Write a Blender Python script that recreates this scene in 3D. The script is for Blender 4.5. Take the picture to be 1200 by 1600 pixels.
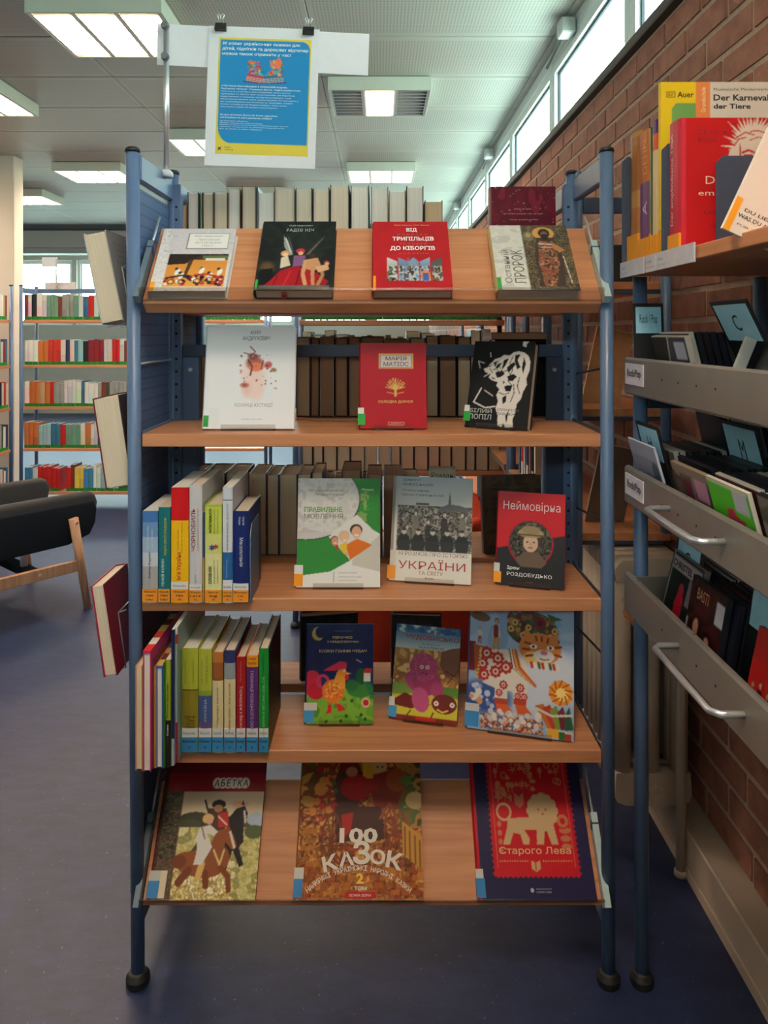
import bpy, math, random
import numpy as np
from mathutils import Vector, Matrix

for o in list(bpy.data.objects): bpy.data.objects.remove(o)
SC = bpy.context.scene
COL = SC.collection
random.seed(7)

# ---------------------------------------------------------------- camera
F = 1160.0; CY = -1.615; CZ = 1.414; VX = 592.0; VY = 520.0
cam = bpy.data.cameras.new('camera'); camo = bpy.data.objects.new('camera', cam); COL.objects.link(camo)
camo.location = (0, CY, CZ); camo.rotation_euler = (math.pi/2, 0, 0)
cam.sensor_fit = 'VERTICAL'; cam.sensor_height = 36; cam.sensor_width = 27; cam.lens = 36*F/1600
cam.shift_x = 8/1600; cam.shift_y = -280/1600; cam.clip_start = .05
SC.camera = camo

# ---------------------------------------------------------------- world, exposure
SC.view_settings.view_transform = 'Standard'; SC.view_settings.look = 'None'
SC.view_settings.gamma = 1; SC.view_settings.use_curve_mapping = False
SC.view_settings.exposure = 0.0
W = bpy.data.worlds.new('sky'); SC.world = W; W.use_nodes = True
nt = W.node_tree; bg = nt.nodes['Background']
tc = nt.nodes.new('ShaderNodeTexCoord'); sp = nt.nodes.new('ShaderNodeSeparateXYZ'); rp = nt.nodes.new('ShaderNodeValToRGB')
nt.links.new(tc.outputs['Generated'], sp.inputs[0]); nt.links.new(sp.outputs['Z'], rp.inputs[0]); nt.links.new(rp.outputs[0], bg.inputs[0])
rp.color_ramp.elements[0].color = (.62, .78, .72, 1); rp.color_ramp.elements[0].position = 0
rp.color_ramp.elements[1].color = (.70, .88, 1.0, 1); rp.color_ramp.elements[1].position = .6
SKY = 15.0
bg.inputs[1].default_value = SKY
LAMP_W = 46.0          # watts of one lit ceiling fixture
LAMP_C = (1.0, .80, .62)
PORTAL = True

# ---------------------------------------------------------------- helpers
def lin(c):
    a = np.asarray(c, float)/255.0
    return np.where(a <= .04045, a/12.92, ((a+.055)/1.055)**2.4)
def L3(c): return tuple(float(v) for v in lin(c))
def px(x, y, d): return Vector(((x-VX)*d/F, CY+d, CZ-(y-VY)*d/F))

_m = {}
def newmat(name):
    m = bpy.data.materials.new(name); m.use_nodes = True
    return m, m.node_tree, m.node_tree.nodes['Principled BSDF']
def mat(c, rough=.5, metal=0.0, var=.06, scale=60, spec=.5, bump=0.0):
    k = (tuple(c), rough, metal, var, scale, spec, bump)
    if k in _m: return _m[k]
    m, nt, b = newmat('solid_%d_%d_%d' % tuple(int(v) for v in c))
    b.inputs['Roughness'].default_value = rough; b.inputs['Metallic'].default_value = metal
    b.inputs['Specular IOR Level'].default_value = spec
    col = L3(c)
    n = nt.nodes.new('ShaderNodeTexNoise'); n.inputs['Scale'].default_value = scale; n.inputs['Detail'].default_value = 3
    t = nt.nodes.new('ShaderNodeTexCoord'); nt.links.new(t.outputs['Object'], n.inputs['Vector'])
    r = nt.nodes.new('ShaderNodeValToRGB'); nt.links.new(n.outputs['Fac'], r.inputs[0])
    r.color_ramp.elements[0].position = .3; r.color_ramp.elements[1].position = .7
    r.color_ramp.elements[0].color = tuple(v*(1-var) for v in col)+(1,)
    r.color_ramp.elements[1].color = tuple(min(1, v*(1+var)) for v in col)+(1,)
    nt.links.new(r.outputs[0], b.inputs['Base Color'])
    if bump:
        bp = nt.nodes.new('ShaderNodeBump'); bp.inputs['Strength'].default_value = bump; bp.inputs['Distance'].default_value = .002
        nt.links.new(n.outputs['Fac'], bp.inputs['Height']); nt.links.new(bp.outputs[0], b.inputs['Normal'])
    _m[k] = m; return m
def print_mat(name, rough, coat=0):
    m, nt, b = newmat(name)
    a = nt.nodes.new('ShaderNodeVertexColor'); a.layer_name = 'Col'
    nt.links.new(a.outputs['Color'], b.inputs['Base Color']); b.inputs['Roughness'].default_value = rough
    b.inputs['Specular IOR Level'].default_value = .2
    return m
PRINT = print_mat('printed_cover', .38); PAPERPRINT = print_mat('printed_paper', .7)
def stripe_mat(name, c, axis, scale, var=.12, rough=.85):
    m, nt, b = newmat(name); b.inputs['Roughness'].default_value = rough
    t = nt.nodes.new('ShaderNodeTexCoord'); mp = nt.nodes.new('ShaderNodeMapping')
    s = [2.0, 2.0, 2.0]; s[axis] = scale; mp.inputs['Scale'].default_value = s
    n = nt.nodes.new('ShaderNodeTexNoise'); n.inputs['Scale'].default_value = 1; n.inputs['Detail'].default_value = 2
    r = nt.nodes.new('ShaderNodeValToRGB'); col = L3(c)
    r.color_ramp.elements[0].position = .35; r.color_ramp.elements[1].position = .65
    r.color_ramp.elements[0].color = tuple(v*(1-var) for v in col)+(1,); r.color_ramp.elements[1].color = tuple(min(1, v*(1+var*.4)) for v in col)+(1,)
    nt.links.new(t.outputs['Object'], mp.inputs[0]); nt.links.new(mp.outputs[0], n.inputs['Vector'])
    nt.links.new(n.outputs['Fac'], r.inputs[0]); nt.links.new(r.outputs[0], b.inputs['Base Color'])
    return m
# page blocks: leaves run across x (spine-out books) or across y (face-out books)
PAGE_X = [stripe_mat('paper_edges_white', (235, 230, 220), 0, 900), stripe_mat('paper_edges_cream', (226, 210, 186), 0, 900), stripe_mat('paper_edges_tan', (206, 182, 152), 0, 900), stripe_mat('paper_edges_shaded', (158, 122, 94), 0, 900)]  # last one darkened to stand in for shade behind the shelves
PAGE_Y = [stripe_mat('leaf_edges_white', (235, 230, 220), 1, 900), stripe_mat('leaf_edges_cream', (226, 210, 186), 1, 900)]

def wood_mat(name, c1, c2, ax=0):
    m, nt, b = newmat(name); b.inputs['Roughness'].default_value = .38; b.inputs['Specular IOR Level'].default_value = .4
    t = nt.nodes.new('ShaderNodeTexCoord'); mp = nt.nodes.new('ShaderNodeMapping')
    s = [60.0, 60.0, 60.0]; s[ax] = 3.0; mp.inputs['Scale'].default_value = s
    n = nt.nodes.new('ShaderNodeTexNoise'); n.inputs['Scale'].default_value = 1; n.inputs['Detail'].default_value = 5; n.inputs['Distortion'].default_value = .6
    r = nt.nodes.new('ShaderNodeValToRGB'); r.color_ramp.elements[0].position = .35; r.color_ramp.elements[1].position = .68
    r.color_ramp.elements[0].color = L3(c1)+(1,); r.color_ramp.elements[1].color = L3(c2)+(1,)
    nt.links.new(t.outputs['Object'], mp.inputs[0]); nt.links.new(mp.outputs[0], n.inputs['Vector'])
    nt.links.new(n.outputs['Fac'], r.inputs[0]); nt.links.new(r.outputs[0], b.inputs['Base Color'])
    return m
WOOD = wood_mat('beech', (186, 124, 85), (208, 147, 106))
WOODY = wood_mat('beech_lengthwise', (186, 120, 78), (208, 143, 99), 1)
LEGWOOD = wood_mat('oak_leg', (176, 128, 96), (196, 150, 116), 2)
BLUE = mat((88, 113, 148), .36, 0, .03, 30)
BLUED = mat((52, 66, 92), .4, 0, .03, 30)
GREYM = mat((150, 144, 138), .42, .55, .04, 20)
CHROME = mat((222, 224, 228), .28, .75, .02, 20)
BLACK = mat((22, 22, 24), .5, 0, .1)
WHITE = mat((236, 238, 242), .5, 0, .01)
def clear_mat(name, tint, rough, fac, power=5):
    m = bpy.data.materials.new(name); m.use_nodes = True; nt = m.node_tree; nt.nodes.clear()
    o = nt.nodes.new('ShaderNodeOutputMaterial'); mx = nt.nodes.new('ShaderNodeMixShader'); tr = nt.nodes.new('ShaderNodeBsdfTransparent')
    gl = nt.nodes.new('ShaderNodeBsdfGlossy'); gl.inputs['Roughness'].default_value = rough
    tr.inputs[0].default_value = tint+(1,)
    fl = nt.nodes.new('ShaderNodeLayerWeight'); fl.inputs[0].default_value = .5; fr = nt.nodes.new('ShaderNodeMath'); fr.operation = 'POWER'; fr.inputs[1].default_value = power; nt.links.new(fl.outputs['Facing'], fr.inputs[0]); ad = nt.nodes.new('ShaderNodeMath'); ad.operation = 'ADD'; ad.inputs[1].default_value = fac
    nt.links.new(fr.outputs[0], ad.inputs[0]); nt.links.new(ad.outputs[0], mx.inputs[0])
    nt.links.new(tr.outputs[0], mx.inputs[1]); nt.links.new(gl.outputs[0], mx.inputs[2]); nt.links.new(mx.outputs[0], o.inputs[0])
    return m
ACRYL = clear_mat('clear_acrylic', (.90, .88, .86), .15, .04)
GLASS = clear_mat('window_glass', (.93, .98, .97), .0, .0, 16)

class MB:
    def __init__(s): s.v = []; s.f = []; s.c = []; s.grid = None
    def add(s, vs, fs, c=None):
        n = len(s.v); s.v += [tuple(v) for v in vs]; s.f += [tuple(i+n for i in f) for f in fs]; s.c += [c]*len(fs); return s
    def hexa(s, p, c=None):   # p: bottom 4 (ccw seen from above), top 4
        return s.add(p, [(3, 2, 1, 0), (4, 5, 6, 7), (0, 1, 5, 4), (1, 2, 6, 5), (2, 3, 7, 6), (3, 0, 4, 7)], c)
    def box(s, x0, x1, y0, y1, z0, z1, c=None):
        return s.hexa([(x0, y0, z0), (x1, y0, z0), (x1, y1, z0), (x0, y1, z0), (x0, y0, z1), (x1, y0, z1), (x1, y1, z1), (x0, y1, z1)], c)
    def cbox(s, x0, x1, y0, y1, z0, z1, b=.0015, c=None):
        X = (x0, x1); Y = (y0, y1); Z = (z0, z1); vs = []; id = {}
        for i in (0, 1):
            for j in (0, 1):
                for k in (0, 1):
                    sx = b*(1-2*i); sy = b*(1-2*j); sz = b*(1-2*k)
                    for a, p in enumerate(((X[i], Y[j]+sy, Z[k]+sz), (X[i]+sx, Y[j], Z[k]+sz), (X[i]+sx, Y[j]+sy, Z[k]))):
                        id[(i, j, k, a)] = len(vs); vs.append(p)
        fs = []
        def q(a, b_, c_, d): fs.append((a, b_, c_, d))
        for i in (0, 1):
            o = [id[(i, 0, 0, 0)], id[(i, 1, 0, 0)], id[(i, 1, 1, 0)], id[(i, 0, 1, 0)]]; fs.append(tuple(o if i else o[::-1]))
            o = [id[(0, i, 0, 1)], id[(0, i, 1, 1)], id[(1, i, 1, 1)], id[(1, i, 0, 1)]]; fs.append(tuple(o if i else o[::-1]))
            o = [id[(0, 0, i, 2)], id[(1, 0, i, 2)], id[(1, 1, i, 2)], id[(0, 1, i, 2)]]; fs.append(tuple(o if i else o[::-1]))
        for i in (0, 1):
            for j in (0, 1):
                q(id[(i, j, 0, 0)], id[(i, j, 1, 0)], id[(i, j, 1, 1)], id[(i, j, 0, 1)])
                q(id[(i, 0, j, 0)], id[(i, 1, j, 0)], id[(i, 1, j, 2)], id[(i, 0, j, 2)])
                q(id[(0, i, j, 1)], id[(1, i, j, 1)], id[(1, i, j, 2)], id[(0, i, j, 2)])
                for k in (0, 1): fs.append((id[(i, j, k, 0)], id[(i, j, k, 1)], id[(i, j, k, 2)]))
        return s.add(vs, fs, c)
    def tube(s, pts, r, n=12, c=None, caps=True):
        pts = [Vector(p) for p in pts]; rings = []; m = len(pts)
        rr = r if isinstance(r, (list, tuple)) else [r]*m
        up = None; vs = []
        for i, p in enumerate(pts):
            d = (pts[min(i+1, m-1)]-pts[max(i-1, 0)]).normalized()
            if up is None: up = Vector((0, 0, 1)) if abs(d.z) < .9 else Vector((0, 1, 0))
            a = d.cross(up).normalized(); b = a.cross(d).normalized(); up = b
            for k in range(n):
                t = 2*math.pi*k/n; vs.append(p+(a*math.cos(t)+b*math.sin(t))*rr[i])
        fs = [(i*n+k, i*n+(k+1) % n, (i+1)*n+(k+1) % n, (i+1)*n+k) for i in range(m-1) for k in range(n)]
        if caps: fs += [tuple(range(n))[::-1], tuple((m-1)*n+k for k in range(n))]
        return s.add(vs, fs, c)
    def prism(s, prof, a0, a1, ax='x', c=None):  # profile extruded along an axis
        n = len(prof)
        def P(u, v, a): return (a, u, v) if ax == 'x' else ((u, a, v) if ax == 'y' else (u, v, a))
        vs = [P(u, v, a0) for u, v in prof]+[P(u, v, a1) for u, v in prof]
        fs = [(i, (i+1) % n, n+(i+1) % n, n+i) for i in range(n)]+[tuple(range(n))[::-1], tuple(range(n, 2*n))]
        return s.add(vs, fs, c)
    def lathe(s, prof, cx=0, cy=0, n=20, c=None):
        vs = []; m = len(prof)
        for r, z in prof:
            for k in range(n):
                t = 2*math.pi*k/n; vs.append((cx+r*math.cos(t), cy+r*math.sin(t), z))
        fs = [(i*n+k, i*n+(k+1) % n, (i+1)*n+(k+1) % n, (i+1)*n+k) for i in range(m-1) for k in range(n)]
        fs += [tuple(range(n))[::-1], tuple((m-1)*n+k for k in range(n))]
        return s.add(vs, fs, c)
    def mesh(s, name, mt, smooth=False):
        me = bpy.data.meshes.new(name); me.from_pydata(s.v, [], s.f)
        if any(c is not None for c in s.c):
            at = me.color_attributes.new('Col', 'FLOAT_COLOR', 'CORNER')
            out = np.ones((len(me.loops), 4)); i = 0
            for f, c in zip(s.f, s.c):
                out[i:i+len(f), :3] = lin(c if c is not None else (128, 128, 128)); i += len(f)
            at.data.foreach_set('color', out.ravel())
        import bmesh
        bm = bmesh.new(); bm.from_mesh(me); bmesh.ops.recalc_face_normals(bm, faces=bm.faces); bm.to_mesh(me); bm.free()
        if mt: me.materials.append(mt)
        if smooth: me.polygons.foreach_set('use_smooth', [len(f) == 4 and True for f in s.f] if smooth != 'all' else [True]*len(s.f))
        return me
    def build(s, name, mt, parent=None, smooth=False, loc=None):
        o = bpy.data.objects.new(name, s.mesh(name, mt, smooth)); COL.objects.link(o)
        if parent: o.parent = parent
        if loc: o.location = loc
        return o

def thing(name, label, cat, M=None, group=None):
    o = bpy.data.objects.new(name, None); COL.objects.link(o); o.empty_display_size = .05
    o['label'] = label; o['category'] = cat
    if group: o['group'] = group
    if M is not None: o.matrix_world = M if isinstance(M, Matrix) else Matrix.Translation(Vector(M))
    return o
def tag(o, label, cat, group=None):
    o['label'] = label; o['category'] = cat
    if group: o['group'] = group
    return o
def struct(o): o['kind'] = 'structure'; return o
def frame(o, x, u, n):   # local x, y(depth, away from viewer), z(up) -> columns
    M = Matrix.Identity(4)
    x = Vector(x).normalized(); u = Vector(u).normalized(); y = u.cross(x).normalized()
    for i in range(3): M[i][0] = x[i]; M[i][1] = y[i]; M[i][2] = u[i]; M[i][3] = o[i]
    return M
def ray(x, y): return Vector(((x-VX)/F, 1, -(y-VY)/F))
CAMP = Vector((0, CY, CZ))
def hit(x, y, P, N):
    r = ray(x, y); t = (Vector(P)-CAMP).dot(N)/r.dot(N); return CAMP+r*t

# ---- lettering
_tc = {}; _cu = bpy.data.curves.new('lettering_source', 'FONT'); _cuo = bpy.data.objects.new('lettering_source', _cu); COL.objects.link(_cuo)
def text_pts(s, bold, shear=0, spacing=1.0, lsp=1.0, align='LEFT'):
    k = (s, bold, shear, spacing, lsp, align)
    if k in _tc: return _tc[k]
    _cu.body = s; _cu.offset = bold; _cu.shear = shear; _cu.resolution_u = 2; _cu.space_character = spacing; _cu.space_line = lsp; _cu.align_x = align
    bpy.context.view_layer.update()
    dg = bpy.context.evaluated_depsgraph_get(); me = bpy.data.meshes.new_from_object(_cuo.evaluated_get(dg))
    v = np.zeros(len(me.vertices)*3); me.vertices.foreach_get('co', v); v = v.reshape(-1, 3)
    f = [tuple(p.vertices) for p in me.polygons]; bpy.data.meshes.remove(me)
    _tc[k] = (v, f); return _tc[k]
INK = {}
def ink(c, rough=.5, metal=0):
    return mat(c, rough, metal, 0.02, 40)
def letter(parent, s, x0, z0, x1, z1, c, bold=.0, rot=0, shear=0, spacing=1.0, y=-.0004, plane='xz', align='LEFT', lsp=1.0, name='lettering', rough=.5, metal=0, keep=False):
    """fit the text into the box (x0,z0)-(x1,z1) in the parent's local plane."""
    v, f = text_pts(s, bold, shear, spacing, lsp, align)
    if len(v) == 0: return None
    a = v[:, 0].copy(); b = v[:, 1].copy()
    if rot == 90: a, b = -b, a
    elif rot == -90: a, b = b, -a
    A0, A1, B0, B1 = a.min(), a.max(), b.min(), b.max()
    sx = (x1-x0)/max(A1-A0, 1e-6); sz = (z1-z0)/max(B1-B0, 1e-6)
    if keep: sx = sz = min(sx, sz)
    X = x0+(a-A0)*sx; Z = z0+(b-B0)*sz
    if plane == 'xz': P = [(float(p), y, float(q)) for p, q in zip(X, Z)]
    elif plane == 'yz': P = [(y, -float(p), float(q)) for p, q in zip(X, Z)]      # faces -x, reads towards -y
    me = bpy.data.meshes.new(name); me.from_pydata(P, [], f); me.materials.append(ink(c, rough, metal))
    o = bpy.data.objects.new(name, me); COL.objects.link(o); o.parent = parent
    return o

# ---- printed pictures, painted cell by cell into a grid of coloured faces
class Art:
    def __init__(s, w, h, bg=(255, 255, 255), cell=.0013):
        s.w = w; s.h = h; s.nx = max(2, int(w/cell)); s.nz = max(2, int(h/cell))
        s.U, s.V = np.meshgrid((np.arange(s.nx)+.5)/s.nx, (np.arange(s.nz)+.5)/s.nz)   # V from the top down
        s.A = np.empty((s.nz, s.nx, 3)); s.A[:] = bg; s.rs = np.random.RandomState(5)
    def noise(s, fu, fv=None):
        fv = fv or fu; g = s.rs.rand(int(fv)+3, int(fu)+3)
        x = s.U*fu; y = s.V*fv; i = x.astype(int); j = y.astype(int); a = x-i; b = y-j; a = a*a*(3-2*a); b = b*b*(3-2*b)
        return (g[j, i]*(1-a)+g[j, i+1]*a)*(1-b)+(g[j+1, i]*(1-a)+g[j+1, i+1]*a)*b
    def put(s, m, c, a=1.0):
        m = m*a if not isinstance(m, np.ndarray) or m.dtype != bool else m.astype(float)*a
        s.A = s.A*(1-m[..., None])+np.asarray(c, float)*m[..., None]; return s
    def rect(s, u0, v0, u1, v1, c, a=1.0): return s.put((s.U >= u0) & (s.U <= u1) & (s.V >= v0) & (s.V <= v1), c, a)
    def grad(s, u0, v0, u1, v1, c0, c1):
        m = (s.U >= u0) & (s.U <= u1) & (s.V >= v0) & (s.V <= v1); t = np.clip((s.V-v0)/(v1-v0), 0, 1)[..., None]
        g = np.asarray(c0, float)*(1-t)+np.asarray(c1, float)*t; s.A = np.where(m[..., None], g, s.A); return s
    def ell(s, cu, cv, ru, rv=None, c=(0, 0, 0), ang=0, a=1.0, soft=0):
        rv = rv if rv is not None else ru*s.w/s.h
        x = (s.U-cu)*s.w; y = (s.V-cv)*s.h; t = math.radians(ang); X = x*math.cos(t)+y*math.sin(t); Y = -x*math.sin(t)+y*math.cos(t)
        d = (X/(ru*s.w))**2+(Y/(rv*s.h))**2
        if soft: return s.put(np.clip((1-d)/soft, 0, 1), c, a)
        return s.put(d <= 1, c, a)
    def ring(s, cu, cv, ru, t, c, a=1.0):
        d = np.sqrt(((s.U-cu)*s.w)**2+((s.V-cv)*s.h)**2)/s.w; return s.put((d < ru) & (d > ru-t), c, a)
    def pm(s, pts):
        m = np.zeros(s.U.shape, bool); n = len(pts)
        for i in range(n):
            x0, y0 = pts[i]; x1, y1 = pts[(i+1) % n]
            if y0 == y1: continue
            cr = ((s.V >= min(y0, y1)) & (s.V < max(y0, y1))); xi = x0+(s.V-y0)*(x1-x0)/(y1-y0); m ^= cr & (s.U < xi)
        return m
    def poly(s, pts, c, a=1.0): return s.put(s.pm(pts), c, a)
    def line(s, pts, w, c, a=1.0):   # w as a fraction of the width
        m = np.zeros(s.U.shape, bool)
        for (x0, y0), (x1, y1) in zip(pts[:-1], pts[1:]):
            X = s.U*s.w; Y = s.V*s.h; ax, ay, bx, by = x0*s.w, y0*s.h, x1*s.w, y1*s.h; dx, dy = bx-ax, by-ay; q = dx*dx+dy*dy+1e-12
            t = np.clip(((X-ax)*dx+(Y-ay)*dy)/q, 0, 1); m |= (X-ax-t*dx)**2+(Y-ay-t*dy)**2 < (w*s.w/2)**2
        return s.put(m, c, a)
    def mottle(s, m, cols, f, fv=None):
        n = s.noise(f, fv); n = (n*.6+s.noise(f*2.3, (fv or f)*2.3)*.4); lo, hi = n.min(), n.max(); q = np.clip(((n-lo)/(hi-lo)*1.3-.15)*len(cols), 0, len(cols)-1).astype(int)
        C = np.asarray(cols, float)[q]; s.A = np.where(m[..., None], C, s.A); return s
    def region(s, u0, v0, u1, v1): return (s.U >= u0) & (s.U <= u1) & (s.V >= v0) & (s.V <= v1)
    def blobs(s, u0, v0, u1, v1, n, r0, r1, cols, seed=1, el=1.0):
        R = random.Random(seed)
        for _ in range(n):
            r = R.uniform(r0, r1); s.ell(R.uniform(u0, u1), R.uniform(v0, v1), r, r*s.w/s.h*R.uniform(1, el), R.choice(cols), R.uniform(0, 180))
        return s
    def fig(s, u, v, h, coat, head=(214, 168, 130), hair=(60, 40, 30), legs=None):   # a small standing person
        k = s.h/s.w
        s.poly([(u-.09*h*k, v-.75*h), (u+.09*h*k, v-.75*h), (u+.14*h*k, v-.35*h), (u-.14*h*k, v-.35*h)], coat)
        s.line([(u-.05*h*k, v-.38*h), (u-.07*h*k, v)], .09*h*k, legs or coat); s.line([(u+.05*h*k, v-.38*h), (u+.07*h*k, v)], .09*h*k, legs or coat)
        s.ell(u, v-.87*h, .075*h*k, .085*h, hair); s.ell(u, v-.85*h, .058*h*k, .066*h, head); return s
    def quads(s, y=-.0002, x0=0, z0=0):
        nx, nz = s.nx, s.nz; xs = x0+np.linspace(0, s.w, nx+1); zs = z0+s.h-np.linspace(0, s.h, nz+1)
        X, Z = np.meshgrid(xs, zs); V = np.stack([X, np.full_like(X, y), Z], -1).reshape(-1, 3)
        i, j = np.meshgrid(np.arange(nx), np.arange(nz)); a = j*(nx+1)+i
        Fc = np.stack([a+nx+1, a+nx+2, a+1, a], -1).reshape(-1, 4); return V, Fc
    def build(s, name, parent, mt=None, y=-.0002, x0=0, z0=0):
        V, Fc = s.quads(y, x0, z0); me = bpy.data.meshes.new(name)
        me.vertices.add(len(V)); me.vertices.foreach_set('co', V.ravel()); me.loops.add(Fc.size); me.loops.foreach_set('vertex_index', Fc.ravel())
        me.polygons.add(len(Fc)); me.polygons.foreach_set('loop_start', np.arange(0, Fc.size, 4)); me.update(calc_edges=True)
        # vertex colours: average of the neighbouring cells
        P = np.pad(lin(np.clip(s.A, 0, 255)), ((1, 1), (1, 1), (0, 0)), mode='edge'); C = (P[:-1, :-1]+P[1:, :-1]+P[:-1, 1:]+P[1:, 1:])/4
        at = me.color_attributes.new('Col', 'FLOAT_COLOR', 'POINT'); out = np.ones((len(V), 4)); out[:, :3] = C.reshape(-1, 3)
        at.data.foreach_set('color', out.ravel()); me.materials.append(mt or PRINT)
        o = bpy.data.objects.new(name, me); COL.objects.link(o); o.parent = parent; return o

# ---- books
def book_front(label, M, w, h, t, cover_c, art=None, hard=True, spine_c=None, back_c=None, page=0, flip=False, name='book', group=None, cat='book'):
    """face-out book: front cover in the local plane y=0 looking to -y, x 0..w, z 0..h, spine at x=0"""
    b = thing(name, label, cat, M, group); k = .0022 if hard else .0006; ov = .003 if hard else 0
    spine_c = spine_c or cover_c; back_c = back_c or cover_c
    mb = MB(); s0 = 0
    mb.box(0, w, 0, k, 0, h, cover_c); mb.box(0, w, t-k, t, 0, h, back_c)
    mb.prism([(0, 0), (-.0035 if hard else -.0008, t*.25), (-.004 if hard else -.001, t*.5), (-.0035 if hard else -.0008, t*.75), (0, t), (k, t), (k, 0)], 0, h, 'z', spine_c)
    cv = mb.build('cover', PRINT, b)
    pg = MB().cbox(k, w-ov, k, t-k, ov, h-ov, .0004).build('pages', PAGE_Y[page], b)
    if art is not None: art.build('cover_print', cv)
    return b, cv
def book_spine(label, M, t, h, d, bands, page=0, hard=True, name='book', group=None, sidec=None, roundness=.003, top_bands=None):
    """spine-out book: spine at y=0 looking to -y; bands = [(fraction of height from the top, colour)]"""
    b = thing(name, label, 'book', M, group); k = .0022 if hard else .0006; ov = .003 if hard else 0
    mb = MB(); z1 = h; sidec = sidec or bands[0][1]
    for i, (fr, c) in enumerate(bands):
        z0 = h*(1-fr)
        rr = roundness
        prof = [(0, rr), (t*.18, rr*.3), (t*.5, 0), (t*.82, rr*.3), (t, rr), (t, rr+.0015), (0, rr+.0015)]
        mb.prism(prof, z0, z1, 'z', c); z1 = z0
    mb.box(0, k, rr, d, 0, h, sidec); mb.box(t-k, t, rr, d, 0, h, sidec)
    cv = mb.build('cover', PRINT, b)
    MB().box(k, t-k, rr+.0015, d-ov, ov, h-ov).build('pages', PAGE_X[page], b)
    return b, cv
def book_fore(label, M, t, h, d, cover_c, page=0, group=None, ov=.003, name='book'):
    """fore-edge-out book: the leaves look to -y"""
    b = thing(name, label, 'book', M, group); mb = MB()
    mb.box(0, .0022, 0, d, 0, h, cover_c); mb.box(t-.0022, t, 0, d, 0, h, cover_c); mb.box(0, t, d, d+.002, 0, h, cover_c)
    mb.build('cover', PRINT, b); MB().box(.0022, t-.0022, ov, d, ov, h-ov).build('pages', PAGE_X[page], b)
    return b
def sticker(cv, x0, x1, z0, z1, c=(240, 150, 40), c2=None, y=-.0005, lines=2, side=0, txt=None):
    mb = MB().box(x0, x1, y, 0, z0, z1, c)
    if side: mb.box(x0-.0045, x0, y, side, z0, z1, c)
    if c2: mb.box(x0, x1, y, 0, z1, z1+(z1-z0)*.45, c2)
    o = mb.build('sticker', PRINT, cv)
    return o
# ================================================================ SETTING
CEIL = 2.935; XR = .873; XL = -8.0; YB = 11.4; YF = -4.2
def floor_mat():
    m, nt, b = newmat('linoleum'); t = nt.nodes.new('ShaderNodeTexCoord')
    n = nt.nodes.new('ShaderNodeTexNoise'); n.inputs['Scale'].default_value = 9; n.inputs['Detail'].default_value = 9; n.inputs['Roughness'].default_value = .7
    mp = nt.nodes.new('ShaderNodeMapping'); mp.inputs['Scale'].default_value = (1.0, 2.6, 1)
    r = nt.nodes.new('ShaderNodeValToRGB'); e = r.color_ramp.elements
    e[0].position = .3; e[0].color = L3((22, 30, 60))+(1,); e[1].position = .72; e[1].color = L3((42, 53, 92))+(1,)
    n2 = nt.nodes.new('ShaderNodeTexNoise'); n2.inputs['Scale'].default_value = 90; n2.inputs['Detail'].default_value = 2
    r2 = nt.nodes.new('ShaderNodeValToRGB'); r2.color_ramp.elements[0].position = .68; r2.color_ramp.elements[1].position = .76
    mx = nt.nodes.new('ShaderNodeMix'); mx.data_type = 'RGBA'; mx.inputs[7].default_value = L3((84, 92, 122))+(1,)
    nt.links.new(t.outputs['Object'], mp.inputs[0]); nt.links.new(mp.outputs[0], n.inputs['Vector']); nt.links.new(t.outputs['Object'], n2.inputs['Vector'])
    nt.links.new(n.outputs['Fac'], r.inputs[0]); nt.links.new(n2.outputs['Fac'], r2.inputs[0]); nt.links.new(r2.outputs[0], mx.inputs[0])
    nt.links.new(r.outputs[0], mx.inputs[6]); nt.links.new(mx.outputs[2], b.inputs['Base Color'])
    b.inputs['Roughness'].default_value = .46; b.inputs['Specular IOR Level'].default_value = .5
    return m
struct(MB().box(XL-.3, 1.3, YF-.3, YB+.3, -.1, 0).build('floor', floor_mat()))
# ceiling: slab + perforated panels, each its own piece
ceil = struct(MB().box(XL-.3, 1.3, YF-.3, YB+.3, CEIL+.014, CEIL+.12).build('ceiling', mat((120, 124, 120), .8)))
def perf_mat(name, c, hole, pitch, rad, band):
    m, nt, b = newmat(name); t = nt.nodes.new('ShaderNodeTexCoord'); s = nt.nodes.new('ShaderNodeSeparateXYZ'); nt.links.new(t.outputs['Object'], s.inputs[0])
    def ma(op, a, b_=None):
        n = nt.nodes.new('ShaderNodeMath'); n.operation = op
        for i, v in enumerate((a, b_)):
            if v is None: continue
            if isinstance(v, (int, float)): n.inputs[i].default_value = v
            else: nt.links.new(v, n.inputs[i])
        return n.outputs[0]
    ax = {'xy': ('X', 'Y'), 'yz': ('Y', 'Z')}[band[0]]
    fx = ma('SUBTRACT', ma('FRACT', ma('DIVIDE', s.outputs[ax[0]], pitch[0])), .5); fy = ma('SUBTRACT', ma('FRACT', ma('DIVIDE', s.outputs[ax[1]], pitch[1])), .5)
    dx = ma('MULTIPLY', fx, pitch[0]); dy = ma('MULTIPLY', fy, pitch[1]); d = ma('ADD', ma('MULTIPLY', dx, dx), ma('MULTIPLY', dy, dy))
    h = ma('LESS_THAN', d, rad*rad)
    if band[1]:   # plain margins round each panel
        for k, half in ((0, band[1][0]), (1, band[1][1])): h = ma('MULTIPLY', h, ma('LESS_THAN', ma('ABSOLUTE', s.outputs[ax[k]]), half))
    mx = nt.nodes.new('ShaderNodeMix'); mx.data_type = 'RGBA'; mx.inputs[6].default_value = L3(c)+(1,); mx.inputs[7].default_value = L3(hole)+(1,)
    nt.links.new(h, mx.inputs[0]); nt.links.new(mx.outputs[2], b.inputs['Base Color']); b.inputs['Roughness'].default_value = .55
    return m
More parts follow.
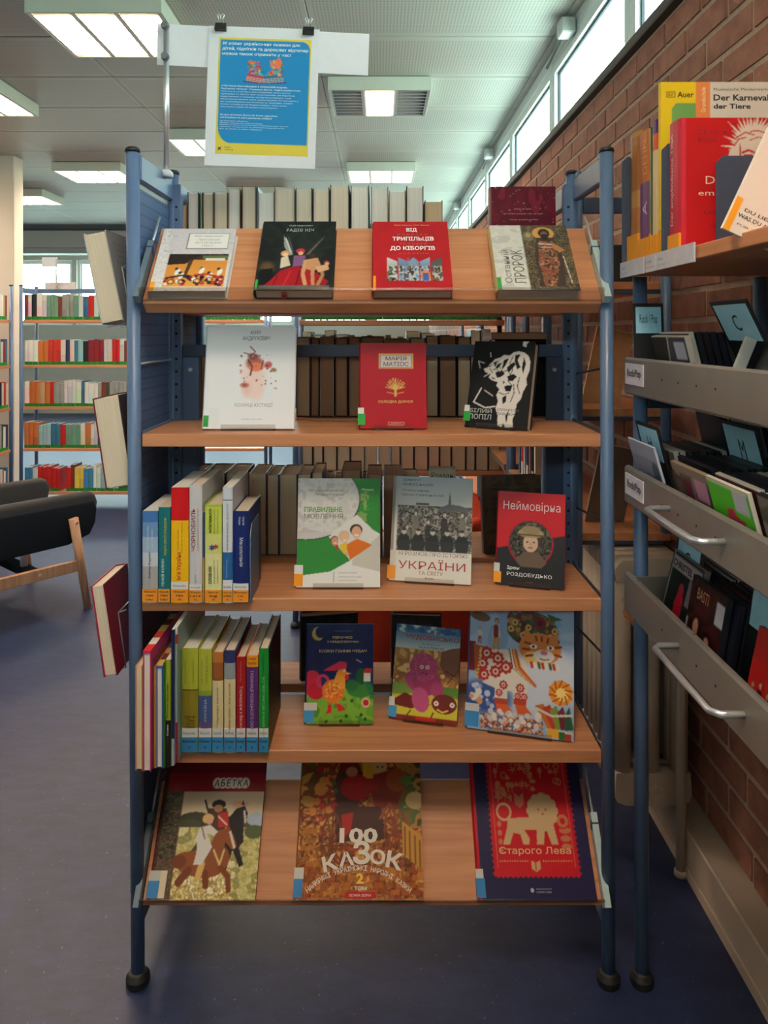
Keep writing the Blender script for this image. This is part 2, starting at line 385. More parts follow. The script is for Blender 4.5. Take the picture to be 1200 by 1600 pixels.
CPM = perf_mat('perforated_ceiling_panel', (196, 200, 190), (146, 148, 141), (.0165, .0165), .0040, ('xy', (.59, .245)))
pm = MB().cbox(-.619, .619, -.294, .294, 0, .012, .003).mesh('ceiling_panel', CPM)
for i in range(8):
    for j in range(20):
        y = -2.9+.6*j+(0); x = .28-1.24*i
        o = bpy.data.objects.new('ceiling_panel', pm); COL.objects.link(o); o.parent = ceil; o.location = (x+.0, y, CEIL)
pm2 = MB().cbox(-.031, .031, -.294, .294, 0, .012, .003).mesh('ceiling_strip', mat((196, 200, 190), .55))
for j in range(20):
    o = bpy.data.objects.new('ceiling_strip', pm2); COL.objects.link(o); o.parent = ceil; o.location = (.933, -2.9+.6*j, CEIL)

# walls (plaster) left, back, front
PLASTER = mat((214, 208, 198), .8, 0, .03, 4)
struct(MB().box(XL-.2, XL, YF, YB, 0, CEIL).build('wall_left', PLASTER))
wf = MB().box(XL, 1.1, YF-.2, YF, 0, 2.35).box(XL, 1.1, YF-.2, YF, 2.8, CEIL)
added_wins = [(-6.2+1.3*i, -6.2+1.3*i+1.22) for i in range(5)]; xs = [XL]+[v for w_ in added_wins for v in w_]+[1.1]  # openings for unseen windows, added to light the shelf fronts
for a, b_ in zip(xs[::2], xs[1::2]): wf.box(a, b_, YF-.2, YF, 2.35, 2.8)
struct(wf.build('wall_front', PLASTER))
wb = MB(); wins = [(-6.6+1.3*i, -6.6+1.3*i+1.22) for i in range(6)]
zb0, zb1 = 1.55, 2.69
wb.box(XL, 1.1, YB, YB+.2, 0, zb0); wb.box(XL, 1.1, YB, YB+.2, zb1, CEIL)
xs = [XL]+[v for w_ in wins for v in w_]+[1.1]
for a, b_ in zip(xs[::2], xs[1::2]): wb.box(a, b_, YB, YB+.2, zb0, zb1)
struct(wb.build('wall_back', PLASTER))
FRAMEW = mat((232, 236, 234), .4, 0, .02)
wn = [0]
def win(axis, a0, a1, pos, z0, z1, mull=()):
    wn[0] += 1; nm = 'window_%d' % wn[0]; f = .055
    def B(mb, u0, u1, q0, q1, d0, d1):
        if axis == 'x': mb.box(u0, u1, pos+d0, pos+d1, q0, q1)
        else: mb.box(pos+d0, pos+d1, u0, u1, q0, q1)
    mb = MB(); B(mb, a0, a1, z0, z0+f, 0, .07); B(mb, a0, a1, z1-f, z1, 0, .07); B(mb, a0, a0+f, z0+f, z1-f, 0, .07); B(mb, a1-f, a1, z0+f, z1-f, 0, .07)
    for u in mull: B(mb, u-.03, u+.03, z0+f, z1-f, 0, .07)
    w_ = struct(mb.build(nm, FRAMEW)); g = MB(); B(g, a0+f, a1-f, z0+f, z1-f, .03, .036); g.build('pane', GLASS, w_)
    s_ = MB(); e = .012
    for q in ((a0+f, a0+f+e, z0+f, z1-f), (a1-f-e, a1-f, z0+f, z1-f), (a0+f+e, a1-f-e, z0+f, z0+f+e), (a0+f+e, a1-f-e, z1-f-e, z1-f)): B(s_, q[0], q[1], q[2], q[3], .02, .03)
    s_.build('gasket', mat((60, 74, 84), .6), w_)
    return w_
for a, b_ in wins: win('x', a, b_, YB+.05, zb0, zb1)
for a, b_ in added_wins: win('x', a, b_, YF-.12, 2.35, 2.8)  # windows added behind the camera for front daylight

# right wall: brick below the clerestory
ZS = 2.372
MORT = mat((186, 158, 138), .9, 0, .12, 50, bump=.3)
wr = struct(MB().box(XR+.0045, 1.12, YF, YB, 0, ZS).build('wall_right', MORT))
def brick_mat():
    m, nt, b = newmat('brick'); b.inputs['Roughness'].default_value = .85
    t = nt.nodes.new('ShaderNodeTexCoord'); g = nt.nodes.new('ShaderNodeNewGeometry')
    n = nt.nodes.new('ShaderNodeTexNoise'); n.inputs['Scale'].default_value = 14; n.inputs['Detail'].default_value = 7; n.inputs['Roughness'].default_value = .7
    nt.links.new(g.outputs['Position'], n.inputs['Vector'])
    r = nt.nodes.new('ShaderNodeValToRGB'); e = r.color_ramp.elements; e[0].position = .3; e[0].color = L3((130, 80, 64))+(1,); e[1].position = .7; e[1].color = L3((176, 118, 96))+(1,)
    nt.links.new(n.outputs['Fac'], r.inputs[0]); hs = nt.nodes.new('ShaderNodeHueSaturation'); mr = nt.nodes.new('ShaderNodeMapRange'); mr.inputs[3].default_value = .8; mr.inputs[4].default_value = 1.15
    nt.links.new(g.outputs['Random Per Island'], mr.inputs[0]); nt.links.new(mr.outputs[0], hs.inputs['Value']); nt.links.new(r.outputs[0], hs.inputs['Color']); nt.links.new(hs.outputs[0], b.inputs['Base Color'])
    bp = nt.nodes.new('ShaderNodeBump'); bp.inputs['Strength'].default_value = .5; bp.inputs['Distance'].default_value = .004; nt.links.new(n.outputs['Fac'], bp.inputs['Height']); nt.links.new(bp.outputs[0], b.inputs['Normal'])
    return m
BRICK = brick_mat(); R = random.Random(3)
def rough_brick(seed, mb=None, y=0, z=0, l=.239):
    q = random.Random(seed); j = lambda a: q.uniform(-a, a); b_ = .003
    mb = mb or MB(); x0 = XR+j(.0015); hh = .0715
    outer = [(XR+.016, y, z), (XR+.016, y+l, z), (XR+.016, y+l, z+hh), (XR+.016, y, z+hh)]
    inner = [(x0, y+b_+j(.001), z+b_+j(.001)), (x0, y+l-b_+j(.001), z+b_+j(.001)), (x0, y+l-b_+j(.001), z+hh-b_+j(.001)), (x0, y+b_+j(.001), z+hh-b_+j(.001))]
    return mb.add(outer+inner, [(0, 1, 5, 4), (1, 2, 6, 5), (2, 3, 7, 6), (3, 0, 4, 7), (4, 5, 6, 7), (3, 2, 1, 0)])
var = []
for k in range(6):
    me = rough_brick(k).mesh('brick', BRICK); var.append(me)
rest = MB(); cnt = 0
for row in range(28):
    z = .04+row*.0833; off = (row % 2)*.125+(.03 if row % 3 == 0 else 0)
    for i in range(-16, 46):
        y = i*.25+off
        if y+.239 > YB: continue
        near = -.25 <= y <= 2.15
        if near and cnt < 296:
            o = bpy.data.objects.new('brick', var[R.randrange(6)]); COL.objects.link(o); o.parent = wr; o.location = (0, y, z); cnt += 1
        elif y > YF: rough_brick(R.randrange(999), rest, y, z)
o = rest.build('brickwork', BRICK, wr); o['kind'] = 'stuff'
struct(MB().cbox(.845, 1.12, YF, YB, ZS, ZS+.035, .004).build('trim_1', mat((58, 46, 40), .6)))
struct(MB().cbox(.94, 1.02, YF, YB, CEIL-.075, CEIL, .004).build('trim_2', FRAMEW))
wins_r = []
for k in range(-4, 8):
    a = 1.165+1.25*k
    if a+1.25 > YB or a < YF: continue
    win('y', a+.004, a+1.246, .94, ZS+.036, CEIL-.076); wins_r.append((a, a+1.25))
# dark curtain-track brackets between the windows and the ceiling
for k, y in enumerate((1.95, 4.45, 6.95)):
    t_ = thing('window_opener', ['grey window opener arm up under the ceiling, nearest of the row', 'grey window opener under the ceiling, middle one along the windows', 'grey window opener under the ceiling, farthest along the windows'][k], 'window opener', (.90, y, CEIL-.02), 'window openers under the ceiling')
    MB().cbox(-.035, .035, -.05, .05, -.075, -.0, .006).build('housing', mat((190, 194, 190), .4), t_)
    MB().tube([(0, .05, -.04), (.02, .5, -.05)], .008, 8).build('arm', mat((90, 88, 84), .4), t_)
# pipe channel along the brick wall and upright pipe
struct(MB().cbox(.80, XR+.011, YF, 9, 0.0, .122, .004).cbox(.796, .80, YF, 9, .0, .03, .001).build('baseboard_right', mat((206, 184, 164), .5, 0, .03, 8)))
struct(MB().cbox(XL, XR, YB-2.0, YB-1.6, 2.68, CEIL, .004).build('trim_3', mat((210, 206, 200), .6)))
struct(MB().cbox(XL, XR, YB-1.95, YB-1.65, 2.60, 2.68, .004).build('trim_4', mat((190, 188, 184), .6)))
# column at the left, behind the far bookcases
struct(MB().cbox(-3.9, -3.12, 4.73, 4.90, 0, CEIL, .006).build('trim_5', mat((226, 214, 198), .7, 0, .02, 4)))

# unseen panel added behind the camera to keep front daylight off the lower shelves
struct(MB().cbox(-2.7, .50, -2.56, -2.46, 0, 1.78, .01).build('added_light_block', PLASTER))
# outside: trees seen through the clerestory
LEAF = mat((176, 200, 150), .8, 0, .2, 6)
tri = 0
for k, (tx_, ty, tz, r_) in enumerate(((6.5, 4, 3.6, 2.4), (7.5, 9.5, 4.0, 2.8), (6, 14.5, 3.4, 2.2), (8, 20, 4.2, 3.0))):
    t_ = thing('tree', ['pale green tree outside the nearest windows', 'pale green tree outside beyond the second window', 'low green tree outside the farther windows', 'large green tree outside at the far end of the windows'][k], 'tree', (tx_, ty, 0), 'trees outside the windows')
    MB().tube([(0, 0, -2), (.1, .1, 1), (0, .2, tz)], [.25, .2, .08], 8).build('trunk', mat((92, 74, 58), .9), t_)
    mb = MB(); q = random.Random(k)
    for _ in range(900):
        v = Vector((q.gauss(0, 1), q.gauss(0, 1), q.gauss(0, 1))).normalized()*r_*q.uniform(.45, 1); p = v+Vector((0, 0, tz)); a = Vector((q.uniform(-1, 1), q.uniform(-1, 1), q.uniform(-1, 1))).normalized()*.16; b_ = a.orthogonal().normalized()*.09
        mb.add([p-a, p+b_, p+a, p-b_], [(0, 1, 2, 3)])
    o = mb.build('foliage', LEAF, t_); o['kind'] = 'stuff'

# ---------------------------------------------------------------- ceiling fixtures
HOUS = mat((206, 210, 196), .5, 0, .03, 10); BLADE = mat((240, 232, 220), .35, 0, .02); BLADE_OFF = mat((150, 152, 156), .35, 0, .02)
def emit(name, c, s):
    m = bpy.data.materials.new(name); m.use_nodes = True; n = m.node_tree; b = n.nodes['Principled BSDF']; b.inputs['Base Color'].default_value = (1, 1, 1, 1)
    b.inputs['Emission Color'].default_value = tuple(c)+(1,); b.inputs['Emission Strength'].default_value = s; return m
TUBE = emit('lit_tube', (1.0, .86, .70), 4.0)
def fixture(cx, d, label, lit=(1, 1, 1), power=1.0):
    y0 = CY+d; t_ = thing('ceiling_light', label, 'ceiling light', (cx, y0+.28, 2.85), 'louvred ceiling lights'); hx = .308; hy = .275; T = .08
    mb = MB()
    for q in ((-hx, -hx+.012, -hy, hy), (hx-.012, hx, -hy, hy), (-hx+.012, hx-.012, -hy, -hy+.012), (-hx+.012, hx-.012, hy-.012, hy)): mb.cbox(q[0], q[1], q[2], q[3], 0, T, .0015)
    mb.box(-hx+.012, hx-.012, -hy+.012, hy-.012, T-.006, T); mb.build('housing', HOUS, t_)
    wc = (2*hx-.024)/3
    for c in range(3):
        x0 = -hx+.012+wc*c; on = lit[c]; lv = MB()
        lv.prism([(x0+.001, .002), (x0+.012, .002), (x0+.003, .05), (x0+.001, .05)], -hy+.013, hy-.013, 'y'); lv.prism([(x0+wc-.001, .002), (x0+wc-.012, .002), (x0+wc-.003, .05), (x0+wc-.001, .05)], -hy+.013, hy-.013, 'y')
        for k in range(9):
            yy = -hy+.03+k*(2*hy-.06)/8; lv.prism([(yy-.004, .002), (yy+.004, .002), (yy, .04)], x0+.012, x0+wc-.012, 'x')
        lv.build('louvre', BLADE if on else BLADE_OFF, t_)
        tb = MB().tube([(x0+wc/2, -hy+.03, .058), (x0+wc/2, hy-.03, .058)], .013, 10); tb.build('lamp_tube', TUBE if on else mat((190, 192, 196), .3), t_, True)
    n = sum(lit)
    if power > 0 and n:
        L = bpy.data.lights.new('lamp_glow', 'AREA'); L.shape = 'RECTANGLE'; L.size = (.54 if n == 3 else .17); L.size_y = .5; L.energy = LAMP_W*power*n/3; L.color = LAMP_C
        lo = bpy.data.objects.new('lamp_glow', L); COL.objects.link(lo); lo.parent = t_; lo.location = (0, 0, .044)
    return t_
fixture(-1.283, 3.325, 'large lit louvred ceiling light at the upper left, nearest the white sign board', (1, 1, 1), 1.0)
fixture(.005, 4.384, 'ceiling light with only its middle lamp lit, right of the poster', (0, 1, 0))
fixture(-2.57, 4.384, 'lit ceiling light cut by the left edge of the picture')
fixture(-1.28, 5.5, 'lit ceiling light hidden behind the poster')
fixture(.02, 6.58, 'small lit ceiling light just above the row of pale books')
fixture(-2.60, 6.58, 'lit ceiling light just left of the blue bookcase post')
fixture(-1.28, 7.7, 'far lit ceiling light behind the tall pale books')
fixture(-3.85, 7.8, 'small far lit ceiling light beside the white column')
fixture(-5.2, 6.58, 'lit ceiling light far out on the left side of the room')
fixture(-2.6, 9.0, 'farthest lit ceiling light before the ceiling beam')
fixture(-3.85, 5.5, 'lit ceiling light left of the column')
fixture(-3.85, 3.3, 'lit ceiling light over the reading area on the left')
fixture(-2.57, 2.2, 'lit ceiling light over the left aisle', (1, 1, 1), .7)
fixture(-3.85, 1.1, 'lit ceiling light left of the camera place', (1, 1, 1), .3)
fixture(0.0, 0.03, 'lit ceiling light over the camera place', (1, 1, 1), 1.25)
fixture(-1.28, -1.05, 'lit ceiling light behind the camera place', (1, 1, 1), .3)

if PORTAL:
    def portal(name, loc, rot, sx, sy):
        L = bpy.data.lights.new(name, 'AREA'); L.shape = 'RECTANGLE'; L.size = sx; L.size_y = sy; L.cycles.is_portal = True
        o = bpy.data.objects.new(name, L); COL.objects.link(o); o.location = loc; o.rotation_euler = rot
    portal('daylight_portal', (1.06, (wins_r[0][0]+wins_r[-1][1])/2, (ZS+CEIL)/2), (0, math.radians(90), 0), CEIL-ZS-.05, wins_r[-1][1]-wins_r[0][0])
    portal('daylight_portal', (-3.0, YF-.22, 2.575), (math.radians(90), 0, 0), 6.5, .45)  # portal at the added front windows
    portal('daylight_portal', (-2.8, YB+.22, (zb0+zb1)/2), (math.radians(-90), 0, 0), 7.8, zb1-zb0)
# ================================================================ MAIN BOOKCASE (double-sided)
XPL, XPR = -.532, .499
bc = thing('bookcase', 'blue steel double-sided bookcase with five beech display shelves in the centre', 'bookcase', (0, 0, 0))
PERF = perf_mat('perforated_blue_panel', (76, 102, 140), (30, 42, 66), (.0125, .0245), .0028, ('yz', None))
def post(parent, x, y, z0, z1, lean=(0, 0), r=.0145, foot=True, cap=True, m=None):
    mb = MB().tube([(x+lean[0], y, z0+.018 if foot else z0), (x, y, z1)], r, 20); p = mb.build('post', m or BLUE, parent, True)
    if foot: MB().lathe([(.024, 0), (.0255, .006), (.0255, .016), (.019, .026), (.012, .03)], x+lean[0], y, 24).build('foot', BLACK, p)
    if cap: MB().lathe([(r+.0015, z1-.006), (r+.0015, z1+.001), (r-.003, z1+.005)], x, y, 18).build('post_cap', BLACK, p, True)
    return p
HOLE = mat((14, 18, 28), .8)
for sx, X, ln in ((1, XPL, .012), (-1, XPR, .004)):
    post(bc, X-.004, 0, 0, 1.812, (ln, 0)); post(bc, X+.008*sx, .275, 0, 1.822); post(bc, X+.008*sx, .56, 0, 1.812)
    # perforated upright strips beside the middle post
    st = MB().cbox(X+.020*sx-.011, X+.020*sx+.011, .262, .285, .06, 1.79, .002).build('slotted_strip', BLUE, bc)
    h = MB()
    for k in range(52): h.tube([(X+.020*sx, .2625, .1+k*.032), (X+.020*sx, .2612, .1+k*.032)], .0034, 8)
    h.build('slot_row', HOLE, st)
    for y0, y1 in ((.012, .262), (.29, .548)):
        MB().cbox(X-.008, X+.012, y0, y1, 1.748, 1.804, .003).build('top_rail', BLUE, bc)
        MB().cbox(X-.004, X+.008, y0, y1, .10, .15, .003).build('bottom_rail', BLUE, bc)
    for y_ in (.035, .225, .33, .51):
        MB().cbox(X-.010, X-.002, y_-.012, y_+.012, 1.80, 1.814, .002).build('rail_clip', BLUE, bc)
    if sx == 1:
        for z0, z1 in ((.155, 1.345), (1.348, 1.735)):
            MB().cbox(X-.003, X+.001, .014, .262, z0, z1, .001).build('side_panel', PERF, bc)
        MB().cbox(X-.003, X+.001, .29, .548, .155, 1.735, .001).build('side_panel', PERF, bc)
        MB().tube([(X+.006, .0, 1.346), (X+.006, .27, 1.346)], .003, 8).build('panel_rod', CHROME, bc, True)
    else:
        for z_ in (1.34, 1.0, .7):
            MB().tube([(X+.002, .0, z_), (X+.002, .27, z_-.03)], .0025, 8).build('side_rod', mat((60, 60, 66), .4, .5), bc, True)
MB().cbox(XPL+.3, XPL+.325, .46, .55, 1.752, 1.79, .001).build('paper_tag', mat((225, 232, 236), .6), bc).location = (-.298, -.06, 0)
# back frames of the middle plane: crossbars and vertical plates
for z0, z1, y0 in ((1.352, 1.384, .279), (.40, .432, .279)):
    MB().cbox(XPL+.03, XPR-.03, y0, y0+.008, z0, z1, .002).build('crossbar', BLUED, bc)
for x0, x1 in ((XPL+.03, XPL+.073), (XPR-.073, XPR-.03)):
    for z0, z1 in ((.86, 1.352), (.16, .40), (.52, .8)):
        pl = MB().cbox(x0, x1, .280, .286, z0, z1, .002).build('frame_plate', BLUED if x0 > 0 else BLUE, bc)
    MB().tube([((x0+x1)/2, .28, 1.32), ((x0+x1)/2, .274, 1.32)], .005, 10).build('screw', CHROME, bc, True)

SX0, SX1 = -.5155, .4845
Z2, Z3, Z4 = 1.194, .836, .506
for z, n in ((Z2, 0), (Z3, 0), (Z4, 0)):
    MB().cbox(SX0, SX1, 0, .25, z-.028, z, .0015).build('shelf', WOOD, bc)
# rear shelves
RZ = {'top': 1.483, 2: Z2, 3: Z3, 4: .512}
for k, z in RZ.items():
    d1 = .42 if k == 4 else .545
    MB().cbox(SX0, SX1, .292, d1, z-.022, z, .0015).build('shelf', WOOD, bc)
for side, sx in ((SX0-.003, 1), (SX1+.001, -1)):
    for z in (Z2, Z3, Z4):
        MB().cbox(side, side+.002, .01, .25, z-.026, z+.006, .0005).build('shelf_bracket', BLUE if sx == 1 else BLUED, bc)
# sloping display shelves (top and bottom)
SU = Vector((0, .634, .773)); SN = Vector((0, -.773, .634))
TOPO = Vector((0, -.012, 1.486)); BOTO = Vector((0, -.012, .187))
LIP = clear_mat('clear_lip', (.86, .83, .80), .2, .06)
for O, h2, tall in ((TOPO, .028, .004), (BOTO, .020, .002)):
    y, z = O.y, O.z; L_ = .224; ty, tz = y+SU.y*L_, z+SU.z*L_
    MB().prism([(y, z), (y, z-.009), (y+.004, z-.0115), (y+.024, z-h2), (ty+.018, tz-.020), (ty+.016, tz-.004), (ty+.006, tz), (ty, tz)], SX0+.006, SX1-.004, 'x').build('shelf', WOOD, bc)
    lp = MB(); a = O+SN*.034
    lp.prism([(y-.001, z-.001), (a.y, a.z), (a.y+SU.y*tall, a.z+SU.z*tall), (a.y+SU.y*tall-.0016, a.z+SU.z*tall-.001), (a.y-.0016, a.z-.003), (y-.001, z-.004)], SX0+.004, SX1-.004, 'x')
    lp.build('clear_lip', LIP, bc)
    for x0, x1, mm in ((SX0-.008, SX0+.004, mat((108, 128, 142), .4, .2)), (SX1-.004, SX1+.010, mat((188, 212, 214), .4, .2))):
        q0 = O-SU*.012+SN*.002; q1 = O+SU*.16+SN*.002; q2 = q1+SN*.022; q3 = q0+SN*.022
        br = MB().prism([(q0.y, q0.z), (q1.y, q1.z), (q2.y, q2.z), (q3.y, q3.z)], x0, x1, 'x').build('display_bracket', mm, bc)
        s0 = O+SU*.135+SN*.012; s1 = O+SU*.25+SN*.012; xm = (x0+x1)/2
        MB().tube([(xm, s0.y, s0.z), (xm, s1.y, s1.z)], .003, 8).build('support_rod', CHROME, br, True)
        MB().cbox(xm-.008, xm+.008, s0.y-.008, s0.y+.004, s0.z-.008, s0.z+.012, .001).build('rod_clip', BLUED, br)

# ---------------------------------------------------------------- sign pole, board, poster, clips
DS = 1.80; PX_ = (260-VX)*DS/F
t_ = thing('sign_stand', 'chrome pole on top of the bookcase carrying a long white sign board', 'sign stand', (PX_, CY+DS, 0))
zb = px(260, 270, DS).z; zt = px(260, 38, DS).z
MB().tube([(0, 0, zb), (0, 0, zt)], .0068, 14).build('pole', CHROME, t_, True)
MB().lathe([(.013, zb-.012), (.016, zb-.008), (.016, zb), (.010, zb+.006)], 0, 0, 18).build('pole_collar', mat((214, 216, 218), .4), t_, True)
SBM = mat((238, 240, 246), .35, 0, .01)
a = [px(246, 37, DS+.008), px(577, 53, DS+.008), px(575, 118, DS+.008), px(245, 101, DS+.008)]
o_ = Vector((PX_, CY+DS, 0)); bd = MB(); f4 = [p-o_ for p in (a[3], a[2], a[1], a[0])]
bd.add([p for p in f4]+[p+Vector((0, .0035, 0)) for p in f4], [(0, 1, 2, 3), (7, 6, 5, 4), (0, 4, 5, 1), (1, 5, 6, 2), (2, 6, 7, 3), (3, 7, 4, 0)]).build('sign_board', SBM, t_)
for yy in (43, 91):
    k = px(258, yy, DS)-o_; MB().tube([(0, k.y-.020, k.z), (0, k.y-.008, k.z)], [.008, .010], 14).build('clamp_knob', mat((110, 114, 120), .35, .6), t_, True)
# poster
dP = DS+.004; P0 = px(319, 258, dP); P1 = px(492, 264, dP); PT = px(322, 40, dP)
xw = (P1-P0); hh = (PT-P0).length; u_ = Vector((-xw.z, 0, xw.x)).normalized(); M = frame(P0, xw, u_, None); w_ = xw.length
po = thing('poster', 'white laminated sheet with blue and yellow poster clipped to the sign board', 'poster', M)
PW, PH = w_, hh
sh = MB().box(0, PW, 0, .0012, 0, PH).build('sheet', WHITE, po)
ar = Art(PW*.835, PH*.835, (236, 214, 84), .001)
ar.put(ar.region(.02, .018, .985, .905), (34, 138, 200)); 
m_ = ar.region(.02, .77, .16, .905) & (((ar.U-.16)/.14)**2+((ar.V-.77)/.135)**2 > 1); ar.put(m_, (236, 214, 84))
m_ = ar.region(.90, .018, .985, .08) & (((ar.U-.90)/.085)**2+((ar.V-.085)/.067)**2 > 1) & (ar.V < .085); ar.put(m_, (236, 214, 84))
ar.poly([(.32, .30), (.50, .325), (.50, .375), (.30, .36)], (190, 70, 90)); ar.poly([(.50, .325), (.70, .30), (.72, .36), (.50, .375)], (60, 110, 150))
for v in (.33, .345, .36): ar.line([(.31, v), (.5, v+.02), (.71, v)], .006, (225, 215, 200))
ar.line([(.28, .372), (.5, .385), (.74, .372)], .012, (90, 60, 100))
ar.poly([(.33, .29), (.42, .27), (.5, .32)], (120, 190, 180)); ar.poly([(.70, .29), (.60, .26), (.5, .32)], (90, 170, 160))
ar.blobs(.33, .20, .46, .31, 60, .006, .018, [(230, 120, 60), (210, 60, 90), (240, 180, 60), (90, 160, 80), (130, 90, 170)], 3)
ar.blobs(.56, .19, .70, .31, 60, .006, .018, [(240, 130, 70), (220, 70, 80), (250, 170, 90), (70, 150, 110), (70, 120, 180)], 4)
ar.poly([(.60, .24), (.63, .17), (.66, .16), (.69, .20), (.66, .26)], (240, 130, 90))
pr = ar.build('poster_print', sh, PAPERPRINT, -.0003, PW*.095, PH*.085)
def PL(s, u0, v0, u1, v1, c=(240, 246, 250), bold=.0, keep=False): letter(sh, s, PW*.095+u0*ar.w, PH*.085+ar.h*(1-v1), PW*.095+u1*ar.w, PH*.085+ar.h*(1-v0), c, bold, y=-.0007, keep=keep)
PL('30 нових українських книжок для', .04, .035, .88, .068, bold=.02); PL('дітей, підлітків та дорослих відтепер', .04, .078, .97, .112, bold=.02); PL('можна також отримати у нас!', .04, .125, .78, .155, bold=.02)
PL('«Частинка Батьківщини в книжковій формі».', .04, .405, .76, .425, bold=.02); PL('Підтримка читання - Гендерна Деста - Книги українською', .04, .43, .90, .448, bold=.015)
for i, s_ in enumerate(('Після того як у січні 2022 р. було повідомлено, десять дитячих,', 'підліткових та, просто, книг запропоновано. Вигляньте ми', 'представляємо в головному закладі міста Гамбурга. А для', 'бібліотеки ви можете також знайти видання, які проходять у', 'нас та рекомендуємо вам, актуальних інформаційних сторінок', 'проєкту та перед вашим Фондом Гамбурга. «Книги дітям»', 'прихильність України. Ви знайдете та насолодіться.')): PL(s_, .04, .455+i*.022, (.80, .84, .80, .88, .82, .76, .66)[i], .470+i*.022)
PL('30 neue ukrainische Bücher für Kinder, Jugendliche', .04, .655, .66, .672, bold=.015); PL('und Erwachsene ab sofort auch bei uns erhältlich!', .04, .677, .60, .692, bold=.015)
for i, s_ in enumerate(('«Ein Stück Heimat in Buchform»', 'Wir fördern - Unterstützt durch - Bücher auf Ukrainisch', 'Nachdem im Januar die Bücherhallen vorgestellt wurden, konnten', 'auch Kinder- und Jugendbücher für Bibliotheken bereitgestellt werden', 'zur Ausleihe in allen Häusern.')): PL(s_, .04, .710+i*.017, (.34, .50, .78, .74, .50)[i], .720+i*.017)
PL('Stiftung', .10, .955, .19, .97, (40, 60, 90)); PL('Hamburg', .10, .935, .17, .948, (40, 60, 90))
lg = MB().prism([(.0, .0), (.005, .004), (.010, .001), (.006, .006), (.009, .011), (.004, .008), (-.001, .010), (.002, .005)], -.0006, 0, 'y', (40, 80, 130)).build('logo', PRINT, sh); lg.location = (PW*.095+.006, -.0003, PH*.085+.007)
for k, xx in enumerate((347-2, 482)):
    yy = 43 if k == 0 else 49
    c_ = px(xx, yy, dP-.003); M2 = Matrix.Translation(c_) @ Matrix.Rotation(math.radians(2.6), 4, 'Y')
    cl = thing('binder_clip', ['black binder clip at the top left of the poster', 'black binder clip at the top right of the poster'][k], 'clip', M2, 'binder clips on the poster')
    MB().prism([(-.009, 0), (.014, 0), (.010, .012), (.004, .020), (.001, .020), (-.005, .012)], -.0135, .0135, 'x').build('clip_body', BLACK, cl).location = (0, 0, -.008)
    for s_ in (-1, 1):
        MB().tube([(s_*.007, -.003, .010), (s_*.005, -.006, .020), (s_*.009, -.007, .027), (s_*.004, -.007, .031), (s_*.001, -.006, .026), (s_*.003, -.003, .012)], .0009, 6).build('wire_handle', CHROME, cl, True)

# ---------------------------------------------------------------- face-out books: placement helpers
def slope_fit(O, T, bl, br, tl, tr):
    N = SN; P = O+SN*T; a, b_, c_, d = [hit(p[0], p[1], P, N) for p in (bl, br, tl, tr)]
    u = lambda p: (p-O).dot(SU)
    w = ((b_-a).length+(d-c_).length)/2; h = ((c_-a).length+(d-b_).length)/2
    xm = (a.x+b_.x+c_.x+d.x)/4; rl = math.atan2(((c_+d)/2-(a+b_)/2).x, h)
    return xm, w, h, rl
def on_slope(label, O, T, bl, br, tl, tr, cover_c, art_fn, h=None, **kw):
    xm, w, hh_, rl = slope_fit(O, T, bl, br, tl, tr); h = h or hh_
    xb = (hit(bl[0], bl[1], O+SN*T, SN).x+hit(br[0], br[1], O+SN*T, SN).x)/2
    o = O+SN*T+Vector((xb-w/2, 0, 0))+SU*.0005
    M = frame(o, (1, 0, 0), SU, None)
    art = art_fn(w, h) if art_fn else None
    return book_front(label, M, w, h, T, cover_c, art, **kw)+(w, h)
def on_shelf(label, zs, yc, bl, br, tl, tr, T, lean, yaw, cover_c, art_fn, h=None, lift=.004, roll=0, **kw):
    """stands on a shelf, bottom front edge centre at depth yc, leaning back"""
    xc = ((bl[0]+br[0])/2-VX)*(yc-CY)/F; ya = math.radians(yaw); le = math.radians(lean)
    xd = Vector((math.cos(ya), math.sin(ya), 0)); bk = Vector((-math.sin(ya), math.cos(ya), 0)); up = bk*math.sin(le)+Vector((0, 0, math.cos(le)))
    c0 = Vector((xc, yc, zs+lift)); N = xd.cross(up)
    A = hit(bl[0], bl[1], c0, N); B_ = hit(br[0], br[1], c0, N); w = abs((B_-A).dot(xd)); C_ = hit((tl[0]+tr[0])/2, (tl[1]+tr[1])/2, c0, N); h = h or (C_-c0).dot(up)
    if roll:
        r_ = Matrix.Rotation(math.radians(roll), 3, N); xd = r_ @ xd; up = r_ @ up
    o = c0-xd*w/2
    if roll: o.z += w/2*abs(xd.z)
    art = art_fn(w, h) if art_fn else None
    b, cv = book_front(label, frame(o, xd, up, None), w, h, T, cover_c, art, **kw)
    return b, cv, w, h, (c0, xd, bk, up)
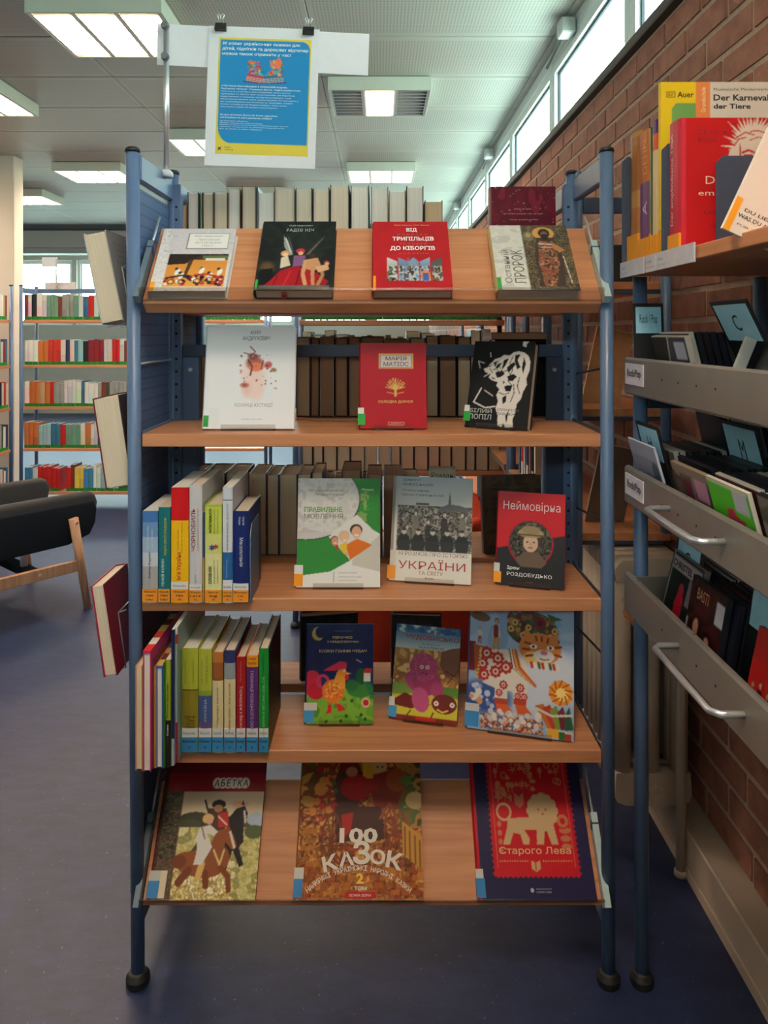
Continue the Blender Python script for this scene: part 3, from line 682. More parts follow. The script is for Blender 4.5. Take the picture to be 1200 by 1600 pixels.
def easel(label, fr, w, T, zs, off=0):
    """wire-and-acrylic stand under and behind a book"""
    c0, xd, bk, up = fr; M = Matrix.Identity(4)
    for i in range(3): M[i][0] = xd[i]; M[i][1] = bk[i]; M[i][2] = (0, 0, 1)[i]; M[i][3] = (c0.x, c0.y, zs+.0003)[i]
    t_ = thing('book_stand', label, 'book stand', M, 'clear book stands on the shelves'); hw = w*.30
    zb_ = (c0.z-zs)
    MB().box(-hw, hw, -.004, T+.012, .0, .0015).box(-hw, hw, -.0055, -.004, .0, zb_+.010).build('ledge', ACRYL, t_)
    le = math.atan2((up-Vector((0, 0, up.z))).length, up.z); 
    b0 = Vector((0, T/math.cos(le)+.006, .002)); tp = b0+Vector((0, math.sin(le), math.cos(le)))*.11
    MB().tube([b0+Vector((-hw, 0, 0)), tp+Vector((-hw*.6, 0, 0)), tp+Vector((hw*.6, 0, 0)), b0+Vector((hw, 0, 0))], .0013, 6).build('back_wire', CHROME, t_, True)
    MB().tube([tp, tp+Vector((0, .055, -tp.z+.0015))], .0013, 6).build('rear_leg', CHROME, t_, True)
    return t_
def T_(cv, w, h, s, u0, v0, u1, v1, c, bold=0, **k): return letter(cv, s, u0*w, (1-v1)*h, u1*w, (1-v0)*h, c, bold, y=-.0006, **k)
def stick(cv, w, h, x0, x1, v0, v1, c, T=.01, wrap=True):
    mb = MB().box(x0*w, x1*w, -.0009, -.0003, (1-v1)*h, (1-v0)*h, c)
    if wrap and x0 <= 0: mb.box(-.0056, x0*w, -.0009, T*.6, (1-v1)*h, (1-v0)*h, c)
    return mb.build('sticker', PRINT, cv)
# ================================================================ FACE-OUT BOOKS, top sloping shelf
SK = (206, 160, 124)
def a1(w, h):
    a = Art(w, h, (214, 210, 206)); a.mottle(a.region(0, 0, 1, 1), [(206, 202, 204), (218, 214, 212), (212, 204, 200), (226, 222, 220), (192, 186, 190)], 10, 16)
    a.rect(.13, .0, 1, .42, (196, 190, 196), .55); a.rect(.36, .08, .93, .34, (120, 112, 112)); a.rect(.37, .09, .92, .33, (232, 228, 222))
    m = a.region(.16, .42, .96, .93); a.grad(.16, .42, .96, .93, (206, 130, 60), (226, 160, 70)); a.mottle(a.region(.16, .42, .96, .52), [(40, 34, 34), (70, 50, 40), (30, 26, 28)], 12, 5)
    a.poly([(.16, .42), (.62, .42), (.40, .58), (.16, .60)], (44, 36, 34)); a.rect(.62, .45, .96, .50, (90, 110, 70)); a.rect(.66, .49, .92, .53, (222, 214, 200))
    a.blobs(.18, .78, .95, .90, 40, .012, .035, [(40, 30, 34), (150, 40, 50), (230, 228, 226), (70, 56, 60), (190, 60, 60)], 2)
    a.poly([(.44, .52), (.50, .52), (.44, .80), (.40, .80)], (80, 60, 44))
    for u, v in ((.30, .66), (.36, .72), (.62, .64), (.86, .66), (.74, .72)): a.ell(u, v, .025, c=(46, 34, 30)); a.ell(u+.02, v+.05, .03, .05, (230, 230, 228), 20)
    for u, v in ((.26, .86), (.60, .85), (.76, .83), (.90, .82), (.40, .86)): a.ring(u, v, .05, .014, (30, 28, 34)); a.ell(u, v, .012, c=(220, 220, 220))
    a.line([(.55, .76), (.72, .74), (.90, .80)], .03, (170, 30, 44)); a.line([(.20, .80), (.40, .76), (.52, .84)], .03, (60, 40, 50)); a.ell(.58, .62, .045, c=(200, 150, 70))
    a.rect(0, .86, .065, 1, (244, 164, 48)); return a
b, cv, w, h = on_slope('white novel with a picture of bicycles under a title plate, leftmost on top shelf', TOPO, .026, (233, 452), (352, 452), (256, 356), (369, 354), (216, 212, 208), a1, page=0)
T_(cv, w, h, 'Юрій Андрухович', .45, .115, .83, .145, (120, 116, 116)); T_(cv, w, h, 'ЛЕКСИКОН', .50, .175, .80, .205, (150, 144, 144)); T_(cv, w, h, 'ІНТИМНИХ', .47, .225, .83, .255, (150, 144, 144)); T_(cv, w, h, 'МІСТ', .57, .275, .73, .305, (150, 144, 144))
def a2(w, h):
    a = Art(w, h, (30, 36, 36)); a.mottle(a.region(0, 0, 1, 1), [(28, 34, 34), (34, 40, 38), (26, 30, 32)], 6)
    a.ell(.12, .70, .13, .12, (120, 84, 50), 0, .8, 1.0); a.poly([(.03, .72), (.2, .70), (.24, .95), (.02, .96)], (22, 22, 26))
    a.poly([(.30, .22), (.36, .30), (.45, .50), (.40, .52), (.32, .38)], (150, 150, 146)); a.poly([(.88, .20), (.80, .34), (.64, .52), (.60, .50), (.74, .32)], (52, 48, 48)); a.line([(.33, .26), (.42, .48)], .012, (210, 208, 200)); a.line([(.36, .24), (.45, .46)], .01, (90, 90, 92))
    for k in range(6): a.line([(.84-.03*k, .25+.035*k), (.66-.005*k, .50)], .009, (104, 96, 90))
    a.poly([(.08, .97), (.18, .88), (.30, .74), (.50, .66), (.74, .74), (.94, .88), (.90, .95), (.40, .98)], (150, 22, 34)); a.line([(.28, .80), (.22, .95)], .02, (104, 12, 24)); a.line([(.44, .74), (.36, .95)], .025, (184, 40, 50)); a.line([(.56, .74), (.52, .95)], .02, (104, 12, 24)); a.line([(.80, .84), (.84, .95)], .02, (104, 12, 24))
    a.poly([(.30, .55), (.38, .52), (.43, .66), (.30, .70)], (208, 196, 172)); a.ell(.34, .49, .055, c=(196, 150, 90)); a.ell(.35, .505, .036, c=(226, 186, 150))
    a.poly([(.46, .52), (.62, .52), (.60, .66), (.46, .68)], (120, 84, 124)); a.ell(.545, .45, .06, .035, (184, 50, 56)); a.ell(.55, .485, .034, c=(216, 170, 136))
    a.poly([(.62, .58), (.78, .55), (.84, .68), (.74, .74), (.60, .70)], (190, 142, 104)); a.line([(.62, .60), (.60, .78), (.64, .92)], .05, (196, 150, 110)); a.line([(.72, .70), (.74, .92)], .045, (184, 136, 98)); a.line([(.84, .70), (.86, .80), (.80, .94)], .045, (176, 126, 90)); a.ell(.71, .52, .045, c=(66, 44, 34))
    a.poly([(.76, .68), (.92, .64), (.94, .72), (.80, .76)], (204, 160, 120)); a.ell(.90, .62, .035, c=(150, 50, 44)); a.ell(.91, .635, .026, c=(210, 164, 126)); a.rect(.05, .94, .95, .985, (92, 90, 86))
    a.rect(0, .86, .035, 1, (60, 160, 70)); return a
b, cv, w, h = on_slope('black hardback with a painted winged figure and red drapery, second on the top shelf', TOPO, .030, (397, 452), (520, 452), (411, 346), (523, 345), (28, 32, 32), a2, spine_c=(26, 30, 30))
T_(cv, w, h, 'Юрій Андрухович', .36, .055, .68, .08, (190, 194, 196), .01); T_(cv, w, h, 'РАДІО НІЧ', .33, .115, .70, .165, (206, 210, 212), .005, spacing=1.2)
MB().box(w*.34, w*.40, .01, .0265, -.004, .0028, (150, 30, 40)).build('ribbon', PRINT, cv)
def a3(w, h):
    a = Art(w, h, (174, 30, 40)); a.mottle(a.region(0, 0, 1, 1), [(176, 30, 40), (170, 28, 38)], 5)
    for k, (u0, c1, c2) in enumerate(((.18, (200, 210, 220), (120, 130, 90)), (.32, (120, 150, 190), (80, 90, 110)), (.455, (110, 160, 210), (170, 130, 80)), (.60, (140, 170, 200), (60, 90, 140)), (.755, (70, 80, 100), (120, 120, 70)))):
        a.grad(u0, .545, u0+.13, .87, c1, c2); a.mottle(a.region(u0, .66, u0+.13, .87), [c2, (40, 44, 50), (190, 190, 186), c1, (90, 80, 70)], 22, 14)
        s = .03 if k < 2 else (-.03 if k > 2 else 0)
        if s > 0: a.poly([(u0, .54), (u0+.13, .54), (u0+.13, .60)], (174, 30, 40)); a.poly([(u0, .87), (u0+.14, .87), (u0, .83)], (174, 30, 40)) if 0 else None
        if s < 0: a.poly([(u0, .54), (u0+.13, .54), (u0, .60)], (174, 30, 40))
        if s == 0: a.poly([(u0, .54), (u0+.065, .54), (u0, .60)], (174, 30, 40)); a.poly([(u0+.13, .54), (u0+.065, .54), (u0+.13, .60)], (174, 30, 40))
    a.ell(.67, .80, .06, .08, (226, 130, 40)); a.rect(.63, .76, .71, .87, (50, 100, 180)); a.rect(0, .80, .028, 1, (240, 160, 50)); return a
b, cv, w, h = on_slope('red hardback with white block lettering and five small photographs, third on the top shelf', TOPO, .028, (584, 452), (707, 452), (589, 345), (705, 345), (168, 28, 38), a3)
cw = (246, 246, 246); T_(cv, w, h, 'Юрій Шевчук, Олег Бажан', .28, .045, .75, .07, (226, 190, 120)); T_(cv, w, h, 'ВІД', .44, .10, .58, .165, cw, .03); T_(cv, w, h, 'КОРОТКА', .32, .19, .72, .21, (206, 120, 90), spacing=1.3); T_(cv, w, h, 'ТРИПІЛЬЦІВ', .25, .235, .80, .305, cw, .03)
T_(cv, w, h, 'ІСТОРІЯ', .35, .33, .70, .35, (206, 120, 90), spacing=1.3); T_(cv, w, h, 'ДО КІБОРГІВ', .22, .375, .81, .445, cw, .03); T_(cv, w, h, 'УКРАЇНИ', .33, .47, .72, .49, (206, 120, 90), spacing=1.3)
def a4(w, h):
    a = Art(w, h, (210, 208, 202)); a.mottle(a.region(0, 0, .42, 1), [(214, 212, 206), (222, 220, 214), (200, 200, 198)], 6, 12)
    m = a.region(.40, 0, 1, 1); a.mottle(m, [(56, 52, 46), (92, 84, 64), (70, 56, 44), (120, 104, 74), (44, 44, 46), (98, 70, 52)], 22, 26)
    a.ell(.68, .13, .14, .10, (200, 150, 80)); a.ell(.69, .13, .075, .075, (44, 38, 34)); a.ell(.69, .15, .045, .05, (120, 88, 64)); a.poly([(.58, .20), (.80, .20), (.88, .50), (.84, .95), (.54, .95), (.52, .50)], (66, 50, 46)); a.ell(.69, .19, .05, .05, (40, 34, 32))
    a.mottle(a.pm([(.60, .26), (.78, .26), (.82, .60), (.72, .95), (.58, .95), (.56, .60)]), [(120, 66, 50), (150, 84, 60), (70, 50, 44), (176, 120, 84), (60, 56, 54)], 18, 22)
    a.line([(.60, .30), (.76, .31)], .02, (196, 190, 170)); a.line([(.62, .36), (.75, .36)], .015, (190, 176, 150)); a.ell(.48, .18, .07, .08, (120, 110, 84)); a.ell(.48, .16, .035, .035, (170, 150, 110)); a.poly([(.78, .28), (.92, .40), (.84, .44), (.76, .36)], (168, 120, 78)); a.line([(.88, .50), (.92, .9)], .012, (200, 200, 196)); a.rect(.395, 0, .405, 1, (160, 158, 150))
    a.rect(0, .82, .05, 1, (60, 150, 70)); return a
b, cv, w, h = on_slope('hardback with a white strip and a dark painted bearded figure, rightmost on the top shelf', TOPO, .030, (778, 449), (906, 447), (775, 350), (893, 347), (196, 192, 184), a4, spine_c=(206, 178, 130))
T_(cv, w, h, 'Останній', .10, .40, .19, .90, (110, 108, 106), rot=90); T_(cv, w, h, 'ПРОРОК', .22, .40, .36, .90, (96, 92, 90), rot=90)

# ================================================================ shelf 2
def c1(w, h):
    a = Art(w, h, (236, 238, 244)); m = a.region(.38, .20, .76, .72); a.ell(.54, .50, .17, .24, (240, 206, 196), 0, .8, 1.0); a.ell(.47, .62, .08, .10, (236, 190, 184), 0, .7, 1.0); a.ell(.58, .64, .10, .12, (244, 214, 206), 0, .8, 1.0)
    a.ell(.55, .37, .12, .08, (170, 92, 80), 10, .9, .6); a.ell(.56, .40, .09, .05, (226, 128, 90), 0, 1, .5); a.ell(.53, .30, .08, .04, (120, 62, 60), 10, .9, .7); a.ell(.70, .38, .05, .04, (190, 84, 80), 0, .9, .6); a.ell(.76, .43, .04, .025, (140, 100, 70), 10, .9, .7)
    a.line([(.49, .20), (.55, .25), (.50, .28), (.42, .26)], .012, (140, 80, 76)); a.line([(.47, .33), (.52, .40), (.50, .48)], .02, (96, 50, 50)); a.line([(.64, .34), (.62, .42)], .015, (120, 60, 56)); a.ell(.44, .58, .06, .03, (176, 96, 84), 0, .9, .7); a.blobs(.38, .26, .80, .64, 40, .004, .014, [(176, 90, 80), (206, 130, 110), (130, 64, 60)], 6)
    a.rect(0, .87, .06, .985, (50, 150, 60)); a.rect(.06, .80, .17, .98, (230, 234, 240)); return a
b, cv, w, h, fr = on_shelf('white hardback with a smudged red ink figure, left on the second shelf', Z2, .055, (317, 670), (459, 668), (319, 511), (454, 510), .022, 12, 0, (234, 236, 242), c1, lift=.004, page=0)
dk = (70, 60, 84); T_(cv, w, h, 'ЮРІЙ', .49, .035, .60, .075, dk); T_(cv, w, h, 'АНДРУХОВИЧ', .40, .095, .71, .145, dk); T_(cv, w, h, 'КОХАНЦІ ЮСТИЦІЇ', .34, .745, .76, .795, (150, 150, 160)); T_(cv, w, h, 'Meridian Czernowitz', .42, .90, .65, .915, (170, 172, 180))
easel('clear stand holding the white hardback, left on the second shelf', fr, w, .022, Z2)
def c2_(w, h):
    a = Art(w, h, (172, 26, 42)); a.rect(.28, .13, .80, .305, (226, 190, 110)); a.rect(.295, .14, .785, .295, (110, 70, 90)); a.rect(.305, .147, .775, .288, (216, 206, 206))
    g = (222, 186, 104); a.line([(.53, .62), (.53, .50)], .035, g)
    for k in range(11): t = math.radians(-80+16*k); a.line([(.53, .55), (.53+.15*math.sin(t), .52-.12*math.cos(t)+.02)], .010, g); 
    a.blobs(.42, .42, .66, .53, 26, .006, .012, [g], 4); a.line([(.40, .58), (.53, .60), (.66, .58)], .008, g); a.ring(.53, .945, .0, .0, g); a.rect(.42, .925, .66, .935, (226, 160, 150)); a.rect(.42, .955, .66, .965, (226, 160, 150)); a.rect(.415, .93, .43, .96, (226, 160, 150)); a.rect(.65, .93, .665, .96, (226, 160, 150))
    return a
b, cv, w, h, fr = on_shelf('red hardback with a gold tree and a framed author plate, middle of the second shelf', Z2, .062, (563, 669), (667, 669), (567, 536), (666, 536), .02, 9, 0, (168, 24, 40), c2_)
T_(cv, w, h, 'МАРІЯ', .38, .16, .70, .205, (90, 60, 60), .01); T_(cv, w, h, 'МАТІОС', .35, .225, .73, .275, (90, 60, 60), .01); T_(cv, w, h, 'СОЛОДКА ДАРУСЯ', .27, .675, .79, .71, (226, 190, 110), .02); T_(cv, w, h, 'видавництво', .46, .938, .62, .952, (226, 160, 150))
stick(cv, w, h, -.001, .055, .76, .83, (232, 232, 230), .02); stick(cv, w, h, -.001, .075, .83, .96, (54, 160, 70), .02)
easel('clear stand holding the red hardback, middle of the second shelf', fr, w, .02, Z2)
def c3(w, h):
    a = Art(w, h, (26, 24, 26)); wh = (224, 216, 210)
    K = (26, 24, 26)
    a.poly([(.30, .27), (.38, .21), (.46, .19), (.52, .155), (.60, .17), (.66, .13), (.74, .115), (.84, .13), (.91, .17), (.95, .24), (.945, .34), (.91, .43), (.93, .50), (.88, .58), (.86, .66), (.80, .72), (.79, .82), (.76, .90), (.78, .98), (.66, .99), (.62, .94), (.60, .99), (.53, .97), (.52, .86), (.47, .78), (.50, .70), (.46, .63), (.50, .56), (.44, .52), (.46, .48), (.36, .46), (.30, .43), (.33, .39), (.24, .37), (.20, .33), (.27, .31)], wh)
    for p in ([(.36, .25), (.45, .22), (.42, .27), (.50, .25), (.43, .33), (.38, .30)], [(.52, .22), (.60, .20), (.55, .29), (.50, .34)], [(.58, .31), (.68, .24), (.72, .27), (.62, .37)], [(.40, .37), (.50, .34), (.56, .38), (.50, .42), (.44, .43)], [(.60, .41), (.70, .38), (.76, .41), (.70, .46), (.63, .46)], [(.70, .16), (.78, .15), (.74, .22), (.80, .30), (.75, .33), (.70, .24)], [(.84, .18), (.88, .26), (.85, .38), (.82, .30)], [(.57, .53), (.63, .51), (.70, .53), (.68, .58), (.60, .58)], [(.56, .66), (.62, .62), (.63, .70), (.58, .73)], [(.64, .86), (.69, .80), (.67, .95)], [(.34, .42), (.42, .44), (.38, .45)], [(.54, .46), (.58, .48), (.55, .50)]): a.poly(p, K)
    for p in ([(.46, .30), (.52, .36), (.60, .34), (.66, .40)], [(.66, .18), (.62, .26), (.68, .33), (.66, .38)], [(.80, .42), (.78, .52), (.83, .60)], [(.50, .60), (.58, .62), (.66, .60)], [(.72, .50), (.74, .60), (.70, .70)], [(.36, .34), (.42, .32)]): a.line(p, .013, K)
    for k in range(14): R_ = random.Random(k+3); u = R_.uniform(.22, .55); v = R_.uniform(.16, .40); a.line([(u, v), (u+R_.uniform(-.10, .12), v+R_.uniform(-.07, .07))], .012, wh if k % 2 else (26, 24, 26))
    a.line([(.20, .56), (.10, .72), (.30, .78), (.46, .76)], .02, wh); a.line([(.10, .70), (.22, .84), (.40, .86)], .03, wh, .0); a.line([(.26, .58), (.40, .64)], .012, wh); a.line([(.20, .26), (.10, .24), (.14, .32)], .012, wh); a.line([(.62, .46), (.70, .52), (.62, .52)], .014, (26, 24, 26)); a.poly([(.80, .0), (.90, .0), (.86, .03), (.86, .07), (.80, .05)], wh); return a
b, cv, w, h, fr = on_shelf('black hardback with a white cut-out figure, standing askew at the right of the second shelf', Z2, .073, (725, 665), (822, 672), (745, 533), (845, 534), .030, 18, -30, (24, 22, 24), c3, page=1)
gg = (170, 170, 168); T_(cv, w, h, 'БІЛИЙ', .05, .78, .42, .84, gg, .02); T_(cv, w, h, 'ПОПІЛ', .05, .855, .42, .915, gg, .02); T_(cv, w, h, 'ІЛЛАРІОН', .50, .78, .84, .81, (96, 92, 92), .01); T_(cv, w, h, 'ПАВЛЮК', .50, .825, .80, .855, (96, 92, 92), .01)
stick(cv, w, h, -.001, .045, .76, .83, (228, 228, 226), .02); stick(cv, w, h, -.001, .075, .83, .94, (54, 160, 70), .02)
easel('wire stand behind the black hardback, right on the second shelf', fr, w, .030, Z2)

# ================================================================ shelf 3
def d1(w, h):
    a = Art(w, h, (232, 232, 230)); G = (52, 134, 60); a.poly([(.66, 0), (1, 0), (1, .52), (.66, .36)], G); a.mottle(a.region(.70, .12, .86, .40), [(52, 134, 60), (52, 134, 60), (130, 160, 90)], 22, 22)
    a.poly([(0, .56), (.34, .52), (.50, .62), (.64, .76), (.40, .86), (0, .90)], G); a.ell(.10, .20, .66, .375, (70, 64, 60)); a.ell(.10, .195, .645, .37, (206, 202, 200)); a.mottle(a.region(0, 0, .72, .5) & (((a.U-.10)/.63)**2+((a.V-.195)/.36)**2 < 1), [(206, 202, 200), (216, 212, 210), (196, 192, 190)], 12, 16)
    a.rect(0, .080, .70, .083, (110, 108, 106)); a.poly([(.40, .52), (.60, .40), (.72, .34), (1, .54), (1, .56), (.64, .755), (.50, .64)], (226, 222, 218))
    a.poly([(.66, .76), (1, .52), (1, .86), (.66, .80)], (206, 202, 192)); a.poly([(.58, .62), (.72, .56), (.86, .60), (.90, .62), (.64, .755)], (226, 118, 40)); a.ell(.71, .48, .075, .055, (70, 44, 32)); a.ell(.715, .50, .058, .055, (226, 172, 140)); a.ell(.715, .53, .03, .010, (236, 230, 226))
    a.poly([(.50, .62), (.60, .59), (.60, .70), (.56, .70)], (240, 200, 70)); a.ell(.565, .535, .066, .05, (214, 190, 150)); a.ell(.57, .55, .052, .045, (234, 184, 156)); a.ell(.575, .575, .025, .008, (236, 230, 226)); a.poly([(.44, .60), (.50, .62), (.50, .68), (.46, .64)], (180, 50, 44)); a.ell(.45, .575, .05, .04, (110, 66, 40)); a.ell(.455, .585, .042, .04, (220, 150, 120)); a.ell(.46, .60, .02, .008, (236, 230, 226)); a.ell(.60, .70, .02, .02, (226, 172, 140))
    a.rect(.44, .86, .446, .955, (90, 130, 80)); return a
b, cv, w, h, fr = on_shelf('white and green textbook with three laughing children, left on the third shelf', Z3, .060, (463, 917), (594, 915), (466, 748), (592, 747), .009, 11, 0, (226, 226, 224), d1, hard=False)
gy = (110, 106, 104); T_(cv, w, h, 'Світлана Дорошенко', .12, .105, .54, .125, gy); T_(cv, w, h, 'Тетяна Калініна', .20, .14, .56, .16, gy); T_(cv, w, h, 'ПРАВИЛЬНЕ', .08, .265, .54, .315, (96, 160, 60), .03); T_(cv, w, h, 'МОВЛЕННЯ', .08, .33, .55, .375, (110, 104, 100)); T_(cv, w, h, 'Літера', .77, .095, .92, .12, (226, 232, 226))
for k, s_ in enumerate(('розвиток мовлення', 'словниковий запас', 'граматична будова')): T_(cv, w, h, s_, .50, .865+k*.033, .72+(k % 2)*.06, .88+k*.033, (150, 150, 148)); 
stick(cv, w, h, -.001, .075, .80, .88, (226, 226, 228), .006); stick(cv, w, h, -.001, .075, .88, .99, (240, 156, 44), .006)
easel('clear stand under the white and green textbook', fr, w, .009, Z3)
def d2(w, h):
    a = Art(w, h, (224, 218, 210)); a.grad(0, 0, 1, .30, (168, 176, 184), (206, 204, 200)); m = a.region(.07, .28, 1, .72); a.mottle(m, [(60, 56, 52), (120, 112, 104), (40, 38, 36), (170, 162, 152), (90, 84, 78)], 26, 34)
    a.poly([(.60, .30), (.70, .26), (.72, .13), (.74, .26), (.86, .27), (.98, .30), (.98, .33), (.60, .34)], (104, 104, 106)); a.rect(.30, .255, .46, .275, (90, 86, 84))
    for k, (u, v, s_) in enumerate(((.30, .60, .28), (.66, .62, .30), (.88, .60, .28), (.46, .66, .26), (.20, .70, .24))): a.fig(u, v, s_, (50, 46, 44) if k % 2 else (120, 112, 104), (196, 186, 174), (40, 36, 34))
    for k in range(5):
        u = .16+.18*k; a.ell(u, .62, .075, .07, (34, 32, 32)); a.poly([(u-.09, .62), (u+.09, .62), (u+.07, .72), (u-.07, .72)], (44, 42, 40)); a.ell(u, .535, .030, .028, (190, 180, 168)); a.ell(u, .515, .030, .014, (50, 46, 44))
    a.rect(0, 0, .035, 1, (150, 146, 140)); a.rect(0, .72, .07, 1, (214, 206, 196)); return a
b, cv, w, h, fr = on_shelf('white book with an old group photograph and red title, middle of the third shelf', Z3, .092, (607, 906), (735, 914), (624, 745), (742, 747), .012, 18, -10.7, (216, 210, 202), d2, hard=False)
dk = (66, 60, 58); T_(cv, w, h, 'Данило', .12, .02, .34, .045, dk); T_(cv, w, h, 'ЯНЕВСЬКИЙ', .12, .06, .50, .09, dk); T_(cv, w, h, 'Олександр', .12, .125, .46, .15, dk); T_(cv, w, h, 'КРАСОВИЦЬКИЙ', .12, .165, .64, .195, dk)
T_(cv, w, h, '10 РОЗМОВ ПРО ІСТОРІЮ', .11, .725, .95, .76, (130, 92, 70)); T_(cv, w, h, 'УКРАЇНИ', .11, .79, .93, .885, (172, 44, 34)); T_(cv, w, h, 'ТА СВІТУ', .36, .90, .66, .935, (130, 92, 70)); T_(cv, w, h, 'Фоліо', .44, .955, .55, .975, (150, 40, 40), .02)
stick(cv, w, h, -.001, .075, .86, .985, (240, 156, 44), .006)
easel('clear stand under the book with the old group photograph', fr, w, .012, Z3)
def d3(w, h):
    a = Art(w, h, (196, 24, 36)); bl = (38, 34, 36); a.poly([(0, .62), (1, .44), (1, 1), (0, 1)], bl); a.ell(.50, .545, .335, c=(170, 20, 50)); 
    m = ((a.U-.5)*a.w)**2+((a.V-.54)*a.h)**2 < (.315*a.w)**2; a.mottle(m, [(48, 46, 38), (80, 76, 60), (34, 32, 28), (104, 98, 78)], 16, 18)
    a.poly([(.28, .74), (.40, .64), (.62, .64), (.74, .74), (.66, .80), (.36, .80)], (104, 84, 70)); a.ell(.51, .50, .17, .10, (66, 52, 42)); a.ell(.50, .545, .11, .095, (206, 172, 146)); a.ell(.50, .44, .19, .05, (168, 146, 108)); a.ell(.50, .405, .14, .045, (150, 130, 96)); a.line([(.32, .46), (.68, .46)], .02, (96, 80, 60)); a.ell(.45, .535, .018, .008, (50, 40, 36)); a.ell(.55, .535, .018, .008, (50, 40, 36)); a.line([(.47, .595), (.53, .595)], .012, (150, 50, 50)); a.line([(.50, .54), (.505, .57)], .01, (160, 120, 100))
    return a
b, cv, w, h, fr = on_shelf('red and black hardback with a round portrait of a woman in a hat, third shelf', Z3, .064, (774, 911), (881, 922), (781, 768), (883, 772), .024, 14, -17, (38, 34, 36), d3, spine_c=(190, 24, 36), back_c=(180, 20, 34))
rs_ = (226, 196, 196); T_(cv, w, h, 'Неймовірна', .08, .10, .93, .22, rs_, .0); T_(cv, w, h, 'ТА ЇЇ таємниці', .26, .255, .62, .275, (140, 16, 26)); T_(cv, w, h, 'Ірен', .16, .80, .34, .845, (226, 222, 220), .02); T_(cv, w, h, 'РОЗДОБУДЬКО', .16, .865, .82, .91, (226, 222, 220), .01); T_(cv, w, h, 'нора-друк', .45, .95, .55, .97, (150, 50, 60))
stick(cv, w, h, -.001, .05, .78, .87, (214, 212, 208), .02); stick(cv, w, h, -.001, .075, .87, .985, (240, 156, 44), .02)
easel('stand under the red and black hardback, right on the third shelf', fr, w, .024, Z3)

# ================================================================ shelf 4
def e1(w, h):
    a = Art(w, h, (28, 40, 92)); a.mottle(a.region(0, 0, 1, .62), [(26, 38, 88), (30, 42, 96), (34, 46, 92)], 5, 6)
    a.ell(.16, .10, .095, c=(206, 176, 90)); a.ell(.20, .085, .085, c=(28, 40, 90)); a.ell(.50, 1.0, .9, .35, (104, 160, 50)); a.mottle(a.region(.02, .66, 1, 1) & (((a.U-.5)/.9)**2+((a.V-1)/.35)**2 < 1), [(104, 160, 50), (124, 176, 60), (80, 140, 50)], 6, 8)
    a.ell(.80, .66, .20, .08, (60, 130, 60)); a.ell(.68, .62, .09, .06, (44, 110, 60)); a.ell(.82, .53, .08, .08, (36, 90, 56)); a.rect(.86, .50, .96, .58, (226, 220, 206)); a.poly([(.84, .50), (.88, .45), (.97, .45), (.98, .50)], (190, 50, 44)); a.line([(.94, .62), (.99, .72)], .10, (40, 110, 70), .8)
    a.ell(.08, .60, .14, .13, (200, 40, 70)); a.ell(.14, .68, .13, .08, (190, 30, 56)); a.ring(.24, .58, .10, .04, (190, 60, 110)); a.ell(.40, .68, .17, .115, (226, 124, 46), 30); a.poly([(.38, .62), (.46, .48), (.58, .50), (.58, .66)], (236, 160, 60)); a.ell(.53, .49, .065, .045, (236, 150, 50)); a.blobs(.28, .60, .52, .74, 60, .006, .012, [(180, 70, 30), (250, 200, 100)], 5)
    a.poly([(.24, .475), (.38, .42), (.50, .38), (.60, .39), (.60, .45), (.44, .47)], (220, 50, 90)); a.ell(.56, .475, .018, c=(250, 250, 240)); a.ell(.56, .475, .008, c=(20, 20, 20)); a.poly([(.60, .49), (.66, .50), (.60, .52)], (240, 190, 70)); a.ell(.60, .54, .03, .03, (214, 40, 60)); a.poly([(.32, .81), (.38, .81), (.38, .89), (.28, .90), (.32, .86)], (214, 40, 50)); a.poly([(.44, .80), (.50, .80), (.60, .86), (.48, .88)], (214, 40, 50))
    a.ell(.89, .79, .065, c=(236, 180, 160)); a.ell(.89, .79, .045, c=(180, 40, 60)); 
    for u, v in ((.68, .77), (.60, .92), (.82, .91), (.88, .95), (.30, .975), (.52, .97)): a.ell(u, v, .025, .018, (40, 80, 50))
    a.line([(.74, .36), (.82, .39)], .01, (200, 200, 190)); return a
b, cv, w, h, fr = on_shelf('dark blue children\'s book with a red-combed rooster in boots, left on the fourth shelf', Z4, .100, (478, 1129), (583, 1130), (485, 975), (585, 975), .006, 14, 0, (26, 38, 88), e1, hard=True)
gd = (216, 196, 130); T_(cv, w, h, 'Галина Чубач', .40, .065, .68, .08, (120, 124, 150)); T_(cv, w, h, 'ПІРАЧКО', .38, .125, .68, .15, gd, .02); T_(cv, w, h, 'І НІВДОПІРАЧКА', .30, .17, .78, .195, gd, .02); T_(cv, w, h, 'КАЗКИ ГАННИ ЧУБАЧ', .18, .26, .90, .29, gd, .02)
stick(cv, w, h, -.001, .16, .79, .865, (206, 204, 200), .005); stick(cv, w, h, -.001, .12, .865, .985, (70, 150, 206), .005)
easel('clear stand under the rooster book', fr, w, .008, Z4)
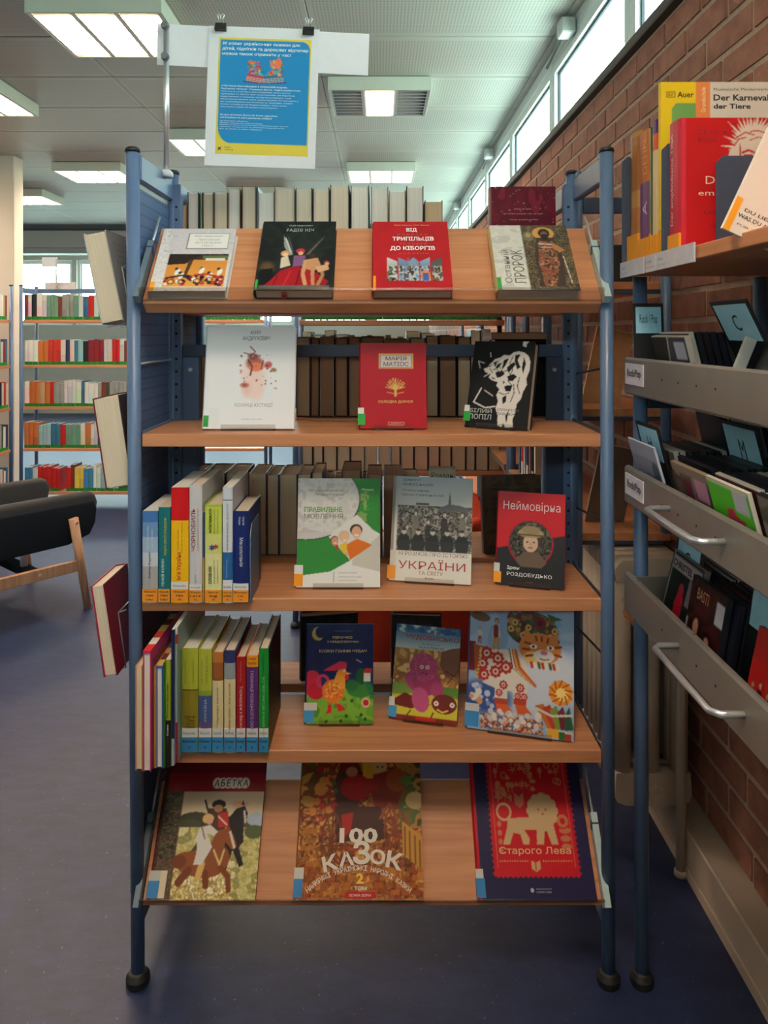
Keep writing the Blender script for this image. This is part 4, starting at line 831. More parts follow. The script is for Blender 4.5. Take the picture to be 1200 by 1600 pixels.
def e2(w, h):
    a = Art(w, h, (196, 150, 80)); a.grad(0, 0, 1, .25, (40, 90, 140), (196, 206, 206)); a.mottle(a.region(0, 0, 1, .08), [(34, 80, 130), (60, 110, 150), (180, 200, 206)], 10, 16); a.mottle(a.region(0, .26, 1, .72), [(206, 160, 84), (176, 120, 60), (150, 96, 50), (220, 184, 110)], 8, 10)
    a.poly([(.72, .26), (.86, .22), (1, .20), (1, .50), (.80, .52), (.70, .40)], (120, 70, 44)); a.ell(.50, .40, .10, .09, (190, 140, 80)); a.mottle(a.region(0, .62, 1, .74), [(90, 130, 50), (120, 150, 60)], 5, 5); a.poly([(0, .76), (.5, .70), (1, .74), (1, .96), (0, .96)], (206, 196, 60)); a.poly([(.03, .80), (.2, .72), (.6, .82), (.30, .88), (.06, .86)], (110, 30, 28))
    P = (170, 62, 110); a.ell(.46, .44, .22, .15, P); a.ell(.34, .60, .17, .09, P, 40); a.ell(.52, .60, .22, .13, (158, 52, 98)); a.ell(.44, .78, .13, .13, (190, 80, 130), -20); a.ell(.68, .66, .10, .08, P); a.mottle((((a.U-.46)/.22)**2+((a.V-.44)/.15)**2 < 1), [(176, 66, 116), (160, 52, 100), (184, 76, 122)], 26, 34); a.ell(.43, .44, .028, .02, (226, 200, 190)); a.ell(.52, .44, .028, .02, (226, 200, 190)); a.ell(.43, .44, .012, c=(20, 16, 20)); a.ell(.52, .44, .012, c=(20, 16, 20)); a.line([(.42, .50), (.52, .51)], .012, (90, 20, 50))
    a.ell(.80, .80, .19, .10, (110, 36, 30)); a.ell(.68, .80, .035, .025, (240, 230, 220)); a.ell(.92, .80, .035, .025, (240, 230, 220)); a.ell(.68, .80, .012, c=(30, 10, 10)); a.ell(.92, .80, .012, c=(30, 10, 10)); a.line([(.70, .86), (.78, .885), (.86, .86)], .02, (236, 200, 90)); a.line([(.64, .9), (.60, .98)], .02, (90, 30, 26)); a.line([(.30, .9), (.20, 1)], .02, (110, 40, 30)); a.rect(0, .95, 1, 1, (130, 40, 34)); a.rect(.38, .955, .68, .99, (214, 30, 40)); a.line([(.80, .46), (.98, .52)], .012, (60, 40, 30)); a.line([(.82, .60), (.98, .44)], .012, (60, 40, 30))
    return a
b, cv, w, h, fr = on_shelf('children\'s book with a pink furry creature, middle of the fourth shelf', Z4, .110, (609, 1122), (713, 1135), (626, 976), (719, 982), .014, 22, -13.6, (110, 40, 34), e2, spine_c=(40, 44, 60), back_c=(60, 30, 30))
T_(cv, w, h, 'Сашко Дерманський', .40, .05, .76, .07, (130, 40, 50)); T_(cv, w, h, 'ЧУДОВИСЬКО', .16, .10, .98, .16, (150, 36, 44), .02); T_(cv, w, h, 'В КРАЇНІ', .42, .185, .68, .205, (70, 66, 70)); T_(cv, w, h, 'ЖАХЛЯКІВ', .36, .22, .76, .245, (70, 66, 70), .01)
stick(cv, w, h, -.001, .05, .78, .87, (214, 212, 208), .01); stick(cv, w, h, -.001, .09, .87, .985, (70, 150, 206), .01)
easel('clear stand under the pink creature book', fr, w, .014, Z4)
def e3(w, h):
    a = Art(w, h, (150, 176, 210)); a.mottle(a.region(0, 0, 1, .62), [(140, 166, 204), (160, 184, 214), (176, 196, 220)], 4, 5); a.ell(.80, .55, .45, .25, (214, 218, 226), 0, .9, .8); a.ell(.62, .70, .30, .22, (206, 212, 226), 0, .9, .8); a.ell(.16, .76, .30, .14, (60, 84, 150), 0, 1, .6); a.blobs(.05, .68, .30, .86, 16, .008, .03, [(190, 200, 226), (130, 150, 200)], 5)
    a.rect(0, .36, .06, .58, (130, 36, 40)); a.poly([(.04, .38), (.20, .40), (.24, .60), (.10, .64), (.06, .56)], (170, 90, 44)); a.poly([(.10, .42), (.36, .40), (.54, .46), (.58, .56), (.54, .72), (.50, .74), (.42, .70), (.30, .70), (.14, .66)], (222, 214, 204)); a.rect(.26, .64, .38, .80, (222, 214, 204)); a.rect(.44, .64, .56, .80, (222, 214, 204)); a.poly([(.27, .80), (.38, .80), (.44, .855), (.28, .86)], (214, 96, 50)); a.poly([(.45, .79), (.55, .79), (.62, .85), (.48, .86)], (214, 96, 50)); a.rect(.26, .76, .38, .80, (180, 70, 44)); a.rect(.44, .75, .56, .79, (180, 70, 44))
    def flower(u, v, r):
        for k in range(8): t = k*math.pi/4; a.ell(u+r*math.cos(t), v+r*math.sin(t)*w/h, r*.42, c=(186, 50, 44))
        a.ell(u, v, r*.62, c=(226, 210, 196)); a.ell(u, v, r*.35, c=(186, 50, 44))
    for u, v, r in ((.28, .47, .045), (.36, .53, .045), (.26, .57, .042), (.17, .44, .045), (.13, .52, .045), (.15, .60, .04), (.34, .66, .03), (.50, .67, .03), (.30, .72, .025), (.48, .73, .025), (.54, .73, .025)): flower(u, v, r)
    for k in range(9): a.ell(.115-.004*k, .41+.026*k, .012, c=(226, 180, 70))
    for k, c in enumerate(((110, 70, 60), (236, 226, 210), (190, 70, 60), (226, 190, 80), (206, 96, 50))): a.line([(.40+.012*k, .40), (.43+.015*k, .52), (.56+.02*k, .60+.01*k)], .03, c)
    a.ell(.60, .23, .24, .13, (56, 76, 44)); a.blobs(.38, .13, .84, .32, 90, .012, .034, [(120, 34, 48), (60, 84, 44), (176, 130, 60), (70, 96, 50), (90, 30, 44), (150, 90, 50)], 11)
    for u, v in ((.44, .19), (.40, .24), (.57, .22), (.78, .28), (.52, .28), (.82, .23)): a.ell(u, v, .03, c=(206, 170, 90)); a.ell(u, v, .012, c=(110, 50, 40))
    a.ell(.68, .18, .06, c=(130, 30, 44)); a.ell(.68, .18, .028, c=(90, 16, 30)); a.poly([(.44, .12), (.56, .10), (.58, .14)], (50, 100, 60)); a.poly([(.74, .10), (.90, .14), (.78, .16)], (50, 100, 60))
    O_ = (216, 130, 60); a.poly([(.52, .30), (.54, .23), (.62, .28)], O_); a.poly([(.76, .28), (.85, .24), (.85, .33)], O_); a.ell(.68, .37, .20, .115, O_); a.ell(.66, .44, .14, .05, (232, 190, 110)); a.ell(.72, .42, .10, .045, (222, 214, 210))
    for p in ([(.54, .33), (.60, .34)], [(.52, .38), (.58, .38)], [(.55, .43), (.61, .42)], [(.83, .35), (.88, .34)], [(.82, .40), (.88, .41)], [(.64, .28), (.65, .31)], [(.70, .28), (.70, .31)], [(.76, .29), (.75, .32)]): a.line(p, .022, (150, 60, 34))
    for u in (.62, .78): a.ell(u, .355, .035, .016, (240, 236, 220)); a.ell(u, .355, .014, c=(50, 40, 60))
    a.ell(.72, .395, .035, .018, (196, 120, 140)); a.line([(.68, .44), (.72, .447), (.77, .44)], .01, (110, 40, 30))
    for k in range(8): a.line([(.60+.035*k, .475), (.61+.035*k, .505)], .028, ((200, 60, 50), (226, 220, 206), (70, 110, 60))[k % 3])
    a.fig(.26, .40, .24, (206, 196, 180), (196, 140, 110), (90, 50, 36), (190, 140, 70)); a.line([(.255, .24), (.255, .30)], .05, (130, 40, 44)); a.fig(.10, .37, .13, (216, 206, 196), (206, 150, 120), (96, 60, 40), (160, 60, 50)); a.ell(.10, .17, .10, .035, (110, 80, 56), 8)
    a.ell(.93, .645, .0, c=O_); a.ell(.88, .67, .11, c=(236, 150, 50)); a.ell(.89, .68, .06, c=(250, 220, 130))
    for k in range(10): t = k*.63; a.line([(.88+.05*math.cos(t), .67+.05*math.sin(t)*w/h), (.88+.11*math.cos(t+.4), .67+.11*math.sin(t+.4)*w/h)], .016, (190, 90, 30))
    for k, c in enumerate(((190, 110, 50), (190, 60, 44), (120, 150, 60), (110, 40, 60), (50, 90, 60))): a.poly([(.64+.07*k, .78+.01*k), (.72+.06*k, .76), (.84+.04*k, .92), (.76+.04*k, .93)], c)
    a.line([(.66, .80), (.80, .84), (.98, .82)], .02, (214, 206, 200)); a.line([(.76, .94), (.98, .95)], .025, (206, 200, 196)); a.rect(.76, .93, .86, .99, (220, 170, 60)); a.rect(.86, .94, .92, 1, (50, 110, 60)); a.rect(.92, .95, .98, 1, (170, 60, 44))
    a.mottle(a.region(.12, .88, .72, .985), [(206, 90, 50), (222, 214, 204), (90, 120, 160), (150, 60, 50), (224, 170, 120), (120, 140, 170)], 22, 26); a.blobs(.18, .84, .70, .94, 26, .016, .03, [(226, 220, 212), (206, 200, 200)], 12); a.blobs(.02, .72, .12, .82, 10, .016, .03, [(214, 150, 110), (226, 220, 210), (190, 70, 60)], 13); return a
b, cv, w, h, fr = on_shelf('large children\'s book with an orange cat wearing a flower wreath, right on the fourth shelf', Z4, .055, (728, 1137), (895, 1161), (744, 935), (906, 935), .010, 15, -15, (90, 120, 170), e3, spine_c=(60, 90, 150))
T_(cv, w, h, 'НА ЗЕМЛІ', .40, .085, .66, .125, (120, 30, 60), .03); T_(cv, w, h, 'НАЙКРАЩИЙ КІТ', .28, .025, .76, .065, (120, 30, 60), .03)
stick(cv, w, h, -.001, .11, .82, .875, (206, 206, 208), .006); stick(cv, w, h, -.001, .11, .875, .985, (60, 140, 206), .006)
easel('clear stand under the cat book', fr, w, .012, Z4)

# ================================================================ bottom sloping shelf
def f1(w, h):
    a = Art(w, h, (96, 74, 58)); a.mottle(a.region(0, .12, .18, .72), [(66, 60, 46), (90, 82, 60), (54, 46, 38), (110, 92, 66)], 14, 50); a.rect(0, .08, 1, .235, (140, 20, 34)); a.rect(0, 0, 1, .09, (104, 18, 30)); [a.ell(.52+.056*k, .168, .05, .045, (236, 226, 218), 0, 1.0, .25) for k in range(6)]; a.rect(0, 0, .03, 1, (70, 44, 38))  # dark mottled left strip is a glossy shadow painted into the cover
    P = a.region(.20, .235, 1, 1); a.grad(.20, .235, 1, .42, (208, 186, 160), (222, 206, 170)); a.mottle(a.region(.20, .50, 1, 1), [(186, 178, 110), (206, 196, 130), (160, 150, 90), (224, 214, 170)], 8, 12); a.mottle(a.region(.20, .78, .75, 1), [(236, 224, 170), (206, 186, 110), (170, 140, 80), (246, 236, 200)], 34, 44); a.A[a.V > .5] += ((a.noise(80, 110)-.5)*44)[a.V > .5][:, None]; a.ell(.34, .44, .16, .055, (58, 60, 44)); a.ell(.28, .47, .12, .03, (70, 74, 48)); a.ell(.78, .33, .10, .03, (206, 150, 160), 0, .8, .8); a.ell(.76, .325, .035, .016, (236, 170, 90)); a.ell(.95, .44, .10, .05, (170, 186, 206)); a.ell(.93, .53, .09, .05, (84, 96, 62))
    B = (34, 28, 30); a.poly([(.66, .44), (.74, .36), (.82, .34), (.86, .40), (.82, .46), (.84, .60), (.80, .64), (.86, .76), (.82, .78), (.74, .66), (.70, .80), (.66, .80), (.66, .62)], B); a.line([(.82, .38), (.84, .46)], .02, (206, 200, 190)); a.poly([(.78, .33), (.80, .30), (.82, .34)], B)
    a.poly([(.46, .36), (.64, .36), (.68, .46), (.62, .54), (.48, .52)], (80, 54, 44)); a.poly([(.56, .40), (.66, .38), (.68, .50), (.58, .50)], (190, 50, 50)); a.line([(.57, .42), (.66, .48)], .012, (226, 206, 190)); a.ell(.56, .33, .07, .035, (44, 38, 34)); a.ell(.56, .36, .045, .028, (186, 130, 96)); a.line([(.42, .30), (.48, .42)], .02, (60, 50, 40)); a.line([(.40, .62), (.32, .72)], .04, (96, 70, 44))
    H = (146, 80, 44); a.ell(.42, .76, .24, .085, H, 10); a.ell(.56, .72, .16, .11, H); a.poly([(.52, .62), (.58, .52), (.68, .50), (.74, .56), (.78, .63), (.74, .66), (.66, .60), (.66, .72), (.60, .78)], H); a.line([(.70, .53), (.755, .64)], .022, (226, 210, 196)); a.poly([(.66, .52), (.68, .48), (.71, .53)], H); a.line([(.64, .78), (.72, .84), (.74, .93)], .05, (130, 66, 36)); a.line([(.34, .80), (.26, .88)], .07, (120, 60, 34)); a.line([(.50, .82), (.52, .90)], .06, (120, 60, 34)); a.line([(.56, .66), (.63, .76), (.66, .66)], .018, (224, 190, 130)); a.ell(.24, .74, .07, .05, (120, 62, 36)); a.line([(.46, .76), (.44, .84)], .06, (224, 180, 110))
    Wt = (226, 222, 216); a.poly([(.40, .50), (.50, .48), (.58, .53), (.54, .56), (.48, .54), (.48, .60), (.36, .60)], Wt); a.poly([(.38, .58), (.50, .57), (.54, .64), (.46, .76), (.38, .76), (.40, .66)], Wt); a.ell(.47, .435, .055, .035, (226, 190, 120)); a.ell(.485, .45, .036, .026, (222, 172, 140)); a.line([(.42, .50), (.46, .58)], .014, (150, 110, 80))
    return a
b, cv, w, h = on_slope('dark red alphabet book with two riders on horseback, left on the bottom shelf', BOTO, .012, (233, 1405), (397, 1405), (257, 1206), (413, 1206), (110, 24, 34), f1, h=.262, hard=True)
T_(cv, w, h, 'АБЕТКА', .49, .14, .83, .195, (24, 18, 20), .012, spacing=1.3, shear=.12)
stick(cv, w, h, -.001, .085, .80, .87, (190, 190, 188), .008); stick(cv, w, h, -.001, .085, .87, .985, (60, 130, 190), .008); stick(cv, w, h, .085, .145, .80, .985, (222, 206, 180), .008, False)
def f2(w, h):
    a = Art(w, h, (150, 94, 40)); a.mottle(a.region(0, 0, 1, 1), [(160, 98, 40), (130, 76, 32), (184, 120, 50), (110, 60, 30), (150, 60, 34), (196, 140, 66)], 12, 16); a.A += (a.noise(46, 60)[..., None]-.5)*46; a.A += (a.noise(90, 120)[..., None]-.5)*40; a.mottle(a.region(0, 0, .20, .40), [(190, 140, 60), (120, 60, 30), (90, 84, 40), (206, 110, 50)], 10, 14); a.mottle(a.region(.80, 0, 1, .55), [(120, 90, 40), (70, 100, 50), (170, 120, 56), (60, 70, 40), (110, 40, 30)], 8, 14)
    a.poly([(.50, .02), (.66, .02), (.68, .16), (.60, .30), (.52, .22)], (206, 160, 50)); a.poly([(.32, .12), (.46, .06), (.52, .20), (.48, .40), (.30, .40), (.26, .26)], (80, 40, 34)); a.ell(.46, .27, .13, .09, (160, 24, 28)); a.ell(.38, .12, .07, .04, (110, 22, 26)); a.ell(.42, .16, .05, .035, (170, 110, 80)); a.poly([(.58, .06), (.62, .02), (.66, .06), (.70, .02), (.73, .07)], (90, 80, 60)); a.ell(.66, .12, .06, .045, (206, 160, 110)); a.ell(.64, .125, .008, c=(30, 20, 20)); a.ell(.68, .125, .008, c=(30, 20, 20)); a.poly([(.60, .18), (.74, .15), (.86, .26), (.80, .40), (.62, .42), (.58, .30)], (130, 40, 32)); a.ell(.58, .25, .07, .045, (150, 30, 30)); a.ell(.80, .22, .09, .08, (150, 70, 34)); a.blobs(.10, .05, .30, .45, 40, .01, .03, [(170, 40, 34), (206, 120, 50), (90, 84, 44), (130, 50, 30)], 3); a.ell(.16, .28, .05, c=(206, 130, 60)); a.poly([(.28, .40), (.66, .40), (.72, .62), (.30, .64)], (70, 36, 28)); a.poly([(.34, .46), (.44, .44), (.42, .56), (.36, .62)], (170, 30, 36))
    def wheel(u, v, ru, rv, c):
        m1 = ((a.U-u)/ru)**2+((a.V-v)/rv)**2; a.put((m1 < 1) & (m1 > .76), c); 
        for k in range(6): t = k*math.pi/6; a.line([(u-ru*math.cos(t), v-rv*math.sin(t)), (u+ru*math.cos(t), v+rv*math.sin(t))], .012, c)
    wheel(.27, .66, .09, .22, (110, 52, 30)); wheel(.78, .56, .09, .17, (130, 60, 30)); a.line([(.66, .48), (.74, .38), (.80, .50)], .02, (150, 70, 34)); a.poly([(.84, .50), (1, .60), (1, .82), (.84, .72)], (196, 140, 54))
    for k in range(4): a.line([(.86+.04*k, .54+.03*k), (.86+.04*k, .72+.03*k)], .014, (130, 84, 34))
    a.ell(.95, .36, .08, .06, (200, 170, 120)); a.ell(.88, .22, .07, .04, (70, 130, 60), 0, .8, .8)
    for k in range(12):
        for j in range(5): a.rect(.02+.085*k+(.04 if j % 2 else 0), .80+.045*j, .09+.085*k+(.04 if j % 2 else 0), .835+.045*j, ((176, 96, 34), (150, 78, 30), (190, 112, 44))[(k+j) % 3], .75)
    for u, v in ((.08, .66), (.12, .76), (.10, .55)): a.rect(u-.06, v, u+.05, v+.035, (176, 110, 40), .8)
    return a
b, cv, w, h = on_slope('orange-brown fairy tale volume with white title lettering and cartwheels, middle of the bottom shelf', BOTO, .020, (463, 1405), (661, 1405), (474, 1198), (660, 1198), (130, 70, 34), f2, h=.285, spine_c=(150, 96, 50))
wt = (226, 216, 204)
T_(cv, w, h, '100', .33, .545, .64, .645, wt, .035)
for k, (ch, u0, v0, u1, v1, rt) in enumerate((('К', .20, .72, .32, .82, -14), ('А', .33, .70, .45, .79, -6), ('З', .44, .63, .58, .78, 0), ('О', .58, .685, .70, .78, 6), ('К', .71, .70, .84, .81, 12))):
    o_ = T_(cv, w, h, ch, u0, v0, u1, v1, wt, .03); c_ = Vector(((u0+u1)/2*w, 0, (1-(v0+v1)/2)*h)); o_.matrix_local = Matrix.Translation(c_) @ Matrix.Rotation(math.radians(rt), 4, 'Y') @ Matrix.Translation(-c_)
def arc_text(s, cu, cv_, R_, a0, a1, sz, col, bold=.01):
    n = len(s)
    for i, ch in enumerate(s):
        if ch == ' ': continue
        t = math.radians(a0+(a1-a0)*(i+.5)/n); x = cu*w+R_*math.sin(t); z = (1-cv_)*h+R_*math.cos(t)
        o_ = letter(cv, ch, -sz*.36, 0, sz*.36, sz, col, bold, y=-.0007); o_.matrix_local = Matrix.Translation((x, 0, z)) @ Matrix.Rotation(t, 4, 'Y')
arc_text('НАЙКРАЩІ УКРАЇНСЬКІ НАРОДНІ КАЗКИ', .49, 1.415, .17, -40, 40, .0095, wt)
T_(cv, w, h, '2', .47, .835, .53, .90, (240, 200, 60), .04); T_(cv, w, h, 'ТОМ', .455, .915, .555, .94, (226, 216, 204), .03)
MB().box(w*.385, w*.62, -.0008, -.0003, h*.012, h*.05, (196, 26, 40)).build('red_band', PRINT, cv); o_ = T_(cv, w, h, 'ВЕЛИКА ЗБІРКА', .42, .962, .59, .977, wt, .01); o_.location = (0, -.0004, 0)
stick(cv, w, h, -.001, .055, .80, .87, (206, 204, 200), .01); stick(cv, w, h, -.001, .05, .87, .985, (60, 130, 190), .01)
def f3(w, h):
    a = Art(w, h, (38, 34, 74)); Rd = (200, 24, 38); g = (206, 168, 120); a.rect(.13, 0, .90, .86, Rd)
    for k in range(22):
        v = .02+k*.0395; a.ell(.13, v, .018, c=(38, 34, 74)); a.ell(.90, v, .018, c=(38, 34, 74))
    for k in range(18): a.ell(.15+.0435*k, .865, .018, c=(38, 34, 74))
    a.rect(.175, .02, .18, .79, (216, 110, 96)); a.rect(.85, .02, .855, .79, (216, 110, 96)); a.rect(.175, .785, .42, .789, (216, 150, 120)); a.rect(.60, .785, .855, .789, (216, 150, 120))
    g2 = (198, 120, 84)
    for k in range(46):
        R_ = random.Random(k*7+1); u = R_.uniform(.21, .82); v = R_.uniform(.05, .33)
        q = k % 4
        if q == 0: a.ell(u, v, .022, .022, g2); a.line([(u, v), (u, v+.05)], .008, g2)
        elif q == 1: a.line([(u-.03, v), (u+.03, v)], .010, g2); a.line([(u, v-.02), (u, v+.02)], .010, g2)
        elif q == 2: a.poly([(u-.03, v), (u, v-.025), (u+.03, v), (u, v+.012)], g2)
        else: a.ring(u, v, .028, .009, g2)
    a.rect(.36, .30, .46, .37, Rd); a.poly([(.38, .28), (.42, .31), (.46, .28), (.46, .36), (.42, .39), (.38, .36)], g2)
    for k in range(4): a.ell(.80, .49+.055*k, .055-.004*k, .022, g2); a.ell(.22, .50+.06*k, .02, .02, g2)
    a.ell(.79, .48, .06, c=Rd); a.ell(.79, .48, .05, c=g2); a.ell(.79, .48, .025, c=Rd)
    Lc = (204, 172, 128); a.ring(.27, .415, .07, .018, Lc); a.rect(.27, .43, .35, .48, Rd, .0); a.poly([(.30, .46), (.62, .45), (.70, .48), (.73, .64), (.67, .64), (.64, .55), (.62, .55), (.60, .64), (.54, .64), (.55, .54), (.44, .54), (.48, .60), (.47, .64), (.42, .64), (.40, .57), (.34, .56), (.30, .64), (.24, .64), (.29, .52)], Lc)
    for k in range(12): t = k*math.pi/6; a.ell(.62+.105*math.cos(t), .41+.105*math.sin(t)*w/h, .038, c=Lc)
    a.ell(.62, .41, .11, c=Lc)
    a.ell(.585, .40, .008, c=Rd); a.ell(.65, .40, .008, c=Rd); a.poly([(.605, .425), (.635, .425), (.62, .44)], Rd)
    a.poly([(.47, .745), (.51, .76), (.55, .745), (.55, .80), (.51, .82), (.47, .80)], g); a.rect(.505, .76, .515, .81, Rd)
    for k in range(12): a.ell(.20+.022*k, .75, .005, c=g); a.ell(.58+.022*k, .75, .005, c=g)
    a.rect(0, 0, .022, 1, (190, 24, 40)); return a
b, cv, w, h = on_slope('dark blue book with a red stamp design and golden lion, on the bottom shelf', BOTO, .016, (748, 1405), (935, 1405), (741, 1196), (905, 1196), (38, 34, 74), f3, h=.275, spine_c=(180, 24, 40))
T_(cv, w, h, 'Старого Лева', .20, .655, .83, .715, (216, 176, 126), .01); T_(cv, w, h, 'ВИДАВНИЦТВО', .49, .925, .62, .935, (190, 188, 200)); T_(cv, w, h, 'СТАРОГО ЛЕВА', .49, .942, .62, .955, (190, 188, 200))
MB().tube([(.455*w, -.0005, .063*h), (.455*w, -.001, .063*h)], .004, 14, (190, 188, 200)).build('emblem', PRINT, cv)
stick(cv, w, h, -.001, .045, .80, .86, (206, 204, 200), .01); stick(cv, w, h, -.001, .055, .86, .985, (60, 130, 190), .01)
# ================================================================ SPINE-OUT BOOKS, third shelf
def xat(xp, y): return (xp-VX)*(y-CY)/F
def zat(yp, y): return CZ-(yp-VY)*(y-CY)/F
def I_(x, y, z): return Matrix.Translation((x, y, z))
def spine_book(label, x0p, x1p, top, y, z, d, bands, texts, page=0, st=None, grp=None, sidec=None, hard=True):
    x0 = xat(x0p, y); x1 = xat(x1p, y)-.0006; h = zat(top, y)-z; t = x1-x0
    b, cv = book_spine(label, I_(x0, y, z+.0006), t, h-.0006, d, bands, page, hard, group=grp, sidec=sidec)
    for s_, u0, v0, u1, v1, c, bo, rot in texts: letter(cv, s_, u0*t, (1-v1)*h, u1*t, (1-v0)*h, c, bo, rot, y=-.0006)
    if st:
        c, hgt, wl, lines = st
        MB().box(.0005, t-.0005, -.0004, .002, .002, hgt, c).build('sticker', PRINT, cv)
        if wl: MB().box(.0005, t-.0005, -.0004, .002, hgt, hgt+wl, (226, 224, 224)).build('sticker', PRINT, cv); letter(cv, 'Bücherhalle', t*.14, hgt+wl*.35, t*.86, hgt+wl*.65, (70, 70, 76), y=-.0008)
        for k, l_ in enumerate(lines):
            n = len(lines); hh_ = hgt/(n+.6); letter(cv, l_, t*.5-min(t*.4, len(l_)*.0027), hgt-hh_*(k+.85), t*.5+min(t*.4, len(l_)*.0027), hgt-hh_*(k+.4), (60, 40, 20) if c[2] < 100 else (20, 50, 80), .02, y=-.0008)
    return b, cv
OR = (240, 150, 44); YS = -.03; G3 = None
spine_book('paperback with a blue sky and grey buildings spine, leftmost on the third shelf', 222, 246.5, 799, YS, Z3, .17, [(.12, (70, 120, 184)), (.28, (110, 150, 196)), (.45, (160, 184, 210)), (.60, (196, 204, 214)), (1, (170, 168, 170))],
  [('Kleine Geschichte', .30, .16, .44, .42, (206, 216, 230), 0, 90), ('der Ukraine', .58, .20, .70, .40, (206, 216, 230), 0, 90), ('Andreas Kappeler', .40, .44, .60, .73, (40, 50, 70), .01, 90)], 0, (OR, .030, 0, ['Gesch', '780', 'Ukr']), hard=False)
spine_book('teal paperback spine with yellow title, second from the left on the third shelf', 247, 266, 793, YS, Z3, .16, [(1, (30, 112, 120))], [('ПОШУК СВОЄЇ СПАДЩИНИ', .45, .11, .75, .50, (190, 190, 70), .02, 90), ('ГЕННІЙ ФІЛІНІН', .25, .54, .52, .82, (214, 224, 220), .02, 90)], 1, (OR, .030, 0, ['Gesch', '780', 'Ukr']), hard=False)
spine_book('thick book with a red and yellow spine on the third shelf', 267, 294.5, 762, YS, Z3, .19, [(.285, (206, 28, 36)), (1, (244, 190, 30))], [("ім'я Україна", .30, .56, .66, .80, (196, 60, 30), .01, 90), ('Розповідь про країну', .36, .36, .46, .54, (150, 110, 30), 0, 90), ('для дітей та юнацтва', .58, .30, .68, .56, (150, 110, 30), 0, 90)], 0, (OR, .030, .015, ['Gesch', '780', 'И']), hard=False)
spine_book('pale grey thick book with a dark red spine title, beside the red and yellow one', 295.5, 316, 758, YS, Z3, .20, [(1, (206, 204, 210))], [('ЧОРНОБИЛЬ', .16, .20, .50, .56, (150, 60, 50), .01, 90), ('ІСТОРІЯ ЯДЕРНОЇ КАТАСТРОФИ', .60, .20, .78, .56, (170, 110, 104), 0, 90), ('Сергій Плохій', .40, .76, .60, .83, (110, 106, 110), 0, 90)], 1, (OR, .028, .012, ['Tech', '1274', 'П']))
spine_book('thin blue and yellow spine squeezed left of the green dictionary', 316.6, 319.5, 801, YS+.004, Z3, .15, [(.5, (60, 100, 150)), (1, (236, 180, 60))], [], 0, (OR, .028, 0, []), hard=False)
spine_book('pale green dictionary with a splash emblem on its spine, on the third shelf', 320, 346.5, 789, YS, Z3, .16, [(.02, (180, 200, 60)), (.30, (200, 214, 90)), (.5, (214, 216, 130)), (1, (224, 222, 160))],
  [('WÖRTERBUCH', .22, .04, .42, .29, (60, 56, 34), .03, 90), ('Deutsch-Ukrainisch', .52, .05, .62, .29, (110, 110, 60), 0, 90), ('Ukrainisch-Deutsch', .72, .05, .82, .29, (110, 110, 60), 0, 90), ('СЛОВНИК', .22, .62, .42, .80, (60, 56, 34), .03, 90), ('німецько-український', .52, .56, .62, .80, (110, 110, 60), 0, 90), ('українсько-німецький', .72, .56, .82, .80, (110, 110, 60), 0, 90), ('✶', .25, .40, .6, .47, (50, 70, 140), .05, 0), ('✶', .5, .40, .82, .45, (190, 50, 40), .05, 0)], 1, (OR, .028, 0, ['Spra', '560', 'W']))
spine_book('white spine with a blue lower part, right of the green dictionary', 347.5, 363.5, 762, YS, Z3, .19, [(.105, (206, 214, 226)), (.112, (60, 70, 90)), (.56, (216, 220, 228)), (.80, (40, 100, 160)), (1, (216, 220, 228))], [('УКРАЇНСЬКИЙ ПРАВОПИС - ЦЕ ДОСТУПНО', .36, .14, .64, .55, (84, 88, 100), 0, 90), ('інтенсивний курс', .38, .62, .50, .78, (206, 216, 228), 0, 90)], 0, (OR, .028, .014, ['Spra', '580', 'Ц']), hard=False)
b, cv = spine_book('dark navy hardback spine with white title, next to the bookend on the third shelf', 364, 389, 799, YS, Z3, .16, [(1, (28, 44, 106))], [('Сергій', .58, .06, .74, .15, (206, 210, 226), .01, -90), ('Жадан', .34, .06, .50, .15, (206, 210, 226), .01, -90), ('Месопотамія', .42, .29, .66, .60, (206, 210, 226), .01, -90)], 1, (OR, .028, .014, ['Roman', '10', 'Ж']))
b_ = thing('bookend', 'blue metal bookend holding up the spine-out books on the third shelf', 'bookend', I_(xat(389.6, YS), YS+.004, Z3+.0005), 'metal bookends')
MB().prism([(.0, 0), (.11, 0), (.11, .165), (.02, .165), (.0, .140)], .0, .0022, 'x').build('upright_plate', BLUE, b_)
MB().box(-.08, 0, .045, .11, -.0004, .0001).build('base_plate', BLUE, b_)

# ================================================================ SPINE-OUT BOOKS, fourth shelf (right group)
Y4 = -.012; BLs = (60, 136, 190)
bt = lambda: (BLs, .034, .019, ['Kinder', '✶'])
spine_book('wide yellow-green spine with a white name plate, first of the blue-labelled row', 283, 309.5, 1014, Y4, Z4, .20, [(.39, (176, 184, 60)), (.40, (60, 50, 30)), (1, (140, 130, 40))], [('ПРИГОДИ ТОМАСА', .20, .12, .32, .33, (110, 112, 50), 0, 90), ('МАНДРИ ЗНАЙКА', .66, .10, .78, .33, (110, 112, 50), 0, 90), ('ЛУЇ', .20, .64, .80, .76, (110, 60, 30), .0, 90)], 0, bt())
bk_, cv_ = spine_book('yellow-green spine with a blue lower half, second of the blue-labelled row', 310, 331, 1015, Y4, Z4, .20, [(.40, (180, 186, 66)), (.45, (140, 160, 60)), (.70, (70, 90, 150)), (.8, (104, 84, 130)), (1, (90, 70, 110))], [('ПРИГОДИ', .20, .10, .36, .33, (130, 130, 56), 0, 90), ('ЧЕРЕВИЧКИ', .56, .07, .72, .33, (130, 130, 56), 0, 90), ('УКРАЇНА', .40, .48, .62, .70, (190, 200, 216), .01, 90)], 0, bt())
